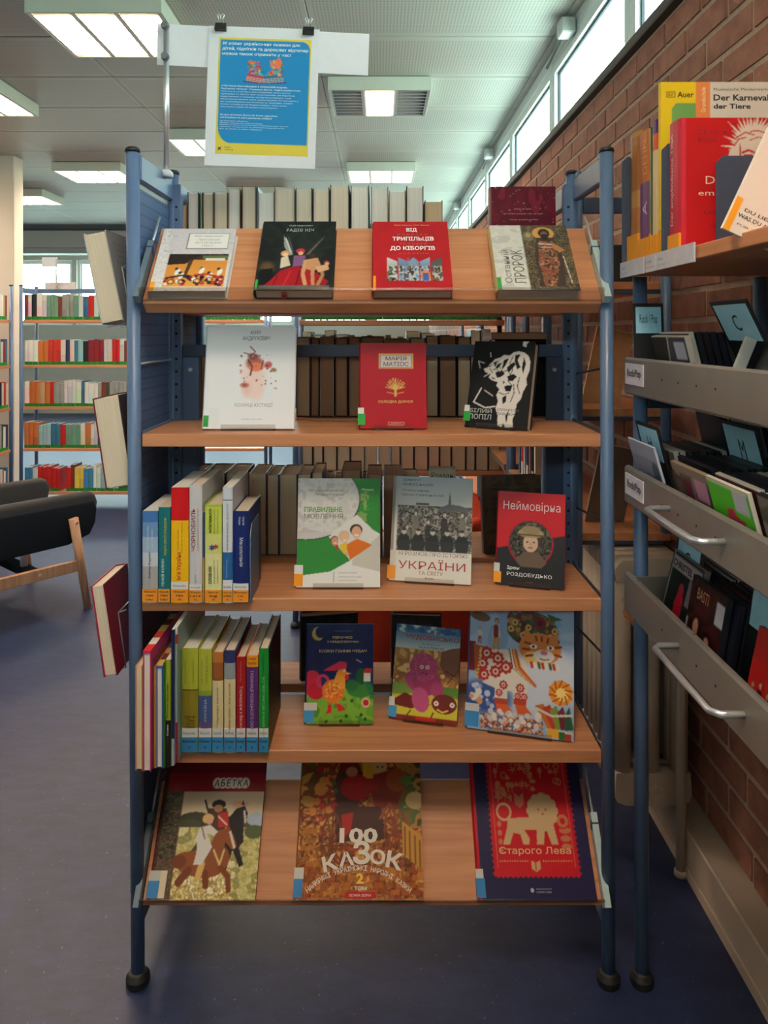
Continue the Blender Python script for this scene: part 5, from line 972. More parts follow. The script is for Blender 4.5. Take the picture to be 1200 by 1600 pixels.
spine_book('cream spine with a brown picture at the top, in the blue-labelled row', 331.5, 349, 1020, Y4, Z4, .20, [(.10, (186, 120, 60)), (.28, (150, 90, 50)), (1, (222, 206, 160))], [('Чарівні казки', .38, .35, .62, .74, (110, 96, 70), 0, 90)], 1, bt())
spine_book('cream spine with a navy picture at the top, in the blue-labelled row', 350, 368, 1017, Y4, Z4, .20, [(.12, (54, 58, 104)), (.28, (150, 156, 160)), (1, (222, 206, 160))], [('Чарівні казки - Том другий', .38, .32, .62, .80, (110, 96, 70), 0, 90)], 1, bt())
spine_book('narrow dark red spine with white script, in the blue-labelled row', 369, 384, 1027, Y4, Z4, .19, [(1, (170, 34, 40))], [('Тореадори з Васюківки', .32, .30, .72, .84, (226, 190, 180), .01, -90), ('Всеволод Нестайко', .38, .05, .60, .26, (200, 110, 110), 0, -90)], 1, bt())
spine_book('purple spine with an orange top label, in the blue-labelled row', 385, 403.5, 1025, Y4, Z4, .19, [(.115, (236, 150, 40)), (1, (96, 48, 116))], [('ТАЄМНИЦЯ КОЗАЦЬКОГО СКАРБУ', .30, .15, .62, .82, (196, 176, 206), .01, -90), ('Андрій', .2, .02, .8, .045, (110, 60, 20), .01, 0), ('Кокотюха', .15, .06, .85, .09, (110, 60, 20), .01, 0)], 1, bt())
spine_book('bright green spine, last of the blue-labelled row on the fourth shelf', 404.5, 420, 1014, Y4, Z4, .20, [(1, (30, 140, 56))], [('ВСІ ТВОЇ ПРИГОДИ В НАШІЙ ХАТІ', .34, .27, .66, .84, (130, 206, 130), .02, -90), ('Михайло', .38, .05, .6, .22, (20, 90, 44), 0, -90)], 1, bt(), sidec=(40, 40, 38))

# left group: thin picture books turned fore-edge out
FE = [('cream-paged picture book turned fore-edge out, leftmost on the fourth shelf', 211.5, 223, 1040, -.075, (210, 150, 100), 1, .20),
 ('tall white-paged picture book turned fore-edge out with a pink edge', 223.5, 236, 1017, -.080, (200, 60, 120), 0, .24),
 ('thin purple and red picture book behind the tall white-paged one', 236.5, 240.5, 1030, -.07, (130, 50, 80), 0, .22),
 ('thin yellow-covered picture book fore-edge out on the fourth shelf', 241, 244, 1042, -.068, (226, 170, 60), 1, .20),
 ('white-paged picture book with a blue top edge, fore-edge out', 244.3, 254.5, 1040, -.068, (60, 110, 200), 0, .21),
 ('thin green and red picture book beside the lime one', 255, 257.5, 1036, -.068, (80, 150, 60), 0, .20)]
for k, (lb, x0, x1, tp, y, c, pg, d) in enumerate(FE):
    X0 = xat(x0, y); t = xat(x1, y)-X0-.0004; h = zat(tp, y)-Z4
    b = book_fore(lb, I_(X0, y, Z4+.0006), t, h-.001, d, c, pg, ov=.002)
    if k in (1, 4):
        cols = [(40, 110, 190), (220, 60, 60), (236, 230, 220), (200, 60, 60), (230, 190, 110), (120, 60, 50), (214, 160, 110)]
        mb = MB()
        for q in range(7): mb.box(0, t, d*q/7, d*(q+.96)/7, h-.0012, h-.0004, cols[(q+k) % 7])
        mb.box(0, t, -.0008, .0006, h-.006, h-.0012, (200, 50, 120) if k == 1 else (60, 90, 190)); mb.build('edge_print', PRINT, b)
bk_, cv_ = spine_book('lime and black thin spine left of the blue-labelled row', 258, 266.5, 1032, -.066, Z4, .20, [(.56, (150, 170, 50)), (1, (40, 38, 34))], [('Веселі пригоди', .30, .22, .68, .54, (60, 64, 30), .02, 90), ('Казки', .3, .60, .66, .70, (206, 206, 200), .02, 90)], 0, None, hard=False)
spine_book('tall dark navy thin book standing out above the left group on the fourth shelf', 267, 272.5, 985, -.060, Z4, .24, [(.80, (36, 44, 90)), (1, (170, 180, 200))], [], 0, None, hard=False, sidec=(150, 170, 176))
spine_book('tall pale thin book beside the navy one, with a white and red top', 273, 277.5, 981, -.05, Z4, .25, [(.05, (230, 226, 220)), (.12, (170, 60, 50)), (.7, (150, 176, 176)), (1, (150, 50, 70))], [], 0, None, hard=False, sidec=(150, 176, 170))
spine_book('thin green spine just left of the wide yellow-green one', 278, 281.5, 1018, -.03, Z4, .22, [(.7, (70, 130, 80)), (1, (140, 50, 70))], [], 0, None, hard=False, sidec=(110, 150, 130))

# ================================================================ REAR-SIDE BOOKS (seen fore-edge out)
YR = .32
ordw = ['first', 'second', 'third', 'fourth', 'fifth', 'sixth', 'seventh', 'eighth', 'ninth', 'tenth', 'eleventh', 'twelfth', 'thirteenth', 'fourteenth', 'fifteenth', 'sixteenth', 'seventeenth', 'eighteenth', 'nineteenth', 'twentieth', 'twenty-first', 'twenty-second', 'twenty-third', 'twenty-fourth', 'twenty-fifth', 'twenty-sixth', 'twenty-seventh', 'twenty-eighth', 'twenty-ninth', 'thirtieth']
top = [(282, 292.5, 318, 2), (293, 311, 300, 0), (312, 316.5, 301, 0), (317, 334, 301, 1), (334.5, 356, 301, 1), (357, 375, 294, 0), (378, 400.5, 291, 1), (401.5, 403.5, 292, 0), (404, 428, 299, 0), (429, 461, 292, 1), (462, 488, 294, 1), (489, 515, 293, 1), (516, 546, 289, 1), (548, 577, 290, 0), (580, 607, 292, 0), (608, 634, 298, 0), (635, 662, 291, 0), (664, 692, 313, 2)]
cc = [(150, 110, 80), (60, 60, 60), (60, 90, 60), (96, 90, 80), (120, 90, 70), (170, 160, 150), (110, 80, 60), (170, 190, 206), (190, 190, 190), (130, 110, 90), (80, 80, 84), (60, 60, 66), (50, 50, 56), (44, 44, 50), (130, 120, 110), (150, 140, 90), (60, 40, 44), (160, 130, 100)]
for k, (x0, x1, tp, pg) in enumerate(top):
    X0 = xat(x0, YR); t = xat(x1, YR)-X0-.0006; zt = zat(tp, YR)
    book_fore('pale-paged thick volume fore-edge out behind the top shelf, %s from the left' % ordw[k], I_(X0, YR, RZ['top']+.0005), t, zt-RZ['top'], .19, cc[k], pg, 'volumes behind the top shelf', ov=.004)
# red book showing its back cover
M = frame(px(769, 380, 1.96), (1, 0, 0), (0, .05, 1), None); M[2][3] = RZ['top']+.001; wR = 101*1.96/F; hR = zat(290, .345)-RZ['top']
def fr_(w, h):
    a = Art(w, h, (110, 20, 44), .002); a.mottle(a.region(0, 0, 1, 1), [(110, 20, 44), (96, 14, 40), (130, 30, 56)], 5); a.blobs(0, 0, 1, .35, 40, .003, .008, [(190, 120, 140), (226, 180, 190)], 8); a.rect(.16, .38, .84, .52, (140, 60, 76), .7); return a
b, cv = book_front('dark red hardback showing its back cover, standing at the right behind the top shelf', M, wR, hR, .05, (106, 18, 42), fr_(wR, hR))
T_(cv, wR, hR, 'Зимові тіні. Книги', .35, .18, .62, .195, (206, 150, 160)); T_(cv, wR, hR, 'про вічне кохання, про загадки', .18, .22, .80, .238, (206, 150, 160)); T_(cv, wR, hR, 'яких не зрозуміти без віри', .28, .27, .72, .287, (206, 150, 160)); T_(cv, wR, hR, 'Про неї і про нього', .28, .40, .74, .42, (180, 110, 124))

def rear_row(shelf_name, z, y, items, d, grp, pages, hscale=1.0):
    q = random.Random(len(items)*7+int(z*10))
    for k, it in enumerate(items):
        x0, x1, tp = it[:3]; X0 = xat(x0, y); t = xat(x1, y)-X0-.0006; h = zat(tp, y)-z
        c = q.choice([(60, 56, 60), (110, 40, 40), (40, 50, 80), (150, 140, 130), (70, 60, 50), (30, 30, 34), (120, 96, 70)])
        book_fore('book turned fore-edge out behind the %s, %s from the left' % (shelf_name, ordw[k]), I_(X0, y, z+.0005), t, h, d, c, q.choice(pages), grp, ov=.003)
r2 = [(292, 316, 548)]+[(463, 485, 527), (486, 499, 529), (500, 522, 526), (524, 543, 528), (545, 563, 527), (564, 600, 526), (601, 640, 530), (641, 665, 528), (666, 685, 525), (687, 713, 524), (715, 736, 526)]
r2 = [(x0, x1, tp) for x0, x1, tp in r2]
rear_row('second shelf', Z2, YR, r2, .15, 'books behind the second shelf', (3, 3, 2))  # mostly the darkened pages, shade put into the paper colour
r3 = [(296, 316, 739), (318, 352, 739), (353, 384, 739), (389, 416, 740), (417, 436, 742), (437, 464, 741), (465, 486, 741), (487, 505, 738), (506, 518, 752), (519, 533, 754), (534, 564, 735), (565, 573, 752), (574, 598, 741), (600, 631, 741), (632, 655, 748)]
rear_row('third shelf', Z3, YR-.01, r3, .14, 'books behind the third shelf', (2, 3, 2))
pl = tag(MB().cbox(xat(670, .34), xat(712, .34), .34, .343, Z3+.17, Z3+.226, .0005).build('shelf_sign', mat((190, 180, 160), .6)), 'small beige sign with script behind the Ukraine book on the third shelf', 'sign'); pl.location = (0, 0, -.0)
letter(pl, 'Роман', xat(674, .34), Z3+.196, xat(708, .34), Z3+.210, (90, 76, 60), y=.3396)
MB().cbox(xat(670, .34), xat(712, .34), .343, .36, Z3, Z3+.003, .0005).cbox(xat(690, .34)-.004, xat(690, .34)+.004, .3435, .3455, Z3, Z3+.18, .0003).build('sign_base', ACRYL, pl)

# face-away books behind shelves
def back_book(label, tl, bl, tr, br, y, z, T, c, lean, yaw, page=1, art=None, texts=()):
    b, cv, w, h, fr = on_shelf(label, z, y, bl, br, tl, tr, T, lean, yaw, c, art, lift=.002, page=page); return b, cv, w, h
def dark_back(c1, c2):
    def f(w, h):
        a = Art(w, h, c1, .002); a.mottle(a.region(0, 0, 1, 1), [c1, c2, c1], 5, 6)
        for k in range(5): a.rect(.12, .14+.06*k, .12+.70*(1-.13*(k % 3)), .152+.06*k, (96, 88, 80), .6)
        return a
    return f
b, cv, w, h = back_book('dark brown book facing away behind the red and black portrait book, third shelf', (768, 746), (760, 850), (857, 740), (849, 850), .33, Z3, .040, (70, 56, 46), 6, 8, art=dark_back((70, 58, 48), (84, 70, 56)))
b, cv, w, h = back_book('black book facing away behind the left of the rooster book, fourth shelf', (455, 962), (471, 1066), (543, 962), (558, 1066), .315, RZ[4], .03, (26, 26, 30), -6, 10, art=dark_back((26, 26, 30), (34, 34, 38)))
b, cv, w, h = back_book('dark grey book facing away behind the pink creature book, fourth shelf', (628, 962), (612, 1068), (700, 962), (690, 1068), .315, RZ[4], .03, (50, 44, 42), 6, -4, art=dark_back((56, 48, 44), (44, 40, 38)))
b, cv, w, h = back_book('black book facing away behind the black and white hardback, second shelf', (770, 530), (780, 652), (862, 530), (856, 652), .33, Z2, .03, (24, 22, 24), 4, 6, art=dark_back((26, 24, 26), (34, 32, 32)))
# flat book lying across at the right behind the second shelf
t_ = thing('book', 'brown flat-lying thick book on top of the row behind the second shelf', 'book', I_(xat(766, .38), .34, zat(531, .34)), None)
MB().box(0, .145, 0, .16, 0, .002, (70, 36, 30)).box(0, .145, 0, .16, .018, .020, (130, 60, 40)).box(-.002, 0, 0, .16, 0, .02, (190, 60, 60)).build('cover', PRINT, t_); MB().box(0, .143, .003, .157, .002, .018).build('pages', PAGE_X[1], t_)
MB().tube([(.02, .08, 0), (.02, .08, -.205)], .004, 8).tube([(.12, .08, 0), (.12, .08, -.205)], .004, 8).build('support_wire', CHROME, t_)

# ================================================================ BOOKS HUNG ON THE LEFT END PANEL
def hung(label, f_tl, f_tr, f_br, f_bl, y, depth, T, cover, page, artc, hard=True):
    A = px(f_tl[0], f_tl[1], y-CY); B_ = px(f_tr[0], f_tr[1], y-CY); C_ = px(f_br[0], f_br[1], y-CY); D_ = px(f_bl[0], f_bl[1], y-CY)
    up = ((A-D_)+(B_-C_))/2; h = up.length; up.normalize(); xd = ((B_-A)+(C_-D_))/2; xd = (xd-up*xd.dot(up)); t = xd.length; xd.normalize()
    M = frame((D_+C_)/2-xd*t/2, xd, up, None)
    b = thing('book', label, 'book', M, 'books hung on the left end panel'); k = .0022
    MB().box(0, k, 0, depth, 0, h, cover[0]).box(t-k, t, 0, depth, 0, h, cover[1]).box(0, t, depth-.002, depth, 0, h, cover[1]).build('cover', PRINT, b)
    MB().box(k, t-k, .003, depth-.002, .003, h-.003).build('pages', PAGE_X[page], b)
    s_ = thing('book_holder', 'wire holder carrying the '+label.replace(', hung', ' hung').split(',')[0], 'book holder', M, 'wire book holders on the left end panel')
    mb = MB()
    for yy in (.045, depth-.02):
        mb.tube([(t+.022, yy, h*.62), (t+.004, yy, h*.60), (t+.003, yy, -.004), (-.004, yy, -.004), (-.004, yy, .018)], .0016, 6)
    mb.tube([(t+.004, .045, h*.60), (t+.004, depth-.02, h*.60)], .0016, 6).tube([(-.004, .045, .018), (-.004, depth-.02, .018)], .0016, 6); mb.build('wire', CHROME, s_, True)
    return b, t, h
LL = [('thick grey-covered book, hung highest on the left end panel', (130, 366), (165, 358), (193, 500), (159, 508), .02, .15, .05, ((206, 200, 196), (150, 146, 144)), 1),
      ('cream-paged dark red book, hung midway on the left end panel', (144, 625), (186, 615), (206, 757), (166, 767), .02, .15, .05, ((120, 40, 50), (70, 40, 44)), 1),
      ('red and navy hardback, hung lowest on the left end panel', (141, 918), (163, 911), (182, 1054), (164, 1060), .0, .15, .03, ((170, 30, 60), (130, 26, 40)), 1)]
for L_ in LL:
    b, t, h = hung(*L_, None)
    if 'navy' in L_[0]: MB().box(-.0008, 0, 0, .15, 0, h*.6, (30, 34, 70)).build('cover_print', PRINT, b)
    if 'grey' in L_[0]:
        cvx = b.children[0]
        for k in range(7): letter(cvx, ('Зоряна проза', 'Життя', 'роман про людину', 'на тлі війни та миру', 'Книга року', 'серія сучасна проза', 'видання друге')[k], -.135, h*(.86-.07*k), -.03-.01*(k % 3), h*(.88-.07*k), (120, 60, 60) if k < 2 else (80, 80, 84), plane='yz', y=t+.0006)
# ================================================================ RIGHT: media rack along the brick wall
XF = .526
rk = thing('media_rack', 'blue-posted rack along the brick wall with a wooden top shelf and grey steel trays', 'rack', (0, 0, 0))
for y in (0.0, -1.06, -2.14):  # second bay and longer trays added out of view to block light
    post(rk, .568, y, 0, 1.535, (.004 if y == 0 else 0, 0), cap=False, r=.0150); post(rk, .83, y, .80, 1.535, cap=False, foot=False, r=.0150)
    for z in (1.25,): MB().cbox(.583, .815, y-.008, y+.008, z, z+.04, .002).build('side_rail', BLUED, rk)
MB().cbox(XF+.002, .85, -2.16, .0, 1.537, 1.560, .0015).build('top_shelf', WOODY, rk)
TRAYS = ((1.362, 1.284, 'highest'), (1.131, 1.052, 'middle'), (.904, .820, 'lowest'))
for k, (zt, zb, nm) in enumerate(TRAYS):
    tr = thing('tray', 'grey steel media tray with a lip, %s of the three on the rack' % nm, 'tray', (0, 0, 0), 'steel media trays'); y0 = -.022; y1 = -2.10
    MB().cbox(XF, XF+.014, y1, y0, zb, zt, .004).build('front_lip', GREYM, tr)
    MB().cbox(XF+.014, .80, y1, y0-.002, zb+.004, zb+.008, .001).build('tray_floor', BLACK, tr)
    MB().cbox(.80, .804, y1, y0, zb+.004, zt+.03, .001).cbox(XF+.014, .80, y0-.004, y0-.001, zb+.008, zt-.012, .001).cbox(XF+.014, .80, y1, y1+.003, zb+.008, zt-.012, .001).build('tray_walls', GREYM, tr)
    mb = MB()
    for q in range(4): 
        yy = (-.235, -.31, -.385, -.455)[q]; mb.tube([(XF+.0005, yy, zb+.042), (XF-.0006, yy, zb+.042)], .0022, 8)
    for yy in (-.09, -.33, -.36): mb.tube([(XF+.007, yy, zt-.0003), (XF+.007, yy, zt+.0004)], .0018, 8)
    mb.build('rivet_row', BLACK, tr)
    if k < 2:
        lb = MB().cbox(XF-.002, XF-.0002, -.142, -.035, zb+.022, zb+.066, .0004).build('label_plate', mat((222, 214, 224), .4), tr)
        letter(lb, 'Rock/Pop', .050, zb+.034, .130, zb+.055, (40, 34, 46), .02, plane='yz', y=XF-.0025)
    if k > 0:
        ya, yb_ = (-.27, -.485) if k == 1 else (-.31, -.545); zh = zb+.044; ox = .045
        MB().tube([(XF+.001, ya, zh), (XF-ox*.75, ya, zh), (XF-ox, ya-.012, zh), (XF-ox, yb_+.012, zh), (XF-ox*.75, yb_, zh), (XF+.001, yb_, zh)], .0055, 12).build('handle', CHROME, tr, True)
CASE = clear_mat('clear_case', (.9, .9, .9), .08, .05)
def disc_case(label, x, y0, z, lean, front, side=(40, 40, 44), w=.142, h=.125, t=.0105, extra=None, grp='disc cases in the trays'):
    """front faces the aisle (-x), width runs towards the camera"""
    le = math.radians(lean); up = Vector((-math.sin(le), 0, math.cos(le))); M = frame((x, y0, z), (0, -1, 0), up, None)
    c = thing('disc_case', label, 'disc case', M, grp); b = MB().cbox(0, w, .0008, t-.0004, 0, h, .0006, side).build('case', PRINT, c)
    a = Art(w-.004, h-.004, front[0], .0022); 
    if extra: extra(a)
    else: a.mottle(a.region(0, 0, 1, 1), front, 2, 2)
    a.build('inlay', b, PRINT, .0004, .002, .002); return c, b
def divider(label, x, y0, z, lean, letter_, w=.135, h=.175, facing='aisle', lab=True, lw=.115, lh=.062):
    le = math.radians(lean)
    if facing == 'aisle': up = Vector((-math.sin(le), 0, math.cos(le))); M = frame((x, y0, z), (0, -1, 0), up, None)
    else: up = Vector((0, math.sin(le), math.cos(le))); M = frame((x, y0, z), (1, 0, 0), up, None)
    c = thing('divider', label, 'divider', M, 'black dividers in the trays'); b = MB().cbox(0, w, 0, .0025, 0, h, .001).build('plate', mat((28, 30, 34), .45), c)
    if lab:
        l = MB().box((w-lw)/2, (w+lw)/2, -.0006, 0, h-.008-lh, h-.008).build('label_card', mat((166, 220, 242), .5), c)
        if letter_:
            n = len(letter_); hw = (.011 if n == 1 else .019); letter(l, letter_, w/2-hw, h-.008-lh*.72, w/2+hw, h-.008-lh*.28, (24, 34, 44), .0, y=-.001)
    return c
q = random.Random(9); DK = [(34, 32, 36), (60, 30, 36), (44, 50, 60), (80, 76, 70), (30, 30, 30), (96, 40, 36), (120, 110, 100), (50, 44, 70)]
def case_row(tray, n, x0, y0, z, lean, step, first=0, w=.142, h=.125, desc=''):
    for k in range(n):
        c = q.choice(DK); c2 = q.choice(DK); disc_case('disc case standing %s in the %s tray, %s from the aisle' % (desc, tray, ordw[k+first]), x0+step*k, y0, z, lean, [c, c2, (c[0]+14, c[1]+12, c[2]+12)], q.choice([(36, 36, 40), (60, 58, 56), (190, 184, 176), (44, 40, 50)]), w, h)
z1 = 1.2925; z2 = 1.0605; z3 = .8285
# highest tray
divider('black divider with a blue Rock / Pop card in the highest tray', .543, -.040, z1, 4, 'Rock / Pop', w=.065, h=.185, facing='camera', lw=.054, lh=.056)
def cdA(a): a.rect(0, 0, 1, 1, (90, 84, 78)); a.rect(0, 0, .5, .5, (60, 56, 52)); a.rect(.5, .0, 1, .55, (74, 70, 84)); a.line([(.5, .0), (.42, .5), (.62, 1)], .03, (190, 184, 176)); a.rect(.66, .08, .96, .38, (190, 190, 210)); a.rect(0, .5, .5, 1, (120, 114, 106))
disc_case('clear disc case with a lilac label, nearest the aisle in the highest tray', .585, -.095, z1, 14, [(90, 84, 78)], (170, 164, 156), .165, .118, .012, cdA)
case_row('highest', 9, .602, -.10, z1, 14, .0135, 1, desc='in the left row')
divider('black divider with the card C behind the left row of the highest tray', .695, -.245, z1, 26, 'C', w=.14, h=.198, lw=.12, lh=.07)
t_ = disc_case('upright white-edged disc case leaning right in the highest tray', .575, -.352, z1, -22, [(200, 196, 190), (214, 210, 204)], (214, 208, 200), .008, .125, .02)
divider('large grey divider with a blue card leaning at the right edge of the highest tray', .60, -.37, z1, -26, 'A', w=.16, h=.19, lw=.12, lh=.07)
divider('dark divider with a pale blue card behind the large grey one in the highest tray', .72, -.26, z1, -14, '', w=.12, h=.155, lw=.09, lh=.06)
# middle tray
def cdB(a): a.grad(0, 0, 1, 1, (170, 170, 190), (110, 120, 140)); a.rect(0, 0, 1, .22, (186, 184, 204)); a.blobs(.1, .3, .9, .95, 8, .06, .18, [(84, 96, 120), (96, 100, 96), (120, 130, 150)], 3)
def cdC(a): a.mottle(a.region(0, 0, 1, 1), [(120, 96, 84), (96, 76, 68), (150, 130, 116)], 5, 3); a.rect(.30, .20, .5, .5, (120, 50, 70)); a.rect(.60, .12, .92, .45, (214, 150, 180)); a.rect(0, 0, 1, .12, (150, 134, 120))
def cdD(a): a.rect(0, 0, 1, 1, (90, 200, 50)); a.poly([(.38, .35), (.55, .30), (.60, .40), (.78, .42), (.80, .9), (.40, .9)], (206, 60, 90)); a.rect(.62, .04, .95, .32, (206, 204, 214)); a.rect(0, 0, 1, .03, (220, 220, 190))
disc_case('lilac sleeve with a blurred landscape, first in the middle tray', .568, -.026, z2, 16, [(170, 170, 190)], (190, 190, 206), .15, .135, .006, cdB)
case_row('middle', 9, .602, -.03, z2, 14, .0135, 0, desc='in the far row')
disc_case('brown sleeve with a pink sticker, second along the middle tray', .575, -.225, z2, 15, [(120, 96, 84)], (150, 130, 110), .155, .118, .01, cdC)
case_row('middle', 8, .592, -.215, z2, 14, .0135, 0, desc='in the second row')
disc_case('bright green sleeve with a pink shape, in the front of the middle tray', .570, -.388, z2, 15, [(90, 200, 50)], (200, 196, 180), .140, .122, .008, cdD)
case_row('middle', 10, .586, -.385, z2, 14, .0135, 0, desc='in the third row')
case_row('middle', 6, .575, -.54, z2, 14, .0135, 0, desc='in the nearest row')
divider('black divider with the card H at the far end of the middle tray', .590, -.024, z2, 14, 'H', w=.13, h=.172, lw=.105, lh=.066)
divider('black divider without a readable card, left of centre in the middle tray', .715, -.03, z2, 12, '', w=.14, h=.19, lab=False)
divider('plain black divider in the back middle of the middle tray', .765, -.30, z2, 12, '', w=.14, h=.195, lab=False)
divider('black divider with the card M above the green sleeve', .700, -.185, z2, 14, 'M', w=.15, h=.195, lw=.12, lh=.085)
divider('black divider with the card J behind the M card', .775, -.060, z2, 14, 'J', w=.15, h=.205, lw=.12, lh=.08)
# lowest tray
def cdE(a): a.rect(0, 0, 1, 1, (40, 46, 44)); a.rect(.03, .04, .97, .97, (26, 36, 34)); a.rect(.03, .04, .97, .20, (170, 160, 160)); a.rect(.03, .0, .07, 1, (150, 146, 140)); a.poly([(.40, .95), (.36, .60), (.44, .34), (.60, .5), (.62, .95)], (170, 30, 50)); a.ell(.48, .40, .08, c=(160, 40, 56)); a.rect(.66, .22, .95, .55, (120, 110, 120))
def cdF(a): a.mottle(a.region(0, 0, 1, 1), [(50, 26, 24), (70, 30, 28), (36, 22, 22)], 3); a.rect(.25, .02, .6, .45, (90, 30, 36), .6); [a.ell(u, v, .08, .11, (206, 150, 130)) for u, v in ((.30, .60), (.44, .85), (.66, .72))]; a.rect(.78, .10, 1, .38, (206, 204, 214)); a.rect(0, .55, .05, 1, (180, 180, 176))
def cdG(a):
    a.rect(0, 0, 1, 1, (196, 40, 38)); a.ring(.46, .34, .12, .02, (226, 150, 60)); a.ell(.46, .34, .07, c=(150, 40, 36)); a.rect(.66, .26, .96, .50, (206, 204, 214)); a.mottle(a.region(0, .80, 1, 1), [(60, 36, 30), (40, 28, 28), (120, 70, 50)], 8, 3)
    for k, u in enumerate((.10, .24, .38, .52, .72, .88)): a.fig(u, 1.0, .42+.06*(k % 2), (60, 34, 30), (224, 176, 140), (30, 24, 24))
c, b = disc_case('dark disc case with a red figure and pale title band, first in lowest tray', .560, -.115, z3, -14, [(40, 46, 44)], (120, 116, 110), .142, .155, .012, cdE); letter(b, 'CHRISTEL', .010, .126, .10, .140, (70, 60, 64), .04, y=-.0002)
case_row('lowest', 6, .605, -.11, z3, -12, .0135, 0, h=.135, desc='in the far row')
c, b = disc_case('dark red disc case with three pale faces, second along the lowest tray', .560, -.235, z3, -10, [(50, 26, 24)], (44, 42, 50), .135, .140, .012, cdF); letter(b, 'BASTI', .03, .105, .075, .125, (206, 150, 100), .0, y=-.0002)
case_row('lowest', 8, .580, -.235, z3, -10, .0145, 0, h=.132, desc='in the second row')
disc_case('bright red disc case with a row of drawn figures in the lowest tray', .562, -.462, z3, -12, [(196, 40, 38)], (170, 60, 50), .150, .135, .010, cdG)
case_row('lowest', 7, .580, -.465, z3, -12, .0145, 0, h=.13, desc='in the nearest row')
divider('black divider with the card S at the far end of the lowest tray', .585, -.10, z3, -8, 'S', w=.125, h=.184, lw=.10, lh=.07)
divider('black divider with a blue card behind the red disc case', .600, -.378, z3, -8, '', w=.082, h=.172, lw=.07, lh=.06)
divider('tall black divider in the back of the lowest tray', .745, -.23, z3, -8, '', w=.14, h=.175, lab=False)

# ---- books on the rack's wooden top shelf (spines to the aisle, Y runs along)
ZT = 1.5605
def shelf_labels():
    for k, (ya, yb_, lb_) in enumerate(((-.008, -.150, 'Musik'), (-.160, -.212, 'Lieder'), (-.216, -.385, 'Klassik'))):
        l = MB().cbox(XF-.004, XF-.001, yb_, ya, ZT-.029, ZT+.004, .0005).build('shelf_label', mat((206, 206, 216), .4), rk)
        letter(l, lb_, -ya+.01, ZT-.012, -ya+.035, ZT-.006, (120, 120, 130), plane='yz', y=XF-.0045); letter(l, 'Bücher und Noten', -ya+.01, ZT-.022, -ya+.045, ZT-.018, (130, 130, 140), plane='yz', y=XF-.0045)
shelf_labels()
def side_book(label, ya, t, h, dep, x, bands, page=1, art=None, cover=None, tilt=0, texts=(), roundness=.004, st=None, fronts=()):
    """spine faces the aisle (-x); front cover faces the camera (-y) at ya-t"""
    M = frame((x, ya, ZT), (0, -1, 0), (0, 0, 1), None)
    b, cv = book_spine(label, M, t, h, dep, bands, page, True, roundness=roundness, sidec=cover or bands[-1][1])
    for s_, u0, v0, u1, v1, c, bo, rot in texts: letter(cv, s_, u0*t, (1-v1)*h, u1*t, (1-v0)*h, c, bo, rot, y=-.0006)
    if st: MB().box(.0003, t-.0003, -.0005, roundness, .001, st[1], st[0]).build('sticker', PRINT, cv)
    M2 = None
    if art or fronts:
        e = bpy.data.objects.new('front_cover', MB().box(roundness, dep, 0, .0006, 0, h, cover).mesh('front_cover', PRINT)); COL.objects.link(e); e.parent = b
        e.matrix_local = Matrix(((0, 1, 0, t+.0007), (1, 0, 0, 0), (0, 0, 1, 0), (0, 0, 0, 1))) @ Matrix.Identity(4)
        # local x -> depth, local y -> -thickness
        e.matrix_local = Matrix(((0, -1, 0, t+.0006), (1, 0, 0, 0), (0, 0, 1, 0), (0, 0, 0, 1)))
        if art: art(dep-roundness, h).build('cover_print', e, PRINT, -.0003, roundness, 0)
        for s_, u0, v0, u1, v1, c, bo, rot in fronts: letter(e, s_, u0*dep, (1-v1)*h, u1*dep, (1-v0)*h, c, bo, rot, y=-.0007)
    return b
YO = (240, 160, 44)
side_book('thick tan tape-wrapped volume at the far end of the rack\'s wooden shelf', -.012, .066, .275, .20, .536, [(.04, (170, 120, 60)), (.45, (150, 96, 50)), (.58, (176, 130, 76)), (1, (160, 104, 56))], 1, roundness=.012, st=(YO, .060))
side_book('orange and purple volume second on the rack\'s wooden shelf', -.081, .056, .262, .19, .536, [(.40, (196, 106, 40)), (.85, (104, 62, 110)), (1, (60, 30, 90))], 1, st=(YO, .045), texts=[('DEHN', .5, .08, .9, .34, (230, 160, 90), 0, 90), ('A', .5, .55, .9, .66, (220, 200, 226), 0, 90)])
side_book('thin green booklet between the orange and the striped one', -.139, .010, .258, .19, .537, [(1, (120, 130, 84))], 0, roundness=.001, st=(YO, .05))
side_book('thin volume with purple, orange and cream bands on its spine', -.151, .028, .268, .18, .537, [(.10, (70, 40, 100)), (.22, (214, 90, 40)), (1, (214, 190, 150))], 1, st=(YO, .045))
def auer(w, h):
    a = Art(w, h, (240, 206, 40)); a.rect(.31, 0, .44, 1, (232, 140, 80)); a.rect(.44, 0, 1, 1, (222, 212, 200)); a.poly([(.10, .40), (.10, .15), (.14, .12), (.31, .12), (.31, .40)], (110, 160, 90)); a.rect(.05, .055, .125, .09, (226, 190, 40)); 
    for q_ in ((.05, .055, .125, .057), (.05, .088, .125, .09), (.05, .055, .053, .09), (.122, .055, .125, .09)): a.rect(*q_, (90, 76, 30))
    a.mottle(a.region(0, .40, .44, 1), [(240, 206, 40), (232, 190, 40), (244, 214, 60)], 5, 3); return a
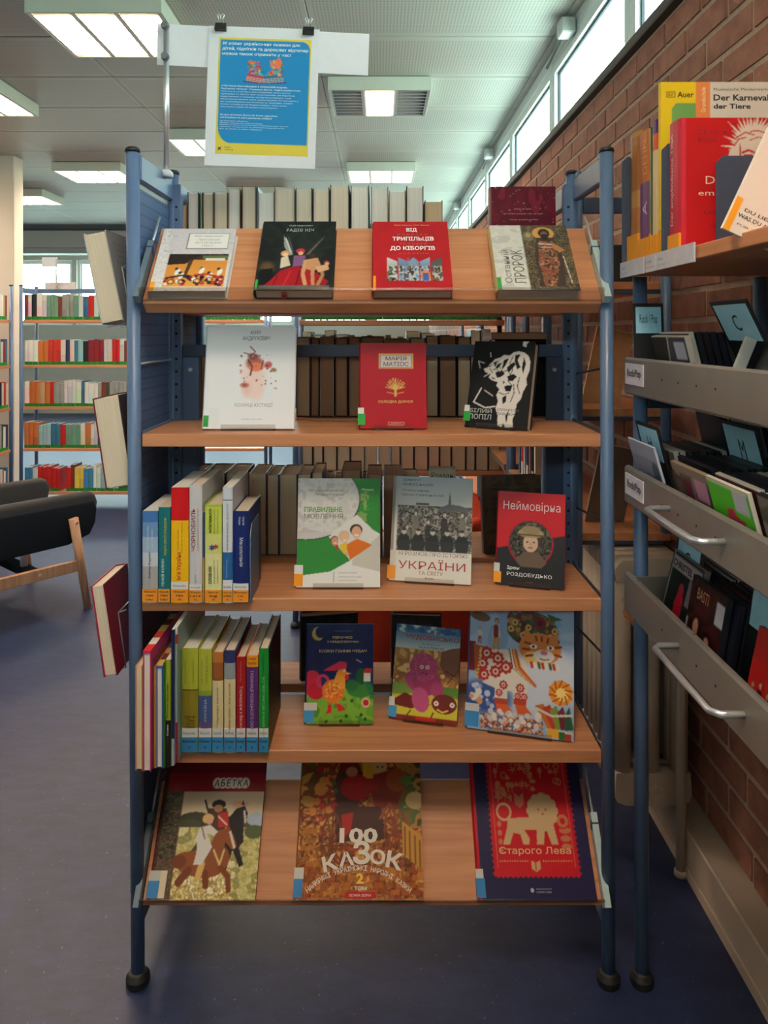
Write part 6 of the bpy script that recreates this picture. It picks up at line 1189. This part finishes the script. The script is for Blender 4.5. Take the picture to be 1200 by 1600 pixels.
side_book('yellow music booklet with a large cream and orange front, tallest on the wooden shelf', -.186, .012, .332, .215, .537, [(1, (236, 196, 40))], 0, auer, (240, 206, 40), roundness=.001, st=(YO, .05),
  fronts=[('AV', .065, .062, .112, .083, (50, 40, 30), 0, 0), ('Auer', .15, .056, .295, .09, (50, 40, 30), .015, 0), ('Grundschule', .36, .03, .40, .175, (250, 226, 190), .01, 90), ('Musikalische Meisterwerke', .47, .034, .97, .05, (90, 84, 80), 0, 0), ('Der Karneval', .47, .072, .96, .108, (44, 44, 52), .025, 0), ('der Tiere', .47, .125, .80, .155, (44, 44, 52), .025, 0)])
def bookend2(label, y, x0, x1, h):
    b = thing('bookend', label, 'bookend', (0, y, ZT), 'metal bookends')
    MB().prism([(x0, 0), (x1, 0), (x1, h-.012), (x1-.012, h), (x0+.012, h), (x0, h-.012)], 0, .0025, 'y').build('upright_plate', mat((62, 72, 92), .45), b)
    MB().box(x0+.01, x1, -.0, .001, 0, .0012).box(x0+.02, x1-.02, .0025, .009, 0, .001).build('base_plate', mat((62, 72, 92), .45), b)
bookend2('dark blue bookend at the far end of the rack\'s wooden shelf', -.006, .527, .66, .235)
bookend2('dark blue bookend between the yellow booklet and the red biography', -.237, .525, .68, .205)
def ru(w, h):
    a = Art(w, h, (190, 30, 34)); Wc = (224, 206, 190); a.rect(0, 0, .04, 1, (206, 50, 70)); 
    q_ = random.Random(8); a.ell(.68, .19, .17, .085, Wc)
    for k in range(30):
        t = math.radians(-205+k*8.2); r1 = q_.uniform(.24, .33); w_ = math.radians(7); cx, cy = .68, .20; kk = w/h
        a.poly([(cx+.13*math.cos(t-w_), cy+.13*kk*math.sin(t-w_)), (cx+r1*math.cos(t+.25), cy+r1*kk*math.sin(t+.25)), (cx+.13*math.cos(t+w_*1.6), cy+.13*kk*math.sin(t+w_*1.6))], Wc)
    for p in ([(.52, .17), (.44, .24), (.42, .31), (.50, .33), (.53, .27)], [(.84, .17), (.93, .24), (.96, .31), (.88, .32), (.84, .26)], [(.46, .28), (.50, .35), (.55, .34), (.53, .28)]): a.poly(p, Wc)
    a.poly([(.54, .16), (.82, .16), (.84, .30), (.80, .40), (.72, .46), (.62, .46), (.56, .38), (.53, .28)], Wc); rd = (190, 30, 34)
    for p, lw in (([(.50, .15), (.58, .11), (.66, .13)], .012), ([(.48, .21), (.52, .16), (.58, .15)], .012), ([(.70, .10), (.78, .12), (.86, .17)], .012), ([(.62, .17), (.70, .145), (.80, .17)], .010), ([(.555, .262), (.61, .245), (.66, .262)], .020), ([(.71, .262), (.77, .245), (.82, .262)], .020), ([(.575, .285), (.64, .285)], .018), ([(.73, .285), (.80, .285)], .018), ([(.685, .27), (.67, .335), (.71, .34)], .012), ([(.53, .20), (.535, .30)], .012), ([(.64, .385), (.75, .385)], .012)): a.line(p, lw, rd)
    return a
side_book('red biography with a cut-out portrait of a wild-haired man, on the wooden shelf', -.242, .052, .236, .20, .534, [(1, (190, 36, 60))], 1, ru, (190, 30, 34), st=(YO, .032),
  texts=[('Der empfindsame Titan', .30, .10, .58, .80, (236, 200, 200), .01, 90)], fronts=[('Christine', .17, .09, .42, .125, (120, 20, 28), 0, 0), ('Eichel', .17, .15, .33, .18, (120, 20, 28), 0, 0), ('Der', .235, .44, .44, .50, (236, 206, 180), 0, 0), ('empfindsame', .17, .545, .80, .60, (236, 206, 180), 0, 0), ('Ludwig', .22, .70, .42, .73, (110, 18, 26), 0, 0), ('im', .34, .75, .40, .775, (110, 18, 26), 0, 0), ('wahren', .28, .80, .48, .825, (110, 18, 26), 0, 0)])
bookend2('dark blue bookend in front of the red biography', -.330, .584, .715, .160)
# leaning white booklet
def wb_(w, h):
    a = Art(w, h, (226, 214, 204)); a.rect(0, .80, .05, 1, YO); k_ = (60, 54, 50)
    for k in range(5): a.rect(.38, .10+.035*k, .38+.3-.03*(k % 3), .118+.035*k, k_, .55)
    a.ring(.60, .04, .08, .008, k_); a.line([(.30, .70), (.28, .64), (.36, .46), (.42, .42), (.40, .52), (.30, .72)], .012, k_)
    for k in range(6): a.line([(.46+.02*k, .52+.035*k), (.58+.02*k, .50+.035*k)], .018, k_)
    return a
M = Matrix.Translation((.500, -.535, ZT+.006)) @ Matrix.Rotation(math.radians(25), 4, 'Y')
b, cv = book_front('white booklet with small drawings leaning at the right end of the wooden shelf', M, .20, .26, .008, (226, 214, 204), wb_(.20, .26), hard=False)
for k, (s_, u0, v0, u1) in enumerate((('MIR HÖR ICH', .36, .105, .62), ('GERNE ZU', .36, .145, .58), ('WENN DIE MUSIK', .36, .185, .66), ('ERTÖNT IST', .36, .225, .60))): letter(cv, s_, u0*.2, (1-v0-.025)*.26, u1*.2, (1-v0)*.26, (60, 54, 50), y=-.0006)
letter(cv, 'DU LIEBST ALLES', .20*.09, .26*.135, .20*.55, .26*.155, (60, 54, 50), .01, y=-.0006); letter(cv, 'WAS DU ALS KIND NICHT', .20*.06, .26*.095, .20*.62, .26*.118, (60, 54, 50), .01, y=-.0006); letter(cv, 'FÜR EIN ORCHESTER', .20*.08, .26*.05, .20*.6, .26*.065, (120, 112, 104), y=-.0006)

# ================================================================ radiator and its pipe
RAD = mat((196, 178, 158), .4, 0, .02, 10)
ra = thing('radiator', 'cream column radiator behind the media rack, against the brick wall', 'radiator', (0, 0, 0)); RX0, RX1 = .632, .838
for k in range(8):
    y = .375+k*.048; mb = MB()
    for x in (RX0+.026, (RX0+RX1)/2, RX1-.026): mb.tube([(x, y+.02, .215), (x, y+.02, .765)], .0235, 12)
    mb.prism([(RX0+.03, .148), (RX1-.03, .148), (RX1-.006, .158), (RX1, .18), (RX1-.004, .235), (RX0+.004, .235), (RX0, .18), (RX0+.006, .158)], y-.0035, y+.0435, 'y')
    mb.prism([(RX0+.004, .745), (RX1-.004, .745), (RX1, .78), (RX1-.02, .805), (RX0+.02, .805), (RX0, .78)], y-.0035, y+.0435, 'y'); mb.build('column_section', RAD, ra, True)
MB().tube([((RX0+RX1)/2+.005, .376, .178), ((RX0+RX1)/2+.005, .350, .178)], .028, 8).build('end_plug', RAD, ra); MB().tube([((RX0+RX1)/2+.005, .352, .178), ((RX0+RX1)/2+.005, .338, .178)], .019, 16).build('bleed_cap', RAD, ra, True)
va = MB().tube([(RX0+.03, .376, .70), (RX0+.03, .30, .70), (RX0+.03, .288, .70)], .011, 12).build('valve', RAD, ra, True)
kn = MB().tube([(RX0+.018, .288, .70), (RX0+.018, .24, .70)], [.020, .024], 18)
for k in range(14): t = k*2*math.pi/14; kn.cbox(RX0+.018+.0235*math.cos(t)-.002, RX0+.018+.0235*math.cos(t)+.002, .242, .284, .70+.0235*math.sin(t)-.002, .70+.0235*math.sin(t)+.002, .0006)
kn.build('thermostat_knob', mat((176, 112, 70), .5), va)
pp = tag(MB().tube([(.787, .32, .0), (.787, .32, .60), (.787, .345, .66), (.787, .376, .68)], .0125, 14).build('heating_pipe', RAD, None, True), 'upright cream heating pipe beside the radiator, standing by the pipe channel', 'pipe')
MB().lathe([(.017, .0), (.017, .012), (.0135, .016)], .787, .32, 16).build('pipe_collar', RAD, pp, True)
# ================================================================ wall bookcase beyond the rack, and background
def wall_case(label, y0, y1, legs_lo, shelves, xs=(.56, .81), top=1.81):
    t = thing('wall_bookcase', label, 'bookcase', (0, 0, 0), 'wall bookcases along the brick wall')
    for y in (y0, y1):
        post(t, xs[0], y, 0 if y > .9 else 0, top, r=.0145, foot=y > .9); post(t, xs[1], y, legs_lo if y < .9 else .125, top, r=.0145, foot=False)
        MB().cbox(xs[0]+.014, xs[1]-.014, y-.008, y+.008, top-.06, top-.015, .002).build('top_rail', BLUED, t)
    for z in shelves:
        MB().cbox(xs[0]-.02, xs[1]+.02, y0+.018, y1-.018, z-.022, z, .0015).build('shelf', WOODY, t); MB().cbox(xs[0]-.022, xs[0]-.018, y0+.018, y1-.018, z-.028, z-.002, .001).build('shelf_edge', mat((140, 132, 124), .4, .5), t)
        MB().cbox(xs[0], xs[1], y0+.019, y0+.024, z-.034, z-.022, .001).build('shelf_apron', BLUED, t)
    return t
wall_case('blue bookcase just beyond the radiator end, against the brick wall', .48, 1.50, .85, (1.559, 1.197, .844))
wall_case('blue bookcase farther along the brick wall, second beyond the media rack', 1.56, 2.45, 0, (1.55, 1.2, .85, .5))
wall_case('blue bookcase farthest along the brick wall', 2.51, 3.40, 0, (1.55, 1.2, .85, .5))
q = random.Random(21)
def colname(c):
    r, g, b = c; m = max(c); n = min(c)
    if m-n < 28: return 'black' if m < 60 else ('grey' if m < 170 else 'white')
    if r == m and b == n: return 'red' if g < r*.5 else ('orange' if g < r*.75 else ('cream' if b > 140 else 'yellow'))
    if r == m: return 'dark red' if r < 160 else 'pink'
    if g == m: return 'green'
    return 'purple' if r > g*1.3 else ('teal' if g > b*.92 else 'blue')
# face-out leaning books on the wall bookcases
for k, (yy, zz, c, lb) in enumerate(((.66, 1.198, (196, 150, 104), 'pale tan board leaning on the wall bookcase beyond the rack, middle shelf'), (.62, .845, (120, 96, 78), 'brown folder leaning on the lower shelf of the wall bookcase beyond the radiator'), (.56, 1.560, (30, 28, 30), 'black box file on the top shelf of the wall bookcase beyond the rack'))):
    M = Matrix.Translation((.57, yy, zz)) @ Matrix.Rotation(math.radians(-14 if k < 2 else 0), 4, 'Y')
    M = Matrix.Translation((.62 if k < 2 else .64, yy, zz+.001)) @ Matrix.Rotation(math.radians(12 if k < 2 else 0), 4, 'Y')
    t = thing('folder' if k < 2 else 'box_file', lb, 'folder' if k < 2 else 'box file', M); MB().cbox(0, .115, 0, .012 if k < 2 else .20, 0, .24 if k < 2 else .11, .001).build('cover', mat(c, .6), t); MB().cbox(.004, .111, .002, .010 if k < 2 else .198, .241 if k < 2 else .111, .243 if k < 2 else .113, .0004).build('pages', PAGE_Y[1], t)
for k, (c, t_) in enumerate((((60, 130, 190), .02), ((200, 50, 44), .03), ((226, 226, 226), .02), ((40, 60, 110), .03), ((150, 100, 90), .03), ((30, 30, 34), .025), ((226, 220, 210), .02))):
    book_spine('%s book standing on the lower shelf of the wall bookcase, %s from the far end' % (colname(c), ordw[k]), frame((.57, 1.42-k*.05, .8446), (0, -1, 0), (0, 0, 1), None), t_, .20-.01*(k % 3), .15, [(.7, c), (1, (226, 226, 226) if k % 2 else c)], 0, True, group='books on the wall bookcase beyond the rack')
# books on the far wall cases (spines to the aisle)
def fill_y(casename, x, ya, yb, z, n0, pages=1, hmax=.24):
    y = ya; k = 0
    while y < yb-.03 and k < 28:
        t = q.uniform(.018, .045); h = q.uniform(.18, hmax); c = q.choice([(60, 60, 66), (150, 50, 44), (40, 70, 120), (214, 206, 190), (120, 90, 60), (70, 110, 80), (206, 160, 60), (36, 34, 36)])
        M = frame((x, y+t, z+.0006), (0, -1, 0), (0, 0, 1), None)
        book_spine('%s spine on the %s, %s from the near end' % (colname(c), casename, ordw[k]), M, t-.0006, h, .17, [(.82, c), (1, (70, 160, 80))], pages, True, group='books on the wall bookcases'); y += t; k += 1


# second double-sided bookcase behind the first
def far_case(label, x0, y0, wid, shelves, topz, depth=.26, group=None, name='bookcase', panel=False):
    t = thing(name, label, 'bookcase', (x0, y0, 0), group)
    for x in (0, wid):
        for y in (0, depth): post(t, x, y, 0, topz, r=.014, foot=True)
        MB().cbox(x-.006, x+.006, .014, depth-.014, topz-.06, topz-.015, .002).build('top_rail', BLUE, t)
    for z in shelves: MB().cbox(.016, wid-.016, 0, depth, z-.025, z, .0015).build('shelf', WOOD, t)
    MB().cbox(.014, wid-.014, depth-.004, depth+.004, topz-.05, topz-.01, .002).build('crossbar', BLUE, t)
    return t
PAL = [(200, 60, 50), (70, 130, 170), (240, 236, 226), (130, 40, 50), (70, 84, 60), (190, 160, 120), (226, 220, 208), (226, 220, 208), (232, 226, 216), (222, 216, 206), (230, 224, 214), (216, 208, 200), (214, 206, 190), (220, 212, 200), (206, 200, 196), (190, 40, 40), (60, 110, 140), (110, 150, 130), (226, 190, 80), (50, 60, 100), (40, 44, 50), (150, 150, 146), (120, 60, 50), (150, 190, 190), (230, 226, 220), (196, 110, 60)]
def fill_x(place, x0, y, x1, z, labc=(44, 124, 46), tmin=.022, tmax=.045, hmin=.185, hmax=.215, seed=0, pal=PAL, lh=.13, kmax=30, gap=None, same=0):
    q = random.Random(seed); x = x0; k = 0; grp = 'books on the '+place; h = hmax; c = q.choice(pal); run = 0
    while x < x1-.02 and k < kmax:
        if run <= 0: run = q.choice([1, 1, 1, 2, 3]) if same else 1; c = q.choice(pal); h = q.uniform(hmin, hmax); t = q.uniform(tmin, tmax)
        t = q.uniform(tmin, tmax); run -= 1
        if x+t > x1: break
        b2 = tuple(max(0, min(255, int(v*q.uniform(.88, 1.06)))) for v in c)
        bands = [(q.uniform(.2, .6), c), (1-lh, b2), (1, labc)]
        b, cv = book_spine('%s spine, %s from the left on the %s' % (colname(c), ordw[k], place), I_(x, y+q.uniform(0, .008), z+.0006), t-.0008, h+q.uniform(-.004, .004), .15, bands, 1, True, group=grp)
        x += t; k += 1
        if gap and gap[0] < x < gap[1]: x = gap[1]
c2 = far_case('blue double-sided bookcase standing behind the front one', -.40, 1.95, 1.02, (.12, .47, .75, 1.17, 1.475), 1.80)
# top row there: green-labelled books over a wood edge, seen through the gap under the sloping shelf
fill_x('second bookcase, top shelf', -.37, 1.955, .58, 1.476, seed=5, tmin=.03, tmax=.05, lh=.2)
x = -.37; k = 0
while x < .56:
    t = q.uniform(.045, .07); book_fore('brown-paged volume fore-edge out on the second bookcase, %s from the left' % ordw[k], I_(x, 1.96, 1.1706), t-.004, q.uniform(.20, .27), .18, (50, 44, 40), 2, 'volumes on the second bookcase'); x += t; k += 1
x = -.37; k = 0
while x < .56:
    t = q.uniform(.045, .07); book_fore('dark-paged volume fore-edge out lower on the second bookcase, %s from the left' % ordw[k], I_(x, 1.96, .7506), t-.004, q.uniform(.22, .26), .18, (50, 44, 40), 2, 'lower volumes on the second bookcase'); x += t; k += 1
# row of media boxes on the rear top of the front bookcase's second shelf, seen over the crossbar
x0 = xat(497, .50)
for k in range(14):
    c = [(200, 206, 214), (30, 36, 60)][k % 2] if k != 6 else (200, 40, 44)
    t = .0155; X0 = x0+k*.0175; b, cv = book_spine('small media box with a %s spine behind the second shelf, %s from the left' % (colname(c), ordw[k]), I_(X0, .50, Z2+.0006), t, .205+.004*(k % 3), .04, [(.06, (226, 230, 236)), (.10, (40, 44, 60)), (1, c)], 0, False, name='media_box', group='small media boxes behind the second shelf'); b['category'] = 'media box'

# far bookcases at the left back
ZF = (.116, .47, .81, 1.152, 1.52); yF = 4.455
names = ['bottom shelf', 'fourth shelf', 'middle shelf', 'second shelf', 'top shelf']
for ci, (x0, wid, nm) in enumerate(((-2.925, .975, 'far left bookcase'), (-1.90, .975, 'next far bookcase'))):
    far_case('%s of the back row with green-labelled books' % ('blue bookcase at the left' if ci == 0 else 'blue bookcase second from the left'), x0, yF, wid, ZF, 1.80, .27, 'far bookcases')
    for si, z in enumerate(ZF):
        if ci and si < 4: continue
        fill_x('%s of the %s' % (names[si], nm), x0+.02, yF+.01, x0+wid-(.06 if si % 2 else .02), z, seed=10*ci+si+(3 if si == 3 else 0), same=1, tmin=.026, tmax=.046, hmin=.185, hmax=.215, gap=None if ci else ((x0+.30, x0+.36) if si == 0 else None))
# bookcase running along the left edge, its books facing right
t = thing('bookcase', 'blue bookcase cut by the left edge of the picture, seen from its end', 'bookcase', (0, 0, 0), 'far bookcases')
for y in (3.42, 4.42): post(t, -2.99, y, 0, 1.80); post(t, -3.25, y, 0, 1.80)
for z in ZF: MB().cbox(-3.26, -2.985, 3.44, 4.40, z-.025, z, .0015).build('shelf', WOODY, t)
for si, z in enumerate(ZF):
    q = random.Random(si+40); y = 4.10; k = 0
    while y < 4.36 and k < 28:
        tt = q.uniform(.024, .042); c = q.choice(PAL); h = q.uniform(.185, .215)
        # spine faces +x
        M = frame((-2.995, y, z+.0006), (0, 1, 0), (0, 0, 1), None)
        book_spine('%s spine, %s from the near end, %s at the left picture edge' % (colname(c), ordw[k], names[si]), M, tt-.0008, h, .15, [(.87, c), (1, (40, 140, 50))], 1, True, group='books on the left edge bookcase'); y += tt; k += 1
# bookcases far beyond, seen only through the gap below the top shelf
for ci, (x0, y0, nm) in enumerate(()):
    far_case('%s bookcase in the distance beyond the shelves' % ('left blue' if ci == 0 else 'right blue'), x0, y0, .98, (.47, .81, 1.15, 1.50), 1.8, .27, 'distant bookcases')
    fill_x('top shelf of the %s' % nm, x0+.02, y0+.01, x0+.96, 1.5, (214, 130, 50) if ci == 0 else (40, 140, 50), seed=60+ci, hmin=.2, hmax=.26)

# sign on a pole over the far bookcases
t = thing('sign_stand', 'small far white sign on a pole above the far left bookcase', 'sign stand', px(88, 452, 6.3), 'signs over the far bookcases')
MB().tube([(0, 0, 0), (0, 0, .27)], .007, 8).build('pole', CHROME, t, True); MB().cbox(-.12, .01, -.006, -.003, .19, .27, .001).build('sign_board', SBM, t); MB().cbox(-.10, .16, .01, .014, .0, .06, .001).build('lower_board', mat((206, 200, 204), .5), t)

# ================================================================ armchair at the left
FAB = mat((62, 60, 60), .95, 0, .12, 260, .2, .3); FABD = mat((26, 30, 36), .9, 0, .1, 200, .2)
ch = thing('armchair', 'charcoal fabric armchair with oak legs, cut by the left edge', 'armchair', Matrix.Translation((-1.939, 2.167, 0)) @ Matrix.Rotation(math.atan2(.76, .65), 4, 'Z'))
def soft(mb, name, m, parent, lv=2, bev=0):
    o = mb.build(name, m, parent, 'all')
    if bev: bm = o.modifiers.new('bevel', 'BEVEL'); bm.width = bev; bm.segments = 4; bm.limit_method = 'ANGLE'
    return o
arm = [(.385, .53), (.37, .582), (.33, .592), (-.34, .592), (-.40, .60), (-.40, .345), (.22, .355), (.33, .385), (.37, .44)]
lowp = [(.372, .50), (.36, .545), (-.40, .545), (-.40, .33), (.22, .34), (.335, .372), (.365, .43)]
for s_ in (-1, 1):
    ya, yb_ = sorted((s_*.232, s_*.296)); soft(MB().prism(arm, ya, yb_, 'y'), 'arm', FAB, ch, bev=.026)
    ya, yb_ = sorted((s_*.270, s_*.303)); soft(MB().prism(lowp, ya, yb_, 'y'), 'side_shell', FABD, ch, bev=.012)
    leg_ = MB().tube([(.235, s_*.318, .475), (.31, s_*.3225, .002)], [.024, .0185], 14).build('leg', LEGWOOD, ch, True)
    MB().tube([(.240, s_*.342, .455), (.240, s_*.347, .455)], .007, 12).build('bolt', CHROME, leg_, True)
    MB().tube([(-.28, s_*.318, .42), (-.36, s_*.3225, .002)], [.024, .0185], 14).build('leg', LEGWOOD, ch, True)
    rl = MB().cbox(-.31, .27, s_*.318-.012, s_*.318+.012, .205, .262, .003).build('side_rail', LEGWOOD, ch); MB().tube([(.06, s_*.332, .235), (.06, s_*.336, .235)], .007, 12).build('bolt', CHROME, rl, True)
MB().cbox(.02, .08, -.306, .306, .215, .25, .002).build('cross_rail', FABD, ch)
for y_ in (-.18, .18): MB().cbox(.035, .065, y_-.012, y_+.012, .25, .345, .002).build('seat_bracket', CHROME, ch)
soft(MB().box(-.36, .34, -.232, .232, .335, .455), 'seat_cushion', FAB, ch, bev=.035)
soft(MB().prism([(-.36, .40), (-.46, .80), (-.40, .83), (-.28, .46)], -.29, .29, 'y'), 'backrest', FAB, ch, bev=.03)

# orange-red tub chair seen through the shelves
oc = thing('tub_chair', 'orange-red upholstered tub chair seen through the shelves behind the bookcase', 'chair', (.12, 1.25, 0))
OM = mat((214, 62, 30), .8, 0, .05, 60)
soft(MB().prism([(-.34, .14), (.36, .14), (.40, .40), (.34, .67), (.26, .70), (.20, .67), (.20, .42), (-.20, .40), (-.30, .40)], -.02, .05, 'y'), 'side_panel', OM, oc, bev=.02)
soft(MB().prism([(-.34, .14), (.36, .14), (.40, .40), (.34, .67), (.26, .70), (.20, .67), (.20, .42), (-.20, .40), (-.30, .40)], .50, .57, 'y'), 'side_panel', OM, oc, bev=.02)
soft(MB().prism([(.18, .40), (.34, .40), (.33, .68), (.24, .70)], .05, .50, 'y'), 'backrest', OM, oc, bev=.02)
soft(MB().box(-.30, .22, .05, .50, .24, .44), 'seat', mat((196, 44, 24), .8), oc, bev=.03)
for x in (-.26, .28):
    for y in (.02, .53): MB().tube([(x, y, 0), (x, y, .15)], .015, 10).build('leg', CHROME, oc, True)

bpy.data.objects.remove(_cuo); bpy.data.curves.remove(_cu)
